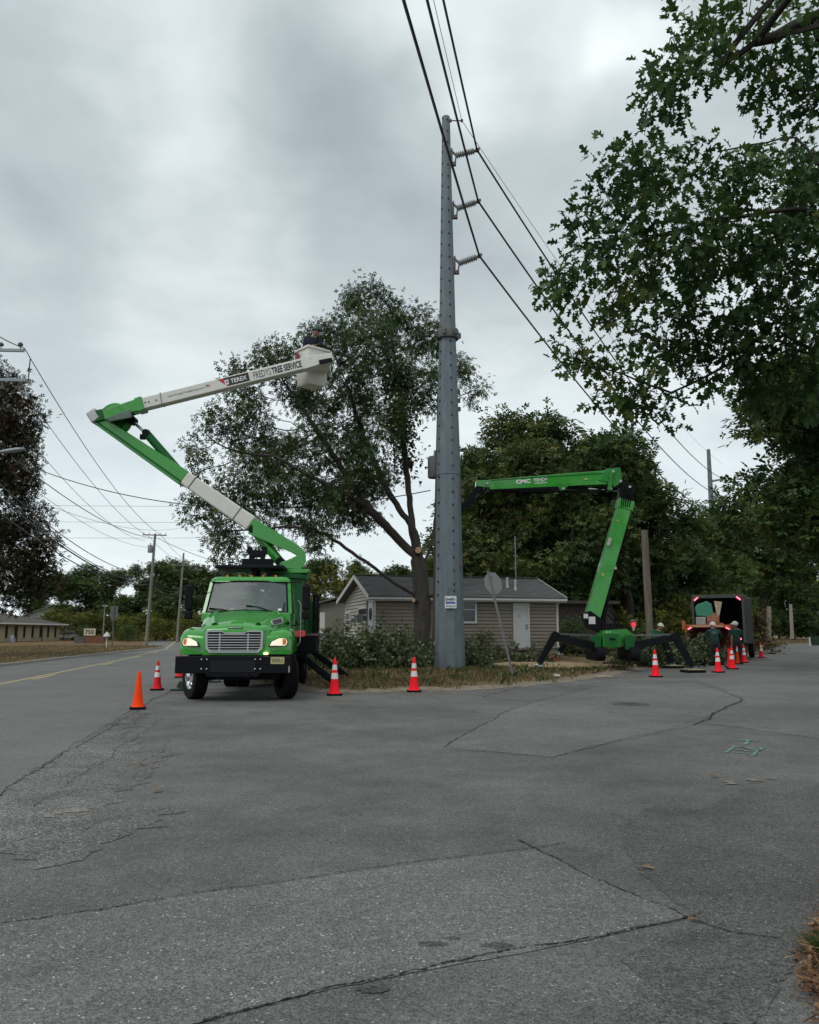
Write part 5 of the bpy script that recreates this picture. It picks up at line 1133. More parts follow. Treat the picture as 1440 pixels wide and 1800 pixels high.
bar('lower_boom_upper_section', (168, 735), (327, 843), 0.30, 0.46, 0.44, GREEN, bevel=0.03)
bar('boom_skid', (164, 737), (322, 849), 0.06, 0.06, 0.46, DGREEN, bevel=0.01)
ec = MB().tube([bp_(256, 760), bp_(322, 836)], [0.12, 0.12], 14).build('elbow_cylinder', DGREEN, T, 40)
MB().tube([bp_(234, 741), bp_(257, 762)], 0.045, 10).build('elbow_rod', CHROME, ec)
MB().lathe([(0.10, -0.15), (0.10, 0.15)], 12, Matrix.Translation(bp_(258, 762)) @ Matrix.Rotation(R(90), 4, 'X')).box(bp_(251, 768), (0.14, 0.12, 0.14)).build('cylinder_gland', BLACK, ec)
MB().lathe([(0.12, -0.16), (0.12, 0.16)], 14, Matrix.Translation(bp_(233, 739)) @ Matrix.Rotation(R(90), 4, 'X')).beam(bp_(222, 734), bp_(236, 742), 0.26, 0.2).build('elbow_link', BLACK, ec)
# elbow: drum, side arm, end box
dr_ = MB().lathe([(0.0, -0.14), (0.44, -0.14), (0.46, -0.1), (0.46, 0.1), (0.44, 0.14), (0.0, 0.14)], 32, Matrix.Translation(bp_(204, 737, 0.12)) @ Matrix.Rotation(R(90), 4, 'X'), False).build('elbow_drum', GREEN, T, 40)
MB().lathe([(0.30, -0.17), (0.30, 0.17)], 24, Matrix.Translation(bp_(205, 740, 0.12)) @ Matrix.Rotation(R(90), 4, 'X')).build('drum_hub', DGREEN, dr_, 40)
ua, ub = (186, 732), (254, 711)
bar('upper_boom_root', ua, ub, 0.30, 0.36, 0.34, GREEN, dy=-0.3)
bar('root_clamp', (242, 714.7), (254.5, 711), 0.40, 0.41, 0.40, GREEN, dy=-0.3)
bar('hose_guard', (191, 738), (231, 727), 0.13, 0.24, 0.08, M('greenish_grey', (0.10, 0.14, 0.12), 0.6, var=0.3), dy=-0.55)
bar('end_box', (160, 738), (176, 728), 0.34, 0.36, 0.4, SILVER, dy=-0.1, bevel=0.04)
bar('elbow_fork', (172, 735), (206, 728), 0.34, 0.3, 0.5, DGREEN, dy=-0.05)
UB = bar('upper_boom', (253, 711.2), (536, 641), 0.335, 0.335, 0.30, WHITE, dy=-0.3, bevel=0.03)
bar('upper_boom_tip', (534, 641.5), (586, 629.5), 0.37, 0.24, 0.34, WHITE, dy=-0.3, bevel=0.02)
bar('tip_winch', (561, 637), (584, 632), 0.14, 0.12, 0.05, BLACK, dy=-0.49)
bar('boom_band', (285, 703), (286.5, 702.7), 0.345, 0.345, 0.31, M('grey_band', (0.16, 0.155, 0.14), 0.7), UB, 0.0, -0.3)
for px, py in ((258, 710), (264, 709), (277, 706)): MB().lathe([(0.02, -0.17), (0.02, 0.17)], 6, Matrix.Translation(bp_(px, py, -0.3)) @ Matrix.Rotation(R(90), 4, 'X')).build('boom_bolt', BLACK, UB)
fx = (bp_(536, 641, -0.3) - bp_(253, 711.2, -0.3)).normalized(); fn = Ti.to_3x3() @ V3((0, -1, 0)); fy = fn.cross(fx)
def onboom(px, dperp=0.0):
    t = (px - 253) / (536 - 253); o = bp_(253, 711.2, -0.3).lerp(bp_(536, 641, -0.3), t); m = frame(o, fx, fy); return m @ Matrix.Translation((0, dperp, 0.151))
wl_ = lambda a, b: (bp_(b, 650, -0.3) - bp_(a, 650, -0.3)).length * 1.03
text('boom_lettering', 'www.FredysTreeService.com', TEXTK, onboom(329), wl_(297, 361), 0.075, UB, 0.0)
text('boom_lettering', 'FREDYS', TEXTK, onboom(462), wl_(447, 477), 0.20, UB, 0.0)
text('boom_lettering', 'TREE SERVICE', TEXTK, onboom(505), wl_(479, 531), 0.20, UB, 0.035)
tw = wl_(389, 439)
MB().prism([(-tw * 0.36, 0.135), (tw / 2, 0.135), (tw / 2, -0.12), (-tw * 0.22, -0.12)], 0.004, onboom(414)).build('maker_panel', TEXTK, UB)
MB().prism([(-tw * 0.56, 0.135), (-tw * 0.36, 0.135), (-tw * 0.22, -0.12), (-tw * 0.27, -0.12)], 0.004, onboom(414)).build('red_wedge', M('red_print', (0.45, 0.02, 0.03), 0.5), UB)
text('maker_lettering', 'TEREX', TEXTW, onboom(421), wl_(407, 435), 0.125, UB, 0.02, 0.009)
sq = onboom(400) @ Matrix.Translation((0, 0, 0.006))
MB().prism([(-0.05, -0.07), (0.06, -0.07), (0.06, 0.07), (-0.05, 0.07)], 0.002, sq).build('maker_mark', TEXTW, UB)
MB().prism([(-0.02, -0.035), (0.04, -0.035), (0.04, -0.012), (-0.02, -0.012)], 0.002, sq @ Matrix.Translation((0, 0, 0.002))).prism([(-0.02, 0.012), (0.04, 0.012), (0.04, 0.035), (-0.02, 0.035)], 0.002, sq @ Matrix.Translation((0, 0, 0.002))).build('maker_mark_bars', TEXTK, UB)
fl = onboom(368, 0.03); MB().prism(rrect(0.06, 0.04, 0.002, 1), 0.003, fl).build('flag_decal', TEXTW, UB)
for k in range(4): MB().prism([(-0.06, -0.037 + k * 0.02), (0.06, -0.037 + k * 0.02), (0.06, -0.027 + k * 0.02), (-0.06, -0.027 + k * 0.02)], 0.002, fl @ Matrix.Translation((0, 0, 0.003))).build('flag_stripe', M('flag_red', (0.4, 0.05, 0.06), 0.6), UB)
MB().prism([(-0.06, 0.0), (-0.01, 0.0), (-0.01, 0.04), (-0.06, 0.04)], 0.002, fl @ Matrix.Translation((0, 0, 0.004))).build('flag_canton', BLUE, UB)
# bucket: corner toward the viewer
bc = bp_(548, 680, 0.45); bt = bp_(548, 617, 0.45); bh = bt.z - bc.z
def bring(z, a, yaw=R(38)):
    m = Matrix.Translation((bc.x, bc.y, z)) @ Matrix.Rotation(yaw, 4, 'Z'); return [m @ V3((x, y, 0)) for x, y in rrect(a, a * 0.95, 0.035, 2)]
z0 = bc.z
BK = MB().loft([bring(z0, 0.28), bring(z0 + 0.06, 0.325), bring(z0 + bh, 0.365), bring(z0 + bh, 0.33), bring(z0 + 0.05, 0.295)]).build('bucket', WHITE, T, 40)
MB().loft([bring(z0 + bh - 0.05, 0.40), bring(z0 + bh + 0.01, 0.40), bring(z0 + bh + 0.01, 0.33), bring(z0 + bh - 0.02, 0.33)], cap=False).build('bucket_lip', WHITE, BK, 40)
MB().span((bc.x - 0.46, bc.y - 0.2, z0 + bh - 0.32), (bc.x - 0.40, bc.y + 0.05, z0 + bh - 0.12)).build('control_guard', M('red_guard', (0.25, 0.02, 0.015), 0.5), BK)
MB().box(bp_(566, 642, 0.1), (0.5, 0.5, 0.34)).build('bucket_mount', WHITE, T, bevel=0.03)
# ---------------------------------------------------------------- traffic cones
CONEO = M('fluorescent_orange_plastic', (1.0, 0.06, 0.004), 0.55, var=0.04, spec=0.12)
CONER = M('fluorescent_red_plastic', (1.0, 0.014, 0.028), 0.55, var=0.05, dirt=((0.6, 0.015, 0.02), 8, 0.62, 0.5), spec=0.12)
CONEF = M('faded_red_plastic', (0.72, 0.02, 0.026), 0.6, var=0.12, spec=0.12)
CONEG = M('lime_plastic', (0.12, 0.22, 0.05), 0.6, var=0.12)
CONEW = M('reflective_sleeve', (0.72, 0.70, 0.70), 0.5, var=0.12, vs_=14)
def cone(label, x, y, h, mat, sleeves=2, rotz=0.2, z=0.006, base=RUBBER):
    c = thing('traffic_cone', label, 'traffic cone', (x, y, z), rotz, 'traffic cones around the work area'); k = h / 0.91
    rad = lambda t: 0.135 * k * (1 - t) + 0.032 * k * t
    MB().prism(rrect(0.19 * k, 0.19 * k, 0.05 * k, 3), 0.045, Matrix.Translation((0, 0, 0.0225))).build('cone_base', base, c, bevel=0.008)
    MB().lathe([(0.165 * k, 0.045), (0.15 * k, 0.065), (rad(0.06), 0.10)] + [(rad(t), t * h) for t in (0.3, 0.6, 0.93)] + [(0.026 * k, h * 0.985), (0.016 * k, h), (0.0, h)], 24, None, False).build('cone_body', mat, c, 40)
    sl = {0: (), 1: ((0.68, 0.90),), 2: ((0.44, 0.60), (0.68, 0.82))}[sleeves]
    for a, b in sl: MB().lathe([(rad(a) + 0.0045, a * h), (rad(b) + 0.0045, b * h)], 24, None, False).build('reflective_sleeve', CONEW, c, 40)
    return c
def coneat(label, px, py, h, mat, sl=2, rotz=0.2, z=0.006):
    p = gnd(px, py, z); return cone(label, p.x, p.y, h, mat, sl, rotz, z)
coneat('plain bright orange cone without bands in front of the truck', 242, 1246, 0.76, CONEO, 0, 0.3, 0.01)
coneat('faded red banded cone left of the truck bumper', 276, 1213, 0.79, CONEF, 2, 0.1, 0.01)
coneat('red banded cone right of the truck at its outrigger', 588, 1222, 0.91, CONER, 2, 0.15)
coneat('red banded cone left of the foot of the steel pole', 728, 1216, 0.90, CONER, 2, 0.05)
coneat('red banded cone in front of the lift', 1153, 1190, 0.95, CONER, 2, 0.1)
coneat('nearest red banded cone of the group behind the chipper', 1263, 1182, 0.95, CONER, 2, 0.35)
coneat('second nearest red banded cone of the group behind the chipper', 1288, 1176, 0.95, CONER, 2, 0.3)
coneat('plain orange cone peeking out behind a banded cone near the chipper', 1283, 1173, 0.85, CONEF, 0, 0.2)
coneat('orange cone with one broad white band near the chipper', 1298, 1167, 0.91, CONEO, 1, 0.2)
coneat('farthest banded cone of the group beside the chip truck wheel', 1309, 1165, 0.91, CONER, 2, 0.0)
coneat('lone dull red cone on the street ahead of the chip truck', 1339, 1156, 0.93, CONEF, 2, 0.0)
coneat('lime green cone farther up the side street', 1359, 1149, 0.95, CONEG, 0, 0.0)
coneat('red banded cone half hidden behind the truck front wheel', 316, 1191, 0.8, CONEF, 2, 0.2, 0.01)

# ---------------------------------------------------------------- spider lift
LY = 34.0; lo = spot(1077, 1140, LY); LF = thing('spider_lift', 'green tracked spider lift on black outriggers with its arm folded over the house', 'lift', (lo.x, LY, lz(lo.x, LY)))
lb = Vector(LF.location)
def lp_(px, py, dy=0.0): return spot(px, py, LY + dy) - lb
def lbar(name, a, b, h0, h1, w_, mat, dy=0.0, dy2=None, parent=LF, bevel=0.015):
    return MB().beam(lp_(*a, dy), lp_(*b, dy if dy2 is None else dy2), w_, h0, (0, 0, 1), w_, h1).build(name, mat, parent, bevel=bevel)
def lplate(name, pts, th, mat, dy=0.0, parent=LF, bevel=0.01):
    P = [lp_(px, py, dy) for px, py in pts]; m = frame(P[0], (1, 0, 0), (0, 0, 1)); mi = m.inverted()
    return MB().prism([((mi @ p).x, (mi @ p).y) for p in P], th, m).build(name, mat, parent, bevel=bevel)
a_, b2 = lp_(1060, 1112, -1.2), lp_(1092, 1138, -1.2)
HOODG = MB().span((a_.x, a_.y, b2.z), (b2.x, a_.y + 0.9, a_.z)).build('engine_cover', LIFTG_SHADED, LF, bevel=0.03)
for k in range(9): MB().span((a_.x + 0.06 + k * (b2.x - a_.x - 0.12) / 9, a_.y - 0.012, b2.z + 0.05), (a_.x + 0.075 + k * (b2.x - a_.x - 0.12) / 9, a_.y + 0.0, a_.z - 0.05)).build('cover_slot', DGREEN, HOODG)
for k in range(7): MB().span((a_.x + 0.05, a_.y - 0.016, b2.z + 0.07 + k * 0.075), (b2.x - 0.05, a_.y - 0.008, b2.z + 0.082 + k * 0.075)).build('cover_slat', DGREEN, HOODG)
MB().span((a_.x + 0.25, a_.y - 0.02, b2.z + 0.27), (b2.x - 0.22, a_.y - 0.008, b2.z + 0.36)).build('maker_plate', BLACK, HOODG)
for x_ in (-0.06, 0.06): MB().lathe([(0.04, 0), (0.04, 0.05), (0, 0.06)], 8, frame(((a_.x + b2.x) / 2 - 0.1 + x_, a_.y + 0.2, a_.z), (1, 0, 0), (0, 1, 0))).build('work_lamp', CHROME, HOODG)
lplate('chassis_plate', [(1056, 1108), (1097, 1106), (1112, 1118), (1112, 1132), (1052, 1132), (1050, 1118)], 0.9, LIFTG_SHADED, -0.4)
for x0, x1 in ((1037, 1056), (1096, 1114)):
    lplate('track_guard', [(x0, 1122), (x0 + 6, 1116), (x1 - 4, 1116), (x1, 1124), (x1 - 1, 1142), (x0 + 3, 1142)], 0.35, DGREEN, -0.9)
    t_ = []
    for k in range(24):
        a = 2 * math.pi * k / 24; t_.append((0.85 * (1 if math.cos(a) > 0 else -1) + 0.28 * math.cos(a), 0.28 * math.sin(a)))
    c = lp_((x0 + x1) / 2, 1148.5, -0.2)
    tr = MB().prism(t_, 0.36, frame(c, (0, 1, 0), (0, 0, 1))).build('track', RUBBER, LF, bevel=0.03)
    for k in range(5): MB().lathe([(0.16, -0.2), (0.16, 0.2)], 14, Matrix.Translation(c + Vector((0, -0.8 + k * 0.4, 0))) @ Matrix.Rotation(R(90), 4, 'Y')).build('road_wheel', BLACK, tr, 40)
MB().lathe([(0.045, 0), (0.06, 0.02), (0.045, 0.04), (0.03, 0.02)], 12, frame(lp_(1065, 1149, -1.25), (1, 0, 0), (0, 0, 1)), False).build('tow_eye', CHROME, LF)
MB().lathe([(0.45, 0.0), (0.45, 0.32), (0.38, 0.34)], 20, Matrix.Translation(lp_(1070, 1110, -0.1))).build('turntable', BLACK, LF, 40)
lplate('boom_base', [(1022, 1078), (1036, 1074), (1070, 1098), (1086, 1104), (1084, 1112), (1052, 1112), (1030, 1102)], 0.5, BLACK, -0.1)
MB().tube([lp_(1074, 1074, -0.45), lp_(1086, 1090, -0.4), lp_(1092, 1106, -0.4)], 0.035, 6).tube([lp_(1068, 1080, -0.45), lp_(1080, 1092, -0.5), lp_(1086, 1108, -0.4)], 0.03, 6).build('hose_loop', RUBBER, LF)
for p0_, p1_ in (((1026, 1079), (1034, 1087)), ((1035, 1084), (1047, 1097))):
    A, B = lp_(*p0_, -0.36), lp_(*p1_, -0.36); MB().span((A.x, A.y - 0.004, B.z), (B.x, A.y, A.z)).build('notice_plate', M('lift_notice', (0.6, 0.58, 0.58), 0.6, var=0.15, vs_=20), LF)
lbar('lower_boom', (1041, 1084), (1099, 884), 0.60, 0.56, 0.5, GREEN)
lbar('lower_boom_shade_bar', (1050, 1086), (1107, 888), 0.16, 0.16, 0.46, BLACK)  # black strip standing in for the shading along the boom's underside
lbar('boom_head_band', (1096, 896), (1100, 880), 0.66, 0.66, 0.56, GREEN)
lplate('ram_bracket', [(1068, 965), (1082, 996), (1079, 1003), (1056, 1008)], 0.44, LIFTG_SHADED, 0.0)
A, B = lp_(1075, 1002), lp_(1060, 1094); lr = MB().tube([B, B.lerp(A, 0.55)], 0.11, 12).build('lift_ram', BLACK, LF, 40); MB().tube([B.lerp(A, 0.5), A], 0.05, 10).build('ram_rod', CHROME, lr)
dm = frame(lp_(1071, 952, -0.36), (lp_(1099, 884) - lp_(1041, 1084)).normalized().cross(Vector((0, 1, 0))) * -1, (lp_(1099, 884) - lp_(1041, 1084)))
MB().prism(rrect(0.07, 0.16, 0.02, 2), 0.01, dm).build('warning_decal', M('decal', (0.42, 0.36, 0.33), 0.6, var=0.5, vs_=18), LF)
lplate('elbow', [(1085, 892), (1088, 862), (1084, 852), (1092, 846), (1112, 854), (1114, 864), (1108, 890)], 0.46, BLACK, 0.0)
for k in range(5): MB().tube([lp_(1090 + k * 5, 846 + k * 2, -0.24), lp_(1094 + k * 4, 868 + k, -0.3), lp_(1092 + k * 3.5, 892, -0.26)], 0.03, 6).build('elbow_hose', RUBBER, LF)
UL = lbar('upper_boom', (1090, 839), (860, 853.5), 0.62, 0.42, 0.46, GREEN)
lbar('upper_boom_rail', (1086, 832), (862, 846), 0.05, 0.04, 0.49, DGREEN, parent=UL)
lbar('upper_boom_shade_bar', (985, 858), (858, 862), 0.12, 0.1, 0.4, BLACK)  # black bar standing in for shade under the upper boom
lplate('ram_bracket', [(975, 852), (1002, 850), (992, 862), (986, 865)], 0.4, LIFTG_SHADED, -0.04)
lplate('boom_end_plate', [(1050, 846), (1064, 826), (1088, 824), (1090, 850), (1078, 858), (1066, 850)], 0.54, LIFTG_SHADED, 0)
lbar('link_arm', (1075, 830), (1071, 862), 0.16, 0.14, 0.08, LIFTG_SHADED, -0.32)
A, B = lp_(990, 856), lp_(1088, 863); lr = MB().tube([A, A.lerp(B, 0.45)], 0.075, 12).build('fold_ram', BLACK, LF, 40); MB().tube([A.lerp(B, 0.4), B], 0.04, 10).build('ram_rod', CHROME, lr)
for k in range(3):
    MB().tube([lp_(1086, 858 + k * 1.5, -0.18 + k * 0.06), lp_(1040, 861 + k * 2.5, -0.15 + k * 0.08), lp_(985, 863 + k, -0.14 + k * 0.08), lp_(900, 864 + k, -0.12 + k * 0.08), lp_(860, 862, -0.1 + k * 0.08)], 0.02, 5).build('boom_hose', RUBBER, LF)
    MB().tube([lp_(1108 + k, 892, -0.16 + k * 0.1), lp_(1096 + k * 1.5, 945, -0.15 + k * 0.1), lp_(1072 + k * 1.5, 1030, -0.15 + k * 0.1), lp_(1054 + k, 1090, -0.1 + k * 0.1)], 0.02, 5).build('boom_hose', RUBBER, LF)
for px, py in ((1075, 831), (1071, 861), (1088, 848), (1104, 858), (988, 861), (1079, 1000), (1040, 1090), (856, 852)):
    MB().lathe([(0.0, -0.33), (0.055, -0.33), (0.06, -0.3), (0.06, 0.3), (0.055, 0.33), (0.0, 0.33)], 12, Matrix.Translation(lp_(px, py)) @ Matrix.Rotation(R(90), 4, 'X'), False).build('pivot_pin', SILVER, LF, 40)
for px, py, w_, h_ in ((1060, 1010, 0.09, 0.13), (1086, 915, 0.1, 0.06), (1030, 842, 0.12, 0.07)):
    A = lp_(px, py, -0.262); MB().box(A, (w_, 0.006, h_)).build('warning_decal', M('decal_yellow', (0.45, 0.4, 0.2), 0.6, var=0.4, vs_=18), LF)
lbar('boom_nose', (864, 852), (836, 851), 0.34, 0.24, 0.4, GREEN)
lbar('jib', (848, 850), (806, 902), 0.26, 0.22, 0.3, BLACK)
lbar('jib_link', (856, 858), (822, 893), 0.07, 0.07, 0.34, BLACK)
um = frame(lp_(950, 845.5, -0.236), lp_(1090, 839) - lp_(860, 853.5), (0, 0, 1))
text('lift_lettering', 'CMC', TEXTW, um @ Matrix.Translation((-0.72, 0.03, 0)), 0.62, 0.17, UL, 0.05, 0.004)
text('lift_lettering', '90HD+', TEXTW, um @ Matrix.Translation((0.02, 0.06, 0)), 0.58, 0.15, UL, 0.0, 0.004)
MB().prism([(-0.27, -0.07), (0.27, -0.07), (0.27, -0.095), (-0.27, -0.095)], 0.003, um @ Matrix.Translation((0.02, 0, 0.004))).build('lift_underline', TEXTW, UL)
def leg(side, pts, dy0, dy1, pad_px=None):
    (x0, y0), (x1, y1), (x2, y2) = pts
    o = lbar('outrigger', (x0, y0), (x1, y1), 0.34, 0.26, 0.22, BLACK, dy0, dy1)
    MB().beam(lp_(x1, y1 - 4, dy1), lp_(x2, y2 - 4, dy1), 0.2, 0.3, (0, 0, 1), 0.16, 0.2).build('outrigger_leg', BLACK, o, bevel=0.015)
    MB().lathe([(0.17, -0.14), (0.17, 0.14)], 14, Matrix.Translation(lp_(x1, y1 - 2, dy1)) @ Matrix.Rotation(R(90), 4, 'X')).build('outrigger_joint', BLACK, o, 40)
    MB().beam(lp_(x0, y0 - 20, dy0), lp_(x1, y1 - 6, dy1), 0.07, 0.06).build('outrigger_stay', M('stay_steel', (0.12, 0.125, 0.125), 0.5, 0.3), o)
    f_ = lp_(x2, y2, dy1)
    MB().lathe([(0.06, -0.02), (0.17, 0.0), (0.17, 0.05), (0.06, 0.12), (0.05, 0.24)], 14, Matrix.Translation(f_ + Vector((0, 0, -0.03)))).build('outrigger_foot', CHROME, o, 40)
    return spot(x2, y2, LY + dy1)
f1 = leg(1, ((1106, 1137), (1186, 1121), (1218, 1176)), -0.9, -1.4)
f2 = leg(1, ((1104, 1136), (1166, 1124), (1182, 1169)), 0.9, 2.6)
f3 = leg(-1, ((1046, 1137), (976, 1120), (948, 1170)), -0.9, -2.4)
f4 = leg(-1, ((1048, 1136), (1000, 1124), (984, 1150)), 0.9, 2.8)
PLY = M('pad_wood', (0.34, 0.27, 0.15), 0.8, var=0.25, vs_=8)
for f_, lb_ in ((f1, 'plywood pad under the nearest right foot of the lift'), (f2, 'plywood pad under the rear right foot of the lift')):
    zz = max(0.008, f_.z - 0.12)
    t = thing('outrigger_pad', lb_, 'pad', (f_.x, f_.y, 0.006), R(8), 'pads under the lift feet')
    MB().box((0, 0, 0.05), (0.72, 0.72, 0.1)).build('rubber_edge', RUBBER, t, bevel=0.01); MB().box((0, 0, 0.115), (0.66, 0.66, 0.03)).build('wood_top', PLY, t, bevel=0.005)
    MB().box((0, 0, 0.13 + (f_.z - 0.145) / 2), (0.3, 0.3, max(0.02, f_.z - 0.145))).build('packing_block', PLY, t)

# ---------------------------------------------------------------- chip truck
CX = spot(1264, 1110, 46); CT = thing('chip_truck', 'dark chip truck with open rear box and red lamps on the side street', 'truck', (CX.x, 46, 0), R(-27))
BOXG = M('dark_green_grey_steel', (0.055, 0.065, 0.058), 0.6, var=0.25, vs_=3)
BOXK = M('dark_interior', (0.012, 0.012, 0.012), 0.9)  # near-black colour for the box floor, front wall and lining
hw, zt = 1.32, 3.58
MB().span((-hw, 0, 1.0), (-hw + 0.06, 5, zt)).build('left_wall', BOXG, CT); MB().span((hw - 0.06, 0, 1.0), (hw, 5, zt)).build('right_wall', BOXG, CT)
MB().span((-hw, 0, zt), (hw, 5, zt + 0.05)).build('box_roof', BOXG, CT); MB().span((-hw, 0, 0.95), (hw, 5, 1.0)).build('box_floor', BOXK, CT); MB().span((-hw + .06, 4.94, 1.0), (hw - .06, 5, zt)).build('box_front', BOXK, CT)
MB().span((-hw + 0.061, 0.1, 1.0), (-hw + 0.075, 4.9, zt - 0.02)).span((hw - 0.075, 0.1, 1.0), (hw - 0.061, 4.9, zt - 0.02)).build('lining', BOXK, CT)
for k in range(9): MB().span((hw, 0.1 + k * 0.58, 1.0), (hw + 0.06, 0.2 + k * 0.58, zt)).build('side_rib', BOXG, CT)
MB().span((-hw - 0.03, -0.06, zt - 0.12), (hw + 0.03, 0.0, zt + 0.08)).build('rear_header', BOXG, CT)
RLAMP = M('red_lamp_lit', (0.5, 0.02, 0.03), 0.3, emit=(1.0, 0.10, 0.16), es=3.2)
for s_ in (-1, 1):
    MB().span((s_ * hw - 0.05, -0.06, 1.0), (s_ * hw + 0.05, 0.0, zt)).build('rear_post', BOXG, CT)
    MB().box((s_ * 1.12, -0.09, zt - 0.16), (0.26, 0.04, 0.07), Matrix.Rotation(R(-40 * s_ * -1), 3, 'Y')).build('rear_lamp', RLAMP, CT)
    for yy in (0.9, 1.9): MB().lathe([(0.25, -0.15), (0.5, -0.15), (0.52, -0.1), (0.52, 0.1), (0.5, 0.15), (0.25, 0.15)], 24, Matrix.Translation((s_ * 1.02, yy, 0.52)) @ Matrix.Rotation(R(90), 4, 'Y')).build('wheel', RUBBER, CT, 40)
MB().lathe([(0.06, 0), (0.06, 0.03), (0, 0.03)], 12, frame((hw - 0.22, -0.1, 1.2), (1, 0, 0), (0, 0, 1))).build('tail_lamp', RLAMP, CT)
MB().span((-1.2, -0.1, 0.7), (1.2, 0.0, 0.95)).span((-0.5, 0, 0.6), (0.5, 5, 0.95)).build('rear_frame', BLACK, CT)
MB().loft([[Vector((x * 1.15, 6.2 + y * 0.95, z)) for x, y in rrect(1, 1, 0.15, 3)] for z in (0.9, 2.0)] + [[Vector((x * 1.05, 6.1 + y * 0.8, z)) for x, y in rrect(1, 1, 0.2, 3)] for z in (2.7, 2.8)]).build('cab', BOXG, CT, 40)
MB().span((-0.9, 7.1, 0.8), (0.9, 8.4, 1.7)).build('bonnet', BOXG, CT, bevel=0.1)
for s_ in (-1, 1): MB().lathe([(0.25, -0.15), (0.5, -0.15), (0.52, 0.1), (0.5, 0.15), (0.25, 0.15)], 24, Matrix.Translation((s_ * 1.02, 7.6, 0.52)) @ Matrix.Rotation(R(90), 4, 'Y')).build('wheel', RUBBER, CT, 40)
mrx = MB().box((1.55, 5.6, 2.2), (0.2, 0.1, 0.5)).beam((1.15, 5.7, 2.4), (1.5, 5.6, 2.4), 0.03, 0.03).build('mirror', BLACK, CT)
# ---------------------------------------------------------------- wood chipper
WX = spot(1246, 1112, 42.5); WC = thing('wood_chipper', 'orange towed wood chipper with green discharge chute behind the chip truck', 'chipper', (WX.x, 42.5, 0), R(-20))
ORG = M('chipper_orange', (0.42, 0.12, 0.03), 0.5, var=0.25, vs_=4, dirt=((0.16, 0.07, 0.03), 5, 0.5, 0.8))
RDK = M('hopper_dark_red', (0.07, 0.015, 0.01), 0.8, var=0.3)
def hop(y, hw_, z0, z1): return [Vector((-hw_, y, z0)), Vector((hw_, y, z0)), Vector((hw_, y, z1)), Vector((-hw_, y, z1))]
MB().loft([hop(0, 1.08, 0.62, 1.85), hop(1.2, 0.5, 0.8, 1.5)], cap=False).build('infeed_hopper', ORG, WC)
MB().loft([hop(0.03, 1.04, 0.66, 1.81), hop(1.19, 0.47, 0.83, 1.47)], cap=False).build('hopper_lining', RDK, WC); MB().span((-0.5, 1.18, 0.8), (0.5, 1.22, 1.5)).build('feed_roller', RDK, WC)
for p in (((-1.12, -0.03, 1.8), (1.12, 0.05, 1.95)), ((-1.14, -0.03, 0.6), (-1.04, 0.05, 1.95)), ((1.04, -0.03, 0.6), (1.14, 0.05, 1.95)), ((-1.0, -0.5, 0.56), (1.0, 0.0, 0.64))): MB().span(*p).build('hopper_frame', ORG, WC, bevel=0.01)
for x0 in (-0.75, -0.25, 0.25): MB().span((x0, -0.045, 1.83), (x0 + 0.48, -0.035, 1.92)).build('reflective_tape', M('tape', (0.55, 0.30, 0.22), 0.5, var=0.3, vs_=5), WC)
for s_ in (-1, 1): MB().box((s_ * 0.92, -0.06, 1.76), (0.2, 0.03, 0.06), Matrix.Rotation(R(25 * s_), 3, 'Y')).build('tail_lamp', RLAMP, WC)
MB().span((-1.3, 0.2, 1.7), (-1.12, 0.9, 2.15)).span((-1.18, 0.9, 1.3), (-0.6, 1.9, 1.95)).build('engine_guard', ORG, WC, bevel=0.03)
MB().span((-0.55, 1.2, 0.6), (0.75, 3.0, 2.05)).build('drum_housing', ORG, WC, bevel=0.05)
MB().lathe([(0, -0.3), (0.42, -0.3), (0.45, -0.2), (0.45, 0.2), (0.42, 0.3), (0, 0.3)], 20, Matrix.Translation((0.25, 0.95, 2.0)) @ Matrix.Rotation(R(90), 4, 'Y'), False).build('top_roller', M('chipper_dark_orange', (0.2, 0.06, 0.02), 0.6, var=0.3), WC, 40)
MB().span((-0.6, 0.7, 1.95), (-0.1, 1.2, 2.35)).build('control_box', M('pale_grey_box', (0.33, 0.33, 0.32), 0.6, var=0.25, vs_=5), WC, bevel=0.03)
MB().loft([[Vector((cx_ + x * a, cy_ + y * a * 0.7, z)) for x, y in rrect(1, 1, 0.15, 2)] for cx_, cy_, a, z in ((0.2, 1.8, 0.22, 2.0), (0.2, 1.9, 0.2, 2.6))]).build('discharge_chute', ORG, WC, 40)
cg = M('chute_green', (0.03, 0.20, 0.12), 0.5, var=0.1)
MB().prism([(-0.45, 0.0), (0.42, -0.1), (0.34, 0.62), (0.1, 0.78), (-0.4, 0.6), (-0.52, 0.42)], 0.5, frame((-0.12, 1.9, 2.42), (1, 0, 0), (0, 0.1, 1))).build('chute_hood', cg, WC, bevel=0.03)
MB().prism([(0.0, 0.0), (0.12, 0.0), (0.3, 0.75), (-0.1, 0.8)], 0.45, frame((0.45, 1.92, 2.4), (1, 0, 0), (0, 0.1, 1))).build('chute_lip', M('chute_tan', (0.38, 0.30, 0.22), 0.6, var=0.3), WC, bevel=0.01)
for s_ in (-1, 1): MB().lathe([(0.2, -0.1), (0.36, -0.1), (0.37, 0.1), (0.2, 0.1)], 20, Matrix.Translation((s_ * 0.9, 2.2, 0.37)) @ Matrix.Rotation(R(90), 4, 'Y')).build('wheel', RUBBER, WC, 40)
MB().span((-0.1, 3.0, 0.5), (0.1, 4.2, 0.6)).build('drawbar', BLACK, WC)
for p in (((-0.9, -0.3, 0.02), (-0.8, -0.2, 0.6)), ((0.8, -0.3, 0.02), (0.9, -0.2, 0.6))): MB().span(*p).build('hopper_leg', BLACK, WC)

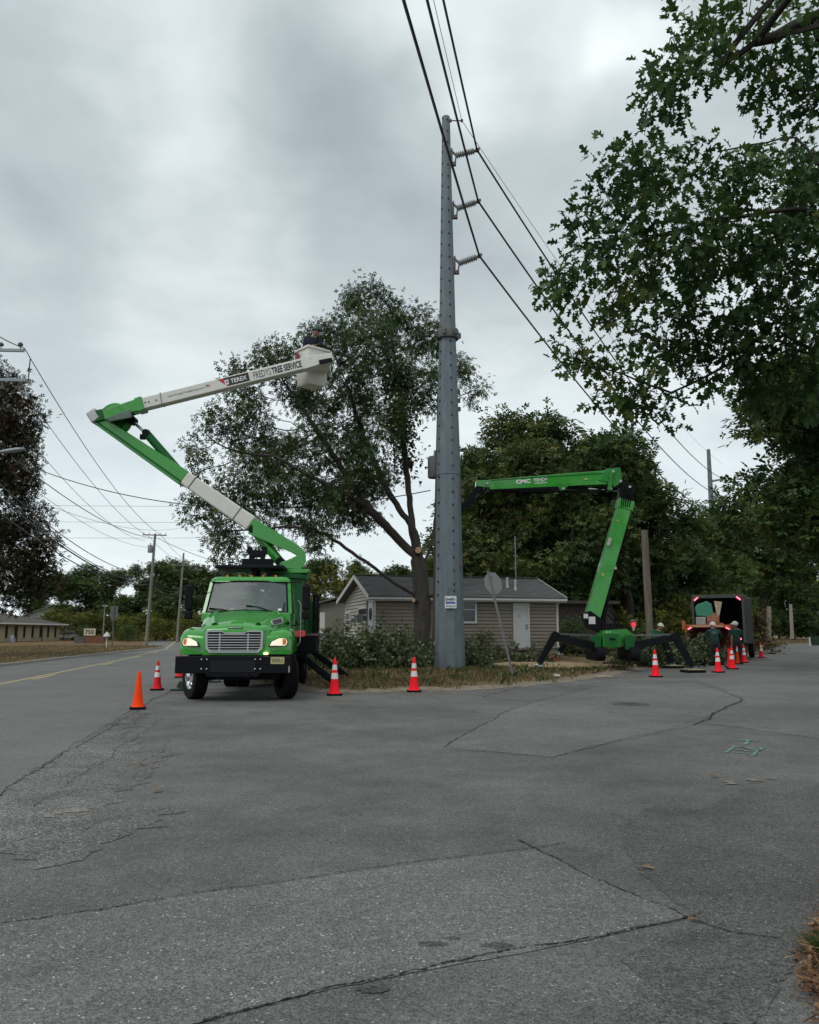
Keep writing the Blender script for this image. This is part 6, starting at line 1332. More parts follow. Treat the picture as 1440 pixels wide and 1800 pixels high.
# ---------------------------------------------------------------- people
SKIN = M('skin', (0.30, 0.17, 0.11), 0.6, var=0.1); SHIRTG = M('teal_green_shirt', (0.004, 0.042, 0.034), 0.9, var=0.25, vs_=9); SHIRTN = M('navy_jacket', (0.008, 0.010, 0.022), 0.9, var=0.25, vs_=9)
SHIRTB = M('green_tshirt', (0.008, 0.11, 0.045), 0.9, var=0.25, vs_=9)
PANT = M('dark_trousers', (0.014, 0.015, 0.022), 0.9, var=0.3, vs_=9); BOOT = M('boots', (0.03, 0.022, 0.016), 0.8); HELW = M('white_helmet', (0.62, 0.61, 0.55), 0.35); HELG = M('green_helmet', (0.008, 0.07, 0.045), 0.4)
HAIR = M('dark_hair', (0.012, 0.010, 0.009), 0.8)
def person(label, loc, rotz, J, shirt, helmet, pant=PANT, sleeve_long=True, logo=False, scale=1.0):
    t = thing('person', label, 'person', loc, rotz)
    S_ = lambda n: Vector(J[n]) * scale
    names = ['pelvis', 'spine', 'chest', 'neck', 'jaw', 'head', 'crown']; rad = dict(pelvis=.155, spine=.145, chest=.17, neck=.062, jaw=.078, head=.098, crown=.07)
    edges = list(zip(names[:-1], names[1:]))
    for s_ in 'LR':
        for a, b in (('chest', 'sh'), ('sh', 'el'), ('el', 'wr'), ('wr', 'pa')): edges.append((a if a == 'chest' else a + s_, b + s_))
        for a, b in (('pelvis', 'hip'), ('hip', 'kn'), ('kn', 'an'), ('an', 'toe')): edges.append((a if a == 'pelvis' else a + s_, b + s_))
        rad.update({'sh' + s_: .082, 'el' + s_: .055, 'wr' + s_: .034, 'pa' + s_: .040, 'hip' + s_: .105, 'kn' + s_: .072, 'an' + s_: .048, 'toe' + s_: .042})
    al = []
    for e_ in edges:
        for n_ in e_:
            if n_ not in al: al.append(n_)
    me = bpy.data.meshes.new('body'); me.from_pydata([S_(n) for n in al], [(al.index(a), al.index(b)) for a, b in edges], [])
    o = bpy.data.objects.new('body', me); col.objects.link(o)
    sk = o.modifiers.new('s', 'SKIN'); sk.use_smooth_shade = True
    for i, n_ in enumerate(al): me.skin_vertices[0].data[i].radius = (rad[n_] * scale * (1.25 if n_ in ('chest', 'pelvis') else 1), rad[n_] * scale * (0.9 if n_ in ('chest', 'pelvis', 'spine') else 1)); me.skin_vertices[0].data[i].use_root = (n_ == 'pelvis')
    o.modifiers.new('u', 'SUBSURF').levels = 2; o.modifiers['u'].render_levels = 2
    dg = bpy.context.evaluated_depsgraph_get(); m2 = bpy.data.meshes.new_from_object(o.evaluated_get(dg)); bpy.data.objects.remove(o)
    # five separate fingers on each hand
    fm = MB()
    for s_ in 'LR':
        p = S_('pa' + s_); d = (p - S_('wr' + s_)).normalized(); q = d.orthogonal().normalized(); r2 = d.cross(q)
        for k, ln in enumerate((.07, .08, .075, .06)):
            b0 = p + q * (k - 1.5) * .02 * scale + d * .02; fm.tube([b0, b0 + d * ln * .55 * scale, b0 + (d * .8 + r2 * .5) * ln * scale], [.010, .009, .007], 6)
        b0 = p - q * .035 * scale; fm.tube([b0, b0 + (d * .4 - q * .5) * .05 * scale, b0 + (d * .8 - q * .3) * .075 * scale], [.012, .010, .008], 6)
    bm = bmesh.new(); bm.from_mesh(m2); nb_ = len(bm.faces); fme = fm.mesh('f'); bm.from_mesh(fme); bm.to_mesh(m2); bm.free()
    m2.materials.clear()
    for mt in (shirt, pant, SKIN, BOOT): m2.materials.append(mt)
    bones = [(np.array(S_(a)), np.array(S_(b)), a, b) for a, b in edges]
    idx = []
    for f in m2.polygons:
        c = np.array(f.center); best = None
        for a, b, na, nb2 in bones:
            ab = b - a; tt = min(1, max(0, (c - a) @ ab / (ab @ ab))); dd = np.linalg.norm(c - a - tt * ab)
            if best is None or dd < best[0]: best = (dd, na, nb2, tt)
        _, na, nb2, tt = best
        if nb2 in ('jaw', 'head', 'crown') or (nb2 == 'neck' and tt > 0.8): k = 2
        elif nb2[:2] == 'pa': k = 2
        elif nb2[:2] == 'wr': k = 0 if sleeve_long else 2
        elif nb2[:2] == 'el' and not sleeve_long and tt > 0.6: k = 2
        elif nb2[:2] in ('kn', 'an', 'hi') or (nb2 == 'spine' and tt < 0.2): k = 3 if (nb2[:2] == 'an' and tt > 0.75) else 1
        elif nb2[:2] == 'to': k = 3
        else: k = 0
        idx.append(k)
    m2.polygons.foreach_set('material_index', idx); m2.name = 'body'
    body = put('body', m2, None, t); m2.shade_smooth()
    hd, cr_ = S_('head'), S_('crown'); up = (cr_ - hd).normalized(); fw = (S_('jaw') - S_('neck')); f0 = Vector(J['face']).normalized(); f0 = (f0 - up * f0.dot(up)).normalized()
    hm = frame(hd + up * 0.03, f0.cross(up) * -1 if False else up.cross(f0) * -1, -f0) if False else Matrix((up.cross(f0), f0, up)).transposed().to_4x4()
    hm = Matrix.Translation(hd + up * 0.035 * scale) @ hm @ Matrix.Scale(scale, 4)
    he = MB().lathe([(0.128, 0.0), (0.132, 0.03), (0.122, 0.08), (0.09, 0.125), (0.045, 0.15), (0.0, 0.156)], 20, hm, False).build('helmet', helmet, t, 60)
    MB().prism([(-0.11, 0.08), (0.11, 0.08), (0.09, 0.18), (0.0, 0.2), (-0.09, 0.18)], 0.012, hm @ Matrix.Translation((0, 0, 0.012))).build('helmet_peak', helmet, he)
    fc = MB().lathe([(0.016, 0), (0.012, 0.02), (0, 0.03)], 8, hm @ Matrix.Translation((0, 0.095, -0.075)) @ Matrix.Rotation(R(-90), 4, 'X'), False)
    for s_ in (-1, 1): fc.lathe([(0.014, -0.025), (0.026, 0), (0.014, 0.025)], 8, hm @ Matrix.Translation((s_ * 0.1, 0.0, -0.06)))
    fc.box(hm @ Vector((0, 0.088, -0.115)), (0.045 * scale, 0.012, 0.012)).build('face_features', SKIN, t)
    ey = MB()
    for s_ in (-1, 1): ey.lathe([(0, -0.008), (0.011, 0), (0, 0.008)], 8, hm @ Matrix.Translation((s_ * 0.034, 0.09, -0.04)), False)
    tag(ey.build('eyes', HAIR, t), kind='stuff')
    if logo:
        c = S_('chest').lerp(S_('spine'), 0.15); b_n = Vector(J['back']).normalized()
        m_ = frame(c + b_n * 0.165 * scale, (1, 0, 0), (S_('chest') - S_('spine')))
        for k, w_ in enumerate((0.20, 0.24, 0.16)): MB().prism([(-w_ / 2, 0.05 - k * 0.05), (w_ / 2, 0.05 - k * 0.05), (w_ / 2, 0.025 - k * 0.05), (-w_ / 2, 0.025 - k * 0.05)], 0.02, m_).build('shirt_print', M('shirt_print', (0.10, 0.16, 0.16), 0.8), t)
    return t
base = dict(pelvis=(0, 0, .96), spine=(0, .0, 1.14), chest=(0, .0, 1.38), neck=(0, -.01, 1.53), jaw=(0, -.03, 1.60), head=(0, -.03, 1.67), crown=(0, -.02, 1.75), face=(0, -1, 0), back=(0, 1, 0),
            shL=(-.2, 0, 1.44), elL=(-.27, .03, 1.17), wrL=(-.26, -.1, .95), paL=(-.25, -.14, .87), shR=(.2, 0, 1.44), elR=(.27, .03, 1.17), wrR=(.26, -.1, .95), paR=(.25, -.14, .87),
            hipL=(-.1, 0, .9), knL=(-.12, -.03, .5), anL=(-.12, .03, .09), toeL=(-.14, -.13, .045), hipR=(.1, 0, .9), knR=(.12, -.03, .5), anR=(.12, .03, .09), toeR=(.14, -.13, .045))
# worker facing the chipper, arms reaching forward-left with a branch (seen from behind: forward is +y)
fw = {k: (v[0], -v[1], v[2]) for k, v in base.items()}
J1 = dict(fw); J1.update(spine=(0, .04, 1.14), chest=(-.02, .14, 1.36), neck=(-.03, .22, 1.50), jaw=(-.04, .26, 1.57), head=(-.04, .27, 1.64), crown=(-.03, .26, 1.72), shL=(-.23, .15, 1.42), elL=(-.40, .22, 1.18), wrL=(-.36, .42, 1.02), paL=(-.35, .49, 1.0), shR=(.19, .15, 1.42), elR=(.30, .28, 1.2), wrR=(.12, .46, 1.04), paR=(.05, .50, 1.02), knL=(-.16, .06, .5), anL=(-.18, -.02, .09), toeL=(-.2, .14, .045), face=(-.2, 1, 0), back=(0, -1, .25))
p = spot(1258, 1140, 39.3); person('worker in dark green shirt and white helmet bending toward the chipper', (p.x, 39.3, 0.02), R(-14), J1, SHIRTG, HELW, logo=True, scale=1.12)
J2 = dict(fw); J2.update(face=(-1, .3, 0), jaw=(-.04, 0.01, 1.60), head=(-.04, 0.01, 1.67), crown=(-.03, 0, 1.75), elL=(-.30, .02, 1.18), wrL=(-.30, .22, 1.06), paL=(-.30, .29, 1.04), elR=(.26, -.02, 1.16), wrR=(.26, .1, .92), paR=(.26, .13, .84))
p = spot(1296, 1140, 40.6); person('worker in green shirt and white helmet standing right of the chipper', (p.x, 40.6, 0.006), R(-10), J2, SHIRTG, HELW, logo=False, scale=1.13)
J3 = dict(base); J3.update(spine=(.02, -.05, 1.12), chest=(.08, -.16, 1.30), neck=(.14, -.22, 1.43), jaw=(.18, -.25, 1.48), head=(.20, -.26, 1.54), crown=(.22, -.26, 1.62), face=(1, -.3, -.2), shL=(-.1, -.12, 1.36), shR=(.25, -.2, 1.36), elL=(-.14, -.3, 1.12), wrL=(0, -.45, .98), paL=(.05, -.5, .95), elR=(.36, -.35, 1.1), wrR=(.3, -.5, .95), paR=(.28, -.56, .92))
p = spot(1150, 1140, 39.5); person('stooping worker in green shirt behind the right outriggers of the lift', (p.x, 39.5, lz(p.x, 39.5)), R(10), J3, SHIRTB, HELW, scale=1.12)
# operator in the bucket: feet on the bucket floor
bw = Tm @ Vector((bc.x, bc.y, bc.z + 0.02))
J4 = dict(base); J4.update(chest=(0.03, -.05, 1.36), neck=(.08, -.08, 1.50), jaw=(.13, -.11, 1.55), head=(.15, -.12, 1.62), crown=(.16, -.12, 1.70), face=(1, -.3, 0), elR=(.34, -.1, 1.2), wrR=(.5, -.2, 1.14), paR=(.57, -.22, 1.13), elL=(-.22, -.1, 1.17), wrL=(.06, -.3, 1.12), paL=(.13, -.34, 1.11))
person('bucket operator in dark jacket and green helmet seen above the bucket', (bw.x - 0.02, bw.y, bw.z + 0.04), 0.0, J4, SHIRTN, HELG, scale=0.98)

# ---------------------------------------------------------------- small things
p = spot(1114, 1100, 39); g_ = lz(p.x, 39); LN = thing('hanging_item', 'small unidentified red and white lantern hanging under a dark cap behind the lift', 'item', (p.x, 39, g_)); zl = p.z - g_  # identity unknown: modelled as a hanging item, support hook added
MB().lathe([(0.04, zl - 0.23), (0.075, zl - 0.1), (0.085, zl - 0.06)], 14, None).build('white_lower', M('item_white', (0.7, 0.5, 0.5), 0.4), LN, 40)
MB().lathe([(0.085, zl - 0.06), (0.12, zl + 0.08), (0.10, zl + 0.16), (0.0, zl + 0.18)], 14, None, False).build('red_upper', M('item_red', (0.8, 0.03, 0.05), 0.4, emit=(1, 0.06, 0.1), es=0.5), LN, 40)
MB().lathe([(0.2, zl + 0.2), (0.16, zl + 0.25), (0.03, zl + 0.3), (0.0, zl + 0.3)], 14, None, False).build('cap', RUST, LN, 40)
MB().tube([(0.3, 0.05, 0), (0.3, 0.05, zl + 0.5), (0.15, 0.03, zl + 0.58), (0, 0, zl + 0.45), (0, 0, zl + 0.3)], 0.012, 5).build('hook', BLACK, LN)
p = spot(972, 1148, 36.5); zz = lz(p.x, 36.5); FC = thing('fuel_can', 'red fuel can on the bank left of the lift', 'can', (p.x, 36.5, zz))
MB().loft([[Vector((x * a, y * a * 0.6, z)) for x, y in rrect(1, 1, 0.3, 3)] for a, z in ((0.2, 0), (0.21, 0.05), (0.2, 0.32), (0.1, 0.4))]).build('can_body', M('red_plastic', (0.35, 0.02, 0.025), 0.5), FC, 50)
MB().tube([(-0.1, 0, 0.38), (-0.06, 0, 0.46), (0.08, 0, 0.46), (0.12, 0, 0.36)], 0.018, 6).tube([(0.12, 0, 0.36), (0.24, 0, 0.45)], 0.02, 6).build('can_handle', BLACK, FC)
p = gnd(1062, 1190, 0.02); tag(MB().box((p.x, p.y, 0.03), (0.62, 0.2, 0.03), Matrix.Rotation(R(8), 3, 'Z')).box((p.x + .03, p.y + .02, 0.055), (0.5, 0.14, 0.018), Matrix.Rotation(R(3), 3, 'Z')).build('cardboard_scrap', M('card', (0.40, 0.34, 0.26), 0.9, var=0.2)), 'flat tan cardboard scrap at the street edge before the lift', 'cardboard')
PAPER = M('litter_paper', (0.55, 0.54, 0.5), 0.8)
for i, (px, py, lb_) in enumerate(((978, 1184, 'crumpled white paper on the dry bank near the sign'), (1006, 1177, 'smaller white paper scrap on the bank toward the lift'))):
    p = gnd(px, py, 0.2); rg = np.random.default_rng(i); z_ = lz(p.x, p.y)
    m_ = MB().lathe([(0.0, 0.0), (0.09, 0.02), (0.12, 0.06), (0.07, 0.1), (0.0, 0.11)], 9, None, False); m_.v = [(p.x + a * rg.uniform(.6, 1.5), p.y + b * rg.uniform(.6, 1.3), z_ + c * rg.uniform(.5, 1.2)) for a, b, c in m_.v]; tag(m_.build('paper_scrap', PAPER), lb_, 'litter')
p = spot(1434, 1130, 97); BN = thing('wheeled_bin', 'dark green bin with white marker at the far right street edge', 'bin', (p.x, 97, 0.02))
MB().loft([[Vector((x * a, y * a, z)) for x, y in rrect(1, 1, 0.15, 2)] for a, z in ((0.34, 0.05), (0.45, 1.1))]).build('bin_body', OGREEN, BN, 40); MB().box((0, 0, 1.14), (0.95, 0.95, 0.08)).build('bin_lid', BLACK, BN, bevel=0.02)
MB().span((-0.75, -0.05, 0), (-0.6, 0.05, 1.0)).build('white_marker', TRIM, BN)
# parked cars far left
def suv(label, loc, rotz, paint):
    c = thing('parked_car', label, 'car', loc, rotz, 'cars parked beside the cream building')
    MB().loft([[Vector((x * 0.9, y * l, z)) for x, y in rrect(1, 1, 0.12, 3)] for z, l in ((0.35, 2.2), (0.6, 2.3), (0.95, 2.25))]).build('car_body', paint, c, 40)
    MB().loft([[Vector((x * a, 0.3 + y * l, z)) for x, y in rrect(1, 1, 0.15, 3)] for z, a, l in ((0.95, 0.88, 1.75), (1.55, 0.72, 1.3), (1.62, 0.66, 1.2))]).build('cabin', GLASSD, c, 40)
    MB().span((-0.68, -0.85, 1.6), (0.68, 1.45, 1.66)).build('car_roof', paint, c, bevel=0.02)
    for sx in (-1, 1):
        for yy in (-1.4, 1.4): MB().lathe([(0.2, -0.1), (0.34, -0.1), (0.35, 0.1), (0.2, 0.1)], 18, Matrix.Translation((sx * 0.82, yy, 0.35)) @ Matrix.Rotation(R(90), 4, 'Y')).build('wheel', RUBBER, c, 40)
        MB().box((sx * 0.62, -2.27, 0.75), (0.34, 0.06, 0.16)).build('headlight', CHROME, c)
    MB().span((-0.5, -2.32, 0.5), (0.5, -2.28, 0.8)).build('grille', BLACK, c)
CARS = M('car_silver', (0.34, 0.36, 0.38), 0.3, 0.4, 0.05, coat=0.5); CARD = M('car_dark', (0.05, 0.055, 0.06), 0.3, 0.3, 0.05, coat=0.5)
p = spot(114, 1118, 150); suv('silver car parked beyond the cream building', (p.x, 150, 0.2), R(-60), CARS)
p = spot(123, 1118, 156); suv('dark car parked right behind the silver one', (p.x, 156, 0.2), R(-60), CARD)
# ---------------------------------------------------------------- trees in view
def tree(name, label, pre, att, step, kill, tip, base_r, leaf, seed, per, spread, size, tmpl, thr, bark=BARK, droop=0.3, ex=2.3, group=None, rmin=0.0, grav=0.0, reach=None):
    o = Vector(pre[0][0]); rel = lambda p: tuple(Vector(p) - o)
    P, par = colonize(seed, [[rel(p) for p in pl] for pl in pre], np.array(att) - np.array(o), step, kill, grav=grav)
    r, nch = radii(P, par, tip, base_r, ex)
    t = thing(name, label, 'tree', o, group=group)
    limbs(P, par, r, rmin).build('trunk', bark, t, 60)
    me = foliage(P, par, r, nch, thr, per, spread, size, seed + 1, tmpl, droop, reach=(lambda q: reach(q + np.array(o))) if reach else None); put('crown', me, leaf, t)
    return t, P, par, r
def in_view(q, m=0.06):
    c, s_ = math.cos(PITCH), math.sin(PITCH); z = q[:, 2] - CAM_H; d = q[:, 1] * c + z * s_; v = -q[:, 1] * s_ + z * c
    return (d > 1) & (np.abs(q[:, 0]) < d * (0.5 + m)) & (np.abs(v) < d * (0.625 + m))
# --- the oak being trimmed, behind the steel pole
TYm = 36.0
tb0 = spot(741, 1130, TYm); tb0.z = lz(tb0.x, TYm) - 0.05
S = lambda px, py, dy=0.0: spot(px, py, TYm + dy)
pre = [[tb0, S(742, 1065), S(738, 1000), S(722, 900, .4), S(710, 780, .8), S(704, 690, 1), S(690, 610, 1.2)],
       [S(741, 1052), S(700, 1030, -.6), S(640, 985, -1.4), S(575, 940, -2.2), S(510, 925, -2.8)],
       [S(737, 985), S(700, 948, .3), S(645, 890, -.5), S(585, 800, -1), S(540, 730, -1.4)],
       [S(727, 930), S(680, 860, 1.0), S(640, 770, 1.8), S(610, 680, 2.2)],
       [S(742, 1010), S(764, 930, 1.5), S(772, 800, 2.2), S(778, 690, 2.6)],
       [S(645, 890, -.5), S(570, 850, -2.2), S(480, 800, -3)]]
rng = np.random.default_rng(31); att = []
for px, py, rp, dy, n in ((640, 530, 46, .5, 70), (690, 560, 45, 1.5, 65), (590, 590, 45, -.5, 55), (750, 590, 48, 2, 70), (805, 650, 36, 2.5, 40), (480, 632, 36, -1.5, 40), (425, 668, 34, -2, 36), (530, 680, 48, -1, 60), (615, 660, 52, 1, 70), (690, 650, 42, 1.5, 55),
                          (378, 738, 30, -2.5, 30), (445, 745, 48, -2, 58), (540, 770, 46, -1.5, 55), (610, 770, 42, 1.5, 45), (352, 850, 26, -3, 26), (425, 850, 48, -2.6, 60), (500, 860, 44, -2, 50), (575, 880, 38, -1.5, 36), (390, 925, 34, -3, 34), (460, 915, 30, -2.5, 26), (640, 850, 28, 1, 22), (835, 690, 22, 2.5, 16),
                          (660, 600, 55, -3, 60), (560, 700, 55, 4, 60), (470, 800, 50, 3.5, 50), (650, 720, 50, 4.5, 50), (730, 700, 34, 3.5, 34), (760, 660, 30, -1, 30), (520, 615, 26, -1, 20), (545, 590, 22, 0, 16), (560, 830, 52, 1.0, 55), (640, 800, 46, -1.5, 45), (505, 800, 46, 1.5, 45), (615, 890, 40, .5, 36), (560, 935, 34, -2, 28), (475, 955, 26, -3, 20), (690, 740, 36, -1, 30), (680, 840, 26, 2, 16), (400, 955, 34, -3, 26), (440, 990, 22, -3, 14), (348, 895, 26, -3, 20), (520, 905, 36, -1, 30), (350, 800, 28, -3, 20)):
    att.append(ball(rng, int(n * 1.35), S(px, py, dy), rp / F * TYm * 1.03, (1, 1.25, 1)))
att = np.vstack(att)
OT, P_o, par_o, r_o = tree('oak_tree', 'large oak with sparse turning leaves behind the steel pole', pre, att, 0.32, 0.47, 0.011, 0.38, LMAIN, 41, 32, 0.22, 0.235, SPRIG, 0.0195, BARK, 0.7, 2.05)
CUTW = M('fresh_cut_wood', (0.40, 0.26, 0.15), 0.9, var=0.3, vs_=12)
for px, py, dv, r_ in ((736, 968, (-0.1, -1, 0.1), 0.16), (731, 1056, (-0.7, -0.7, 0.1), 0.10), (760, 1047, (0.9, -0.5, 0.2), 0.09), (722, 814, (0.6, -.4, .7), 0.11)):
    p = spot(px, py, TYm - 0.35) - OT.location; dv = Vector(dv).normalized()
    MB().tube([p - dv * -0.02 + Vector((0, 0.5, 0)), p, p + dv * 0.12], [r_ * 1.15, r_, r_ * 0.95], 12).build('limb_stub', BARK, OT, 50)
    MB().lathe([(0, 0), (r_ * 0.9, 0.0), (r_ * 0.86, 0.012), (0, 0.014)], 14, Matrix.Translation(p + dv * 0.115) @ dv.to_track_quat('Z', 'Y').to_matrix().to_4x4(), False).build('cut_face', CUTW, OT)
# climbing vine on the upright leader
rg = np.random.default_rng(8); n = 1500; tt = rg.random(n); A = np.array([S(712, 830, .7), S(708, 760, .8), S(702, 690, 1), S(690, 650, 1)]); k = np.minimum((tt * 3).astype(int), 2); f = (tt * 3 - k)[:, None]
pos = A[k] * (1 - f) + A[k + 1] * f + rg.normal(0, 0.42, (n, 3)) - np.array(OT.location)
put('ivy', leafmesh('ivy', pos, rg.normal(0, 1, (n, 3)) - np.array((0, 0, .5)), rg.uniform(.14, .26, n), np.clip(rg.normal(.2, .12, n), 0, 1), KITE, rg), LMAIN, OT)

# --- big oak overhanging from the right, trunk out of view
ob = Vector((10.2, 11.5, 0.15)); Q = spot
pre = [[ob, (10.0, 11.6, 3.0), (9.6, 11.8, 5.2), (9.2, 12.0, 8.0), (8.8, 12.0, 11.5)],
       [(9.7, 11.75, 4.6), Q(1440, 845, 12.4), Q(1330, 880, 12.6), Q(1240, 760, 13)] if False else [(9.7, 11.75, 4.4), (7.6, 12.0, 5.2), Q(1380, 590, 12.2), Q(1280, 640, 12.4), Q(1180, 690, 12.6)],
       [(9.6, 11.8, 5.2), (7.4, 11.6, 6.3), Q(1430, 365, 11.6), Q(1330, 375, 11.7), Q(1220, 395, 11.8), Q(1120, 425, 12)],
       [(9.5, 11.9, 6.6), (7.2, 11.0, 7.7), Q(1430, 30, 9.6), Q(1330, 75, 9.6), Q(1240, 130, 9.8)],
       [(9.4, 11.9, 7), (7.6, 12.5, 8.0), Q(1400, 240, 12.6), Q(1270, 265, 12.6)]]
rng = np.random.default_rng(55); att = []
for px, py, rp, Y, n in ((1300, 50, 80, 9.6, 70), (1400, 70, 80, 9.4, 70), (1200, 45, 48, 9.8, 36), (1170, 170, 58, 10, 60), (1250, 120, 45, 9.8, 32), (1160, 100, 28, 9.8, 14), (1400, 170, 45, 9.6, 30),
                         (1090, 260, 32, 12, 26), (1080, 320, 50, 12, 50), (1180, 300, 60, 12.2, 60), (1290, 330, 62, 12.4, 70), (1400, 340, 66, 12.2, 76), (1010, 400, 42, 12, 40), (980, 470, 40, 12, 40), (1060, 430, 60, 12, 60), (1150, 420, 65, 11.8, 70), (1260, 440, 70, 12, 80), (1370, 460, 80, 11.8, 90), (1000, 535, 26, 12.1, 18),
                         (1090, 540, 60, 12.3, 60), (1190, 530, 60, 12, 60), (1300, 560, 70, 12.2, 80), (1410, 570, 70, 12, 80), (1000, 620, 34, 12.4, 28), (1060, 650, 46, 12.5, 44), (1140, 640, 50, 12.4, 44), (1080, 705, 26, 12.6, 18), (1140, 715, 34, 12.6, 26), (1230, 640, 55, 12.6, 50), (1330, 660, 60, 12.6, 60), (1420, 680, 60, 12.4, 60)):
    att.append(ball(rng, n, Q(px, py, Y), rp / F * Y * 1.0, (1, 1.9, 1)))
for c, r_, n in (((8.5, 8.5, 9.5), 3.0, 170), ((11.5, 12, 11), 4, 180), ((13, 9, 8), 3.5, 120), ((7.2, 4.6, 8.6), 2.4, 150), ((5.6, 1.6, 8.4), 2.6, 150), ((9.5, 15.5, 10), 3, 120), ((9, 5, 11), 3.4, 140), ((4.6, -1.5, 8.5), 2.4, 90), ((3.6, 2.0, 6.6), 2.0, 230), ((5.0, 4.0, 6.8), 2.1, 230), ((3.0, -1.2, 6.8), 2.0, 180), ((6.2, 6.2, 6.5), 1.9, 180), ((7.8, 8.6, 6.2), 1.8, 140)): att.append(ball(rng, n, c, r_))
att = np.vstack(att)
NT, P_n, par_n, r_n = tree('oak_tree', 'near oak with lobed leaves overhanging the street from the right', pre, att, 0.28, 0.44, 0.0065, 0.17, LOAK, 61, 26, 0.13, 0.18, OAK, 0.0115, BARKD, 0.35, 2.8, reach=in_view)

# --- the wood: a few grown trees copied about
def grow(kind, label, seed, h, rx, leaf, trunk_h=0.22, n=420, size=0.42, per=11, lobes=9, low=0.18, name='woodland_tree', thr=0.05, step=0.55):
    rg = np.random.default_rng(seed); att = []
    for k in range(lobes):
        a = rg.uniform(0, 2 * math.pi); rr = rx * rg.uniform(0.1, 0.68); z = h * rg.uniform(low, 0.86); s_ = rx * rg.uniform(0.30, 0.5)
        rr *= 1.0 - 0.55 * max(0, (z / h - 0.55) / 0.45)
        att.append(ball(rg, n // lobes, (rr * math.cos(a), rr * math.sin(a), z), s_, (1, 1, 0.85), 0.35))
    att.append(ball(rg, n // lobes, (0, 0, h * 0.86), rx * 0.34))
    att = np.vstack(att); att = att[att[:, 2] > h * low * 0.5]
    pre = [[(0, 0, 0), (0.15, 0, h * trunk_h), (-0.1, 0.2, h * 0.5), (0.1, 0, h * 0.72)]]
    return tree(name, label, pre, att, step, step * 1.35, 0.02, 0.03 * h * 0.5, leaf, seed + 3, per, 0.34, size, SPRIG, thr, BARKD, 0.3, 2.3)[0]
K1 = grow('a', '', 101, 19, 5.2, LBROWN, size=0.56, per=26, n=620); K2 = grow('b', '', 102, 17, 4.6, LWOOD, size=0.56, per=26, n=620); K3 = grow('c', '', 103, 15, 5.0, LWOOD, low=0.1, size=0.58, per=26, n=620); K4 = grow('d', '', 104, 18, 4.8, LBROWN, low=0.12, size=0.56, per=26, n=620)
K5 = grow('e', '', 106, 17, 6.0, LWOOD, 0.36, 620, 0.56, 26, 11, 0.40)
KB = grow('bush', '', 105, 4.2, 2.4, LWOOD, 0.1, 190, 0.30, 12, 7, 0.05, 'bush', 0.05, 0.35)
used = set()
def plant(src, label, px, Y, topy, rot, leaf=None, cat='tree', group=None, wide=1.0, base_z=None):
    p = spot(px, 1112, Y); bz = lz(p.x, Y) if base_z is None else base_z; h0 = {K1: 19, K2: 17, K3: 15, K4: 18, K5: 17, KB: 4.2}[src] * 1.0
    k = (spot(px, topy, Y).z - bz) / (h0 * 1.02)
    if src in used: o = dup(src)
    else: o = src; used.add(src)
    o.location = (p.x, Y, bz - 0.05); o.rotation_euler = (0, 0, rot); o.scale = (k * wide, k * wide, k); o['label'] = label; o['category'] = cat
    if group: o['group'] = group
    if leaf:
        for c in o.children:
            if c.name.startswith('crown'): c.material_slots[0].link = 'OBJECT'; c.material_slots[0].material = leaf
    return o
WG = 'trees of the wood behind the house'
BR = (870, 960, 1040, 1120, 1190, 1265, 1330, 1395, 1475, 780, 700, 630, 1290, 1370, 1430)
ORD = ('first', 'second', 'third', 'fourth', 'fifth', 'sixth', 'seventh', 'eighth', 'ninth', 'tenth', 'eleventh', 'twelfth', 'thirteenth', 'fourteenth', 'fifteenth')
for i, (px, Y, ty, s_) in enumerate(((870, 88, 800, K3), (960, 92, 790, K2), (1040, 86, 800, K3), (1120, 90, 850, K4), (1190, 95, 960, K2), (1265, 100, 960, K3), (1330, 140, 980, K2), (1395, 150, 980, K3), (1475, 120, 880, K2), (780, 90, 960, K3), (700, 95, 990, K2), (630, 100, 990, K3), (1290, 150, 1010, K3), (1370, 160, 1010, K2), (1430, 170, 1010, K3))):
    plant(s_, ORD[sorted(BR).index(px)] + ' tree from the left in the shaded back row of the wood', px, Y, ty, i * 2.1, leaf=LWOOD, group='back row of the wood', wide=1.4)
for a in ((K1, 'tall brownish tree above the house roof right of the steel pole', 905, 58, 690, 0.3), (K4, 'broad brownish tree rising behind the lift arm', 985, 60, 700, 1.9), (K2, 'green tree right of the lift arm edging the wood', 1105, 55, 735, 0.8), (K3, 'dark green tree behind the upper lift boom elbow', 1060, 62, 745, 2.2),
          (K2, 'narrow tree close behind the steel pole left edge of the wood', 845, 64, 760, 4.0), (K3, 'dark tree low behind the bare wooden pole', 1150, 60, 830, 5.1), (K4, 'dense tree behind the garage roof', 1010, 52, 800, 3.6), (K1, 'shaded tree in the depth of the wood behind the house chimney pipes', 935, 70, 745, 5.0),
          (K3, 'dark tree over the house ridge left of the steel pole', 700, 72, 985, 1.2), (K2, 'green tree behind the truck boom knuckle', 560, 76, 968, 2.9), (K4, 'rounded tree between shed and trimmed oak', 625, 82, 975, 0.6), (K3, 'tree mass behind the chip truck left side', 1205, 66, 930, 2.6), (K3, 'dense dark tree behind the chip truck box', 1240, 72, 900, 0.2)):
    plant(a[0], a[1], a[2], a[3], a[4], a[5], group=WG, wide=1.25)
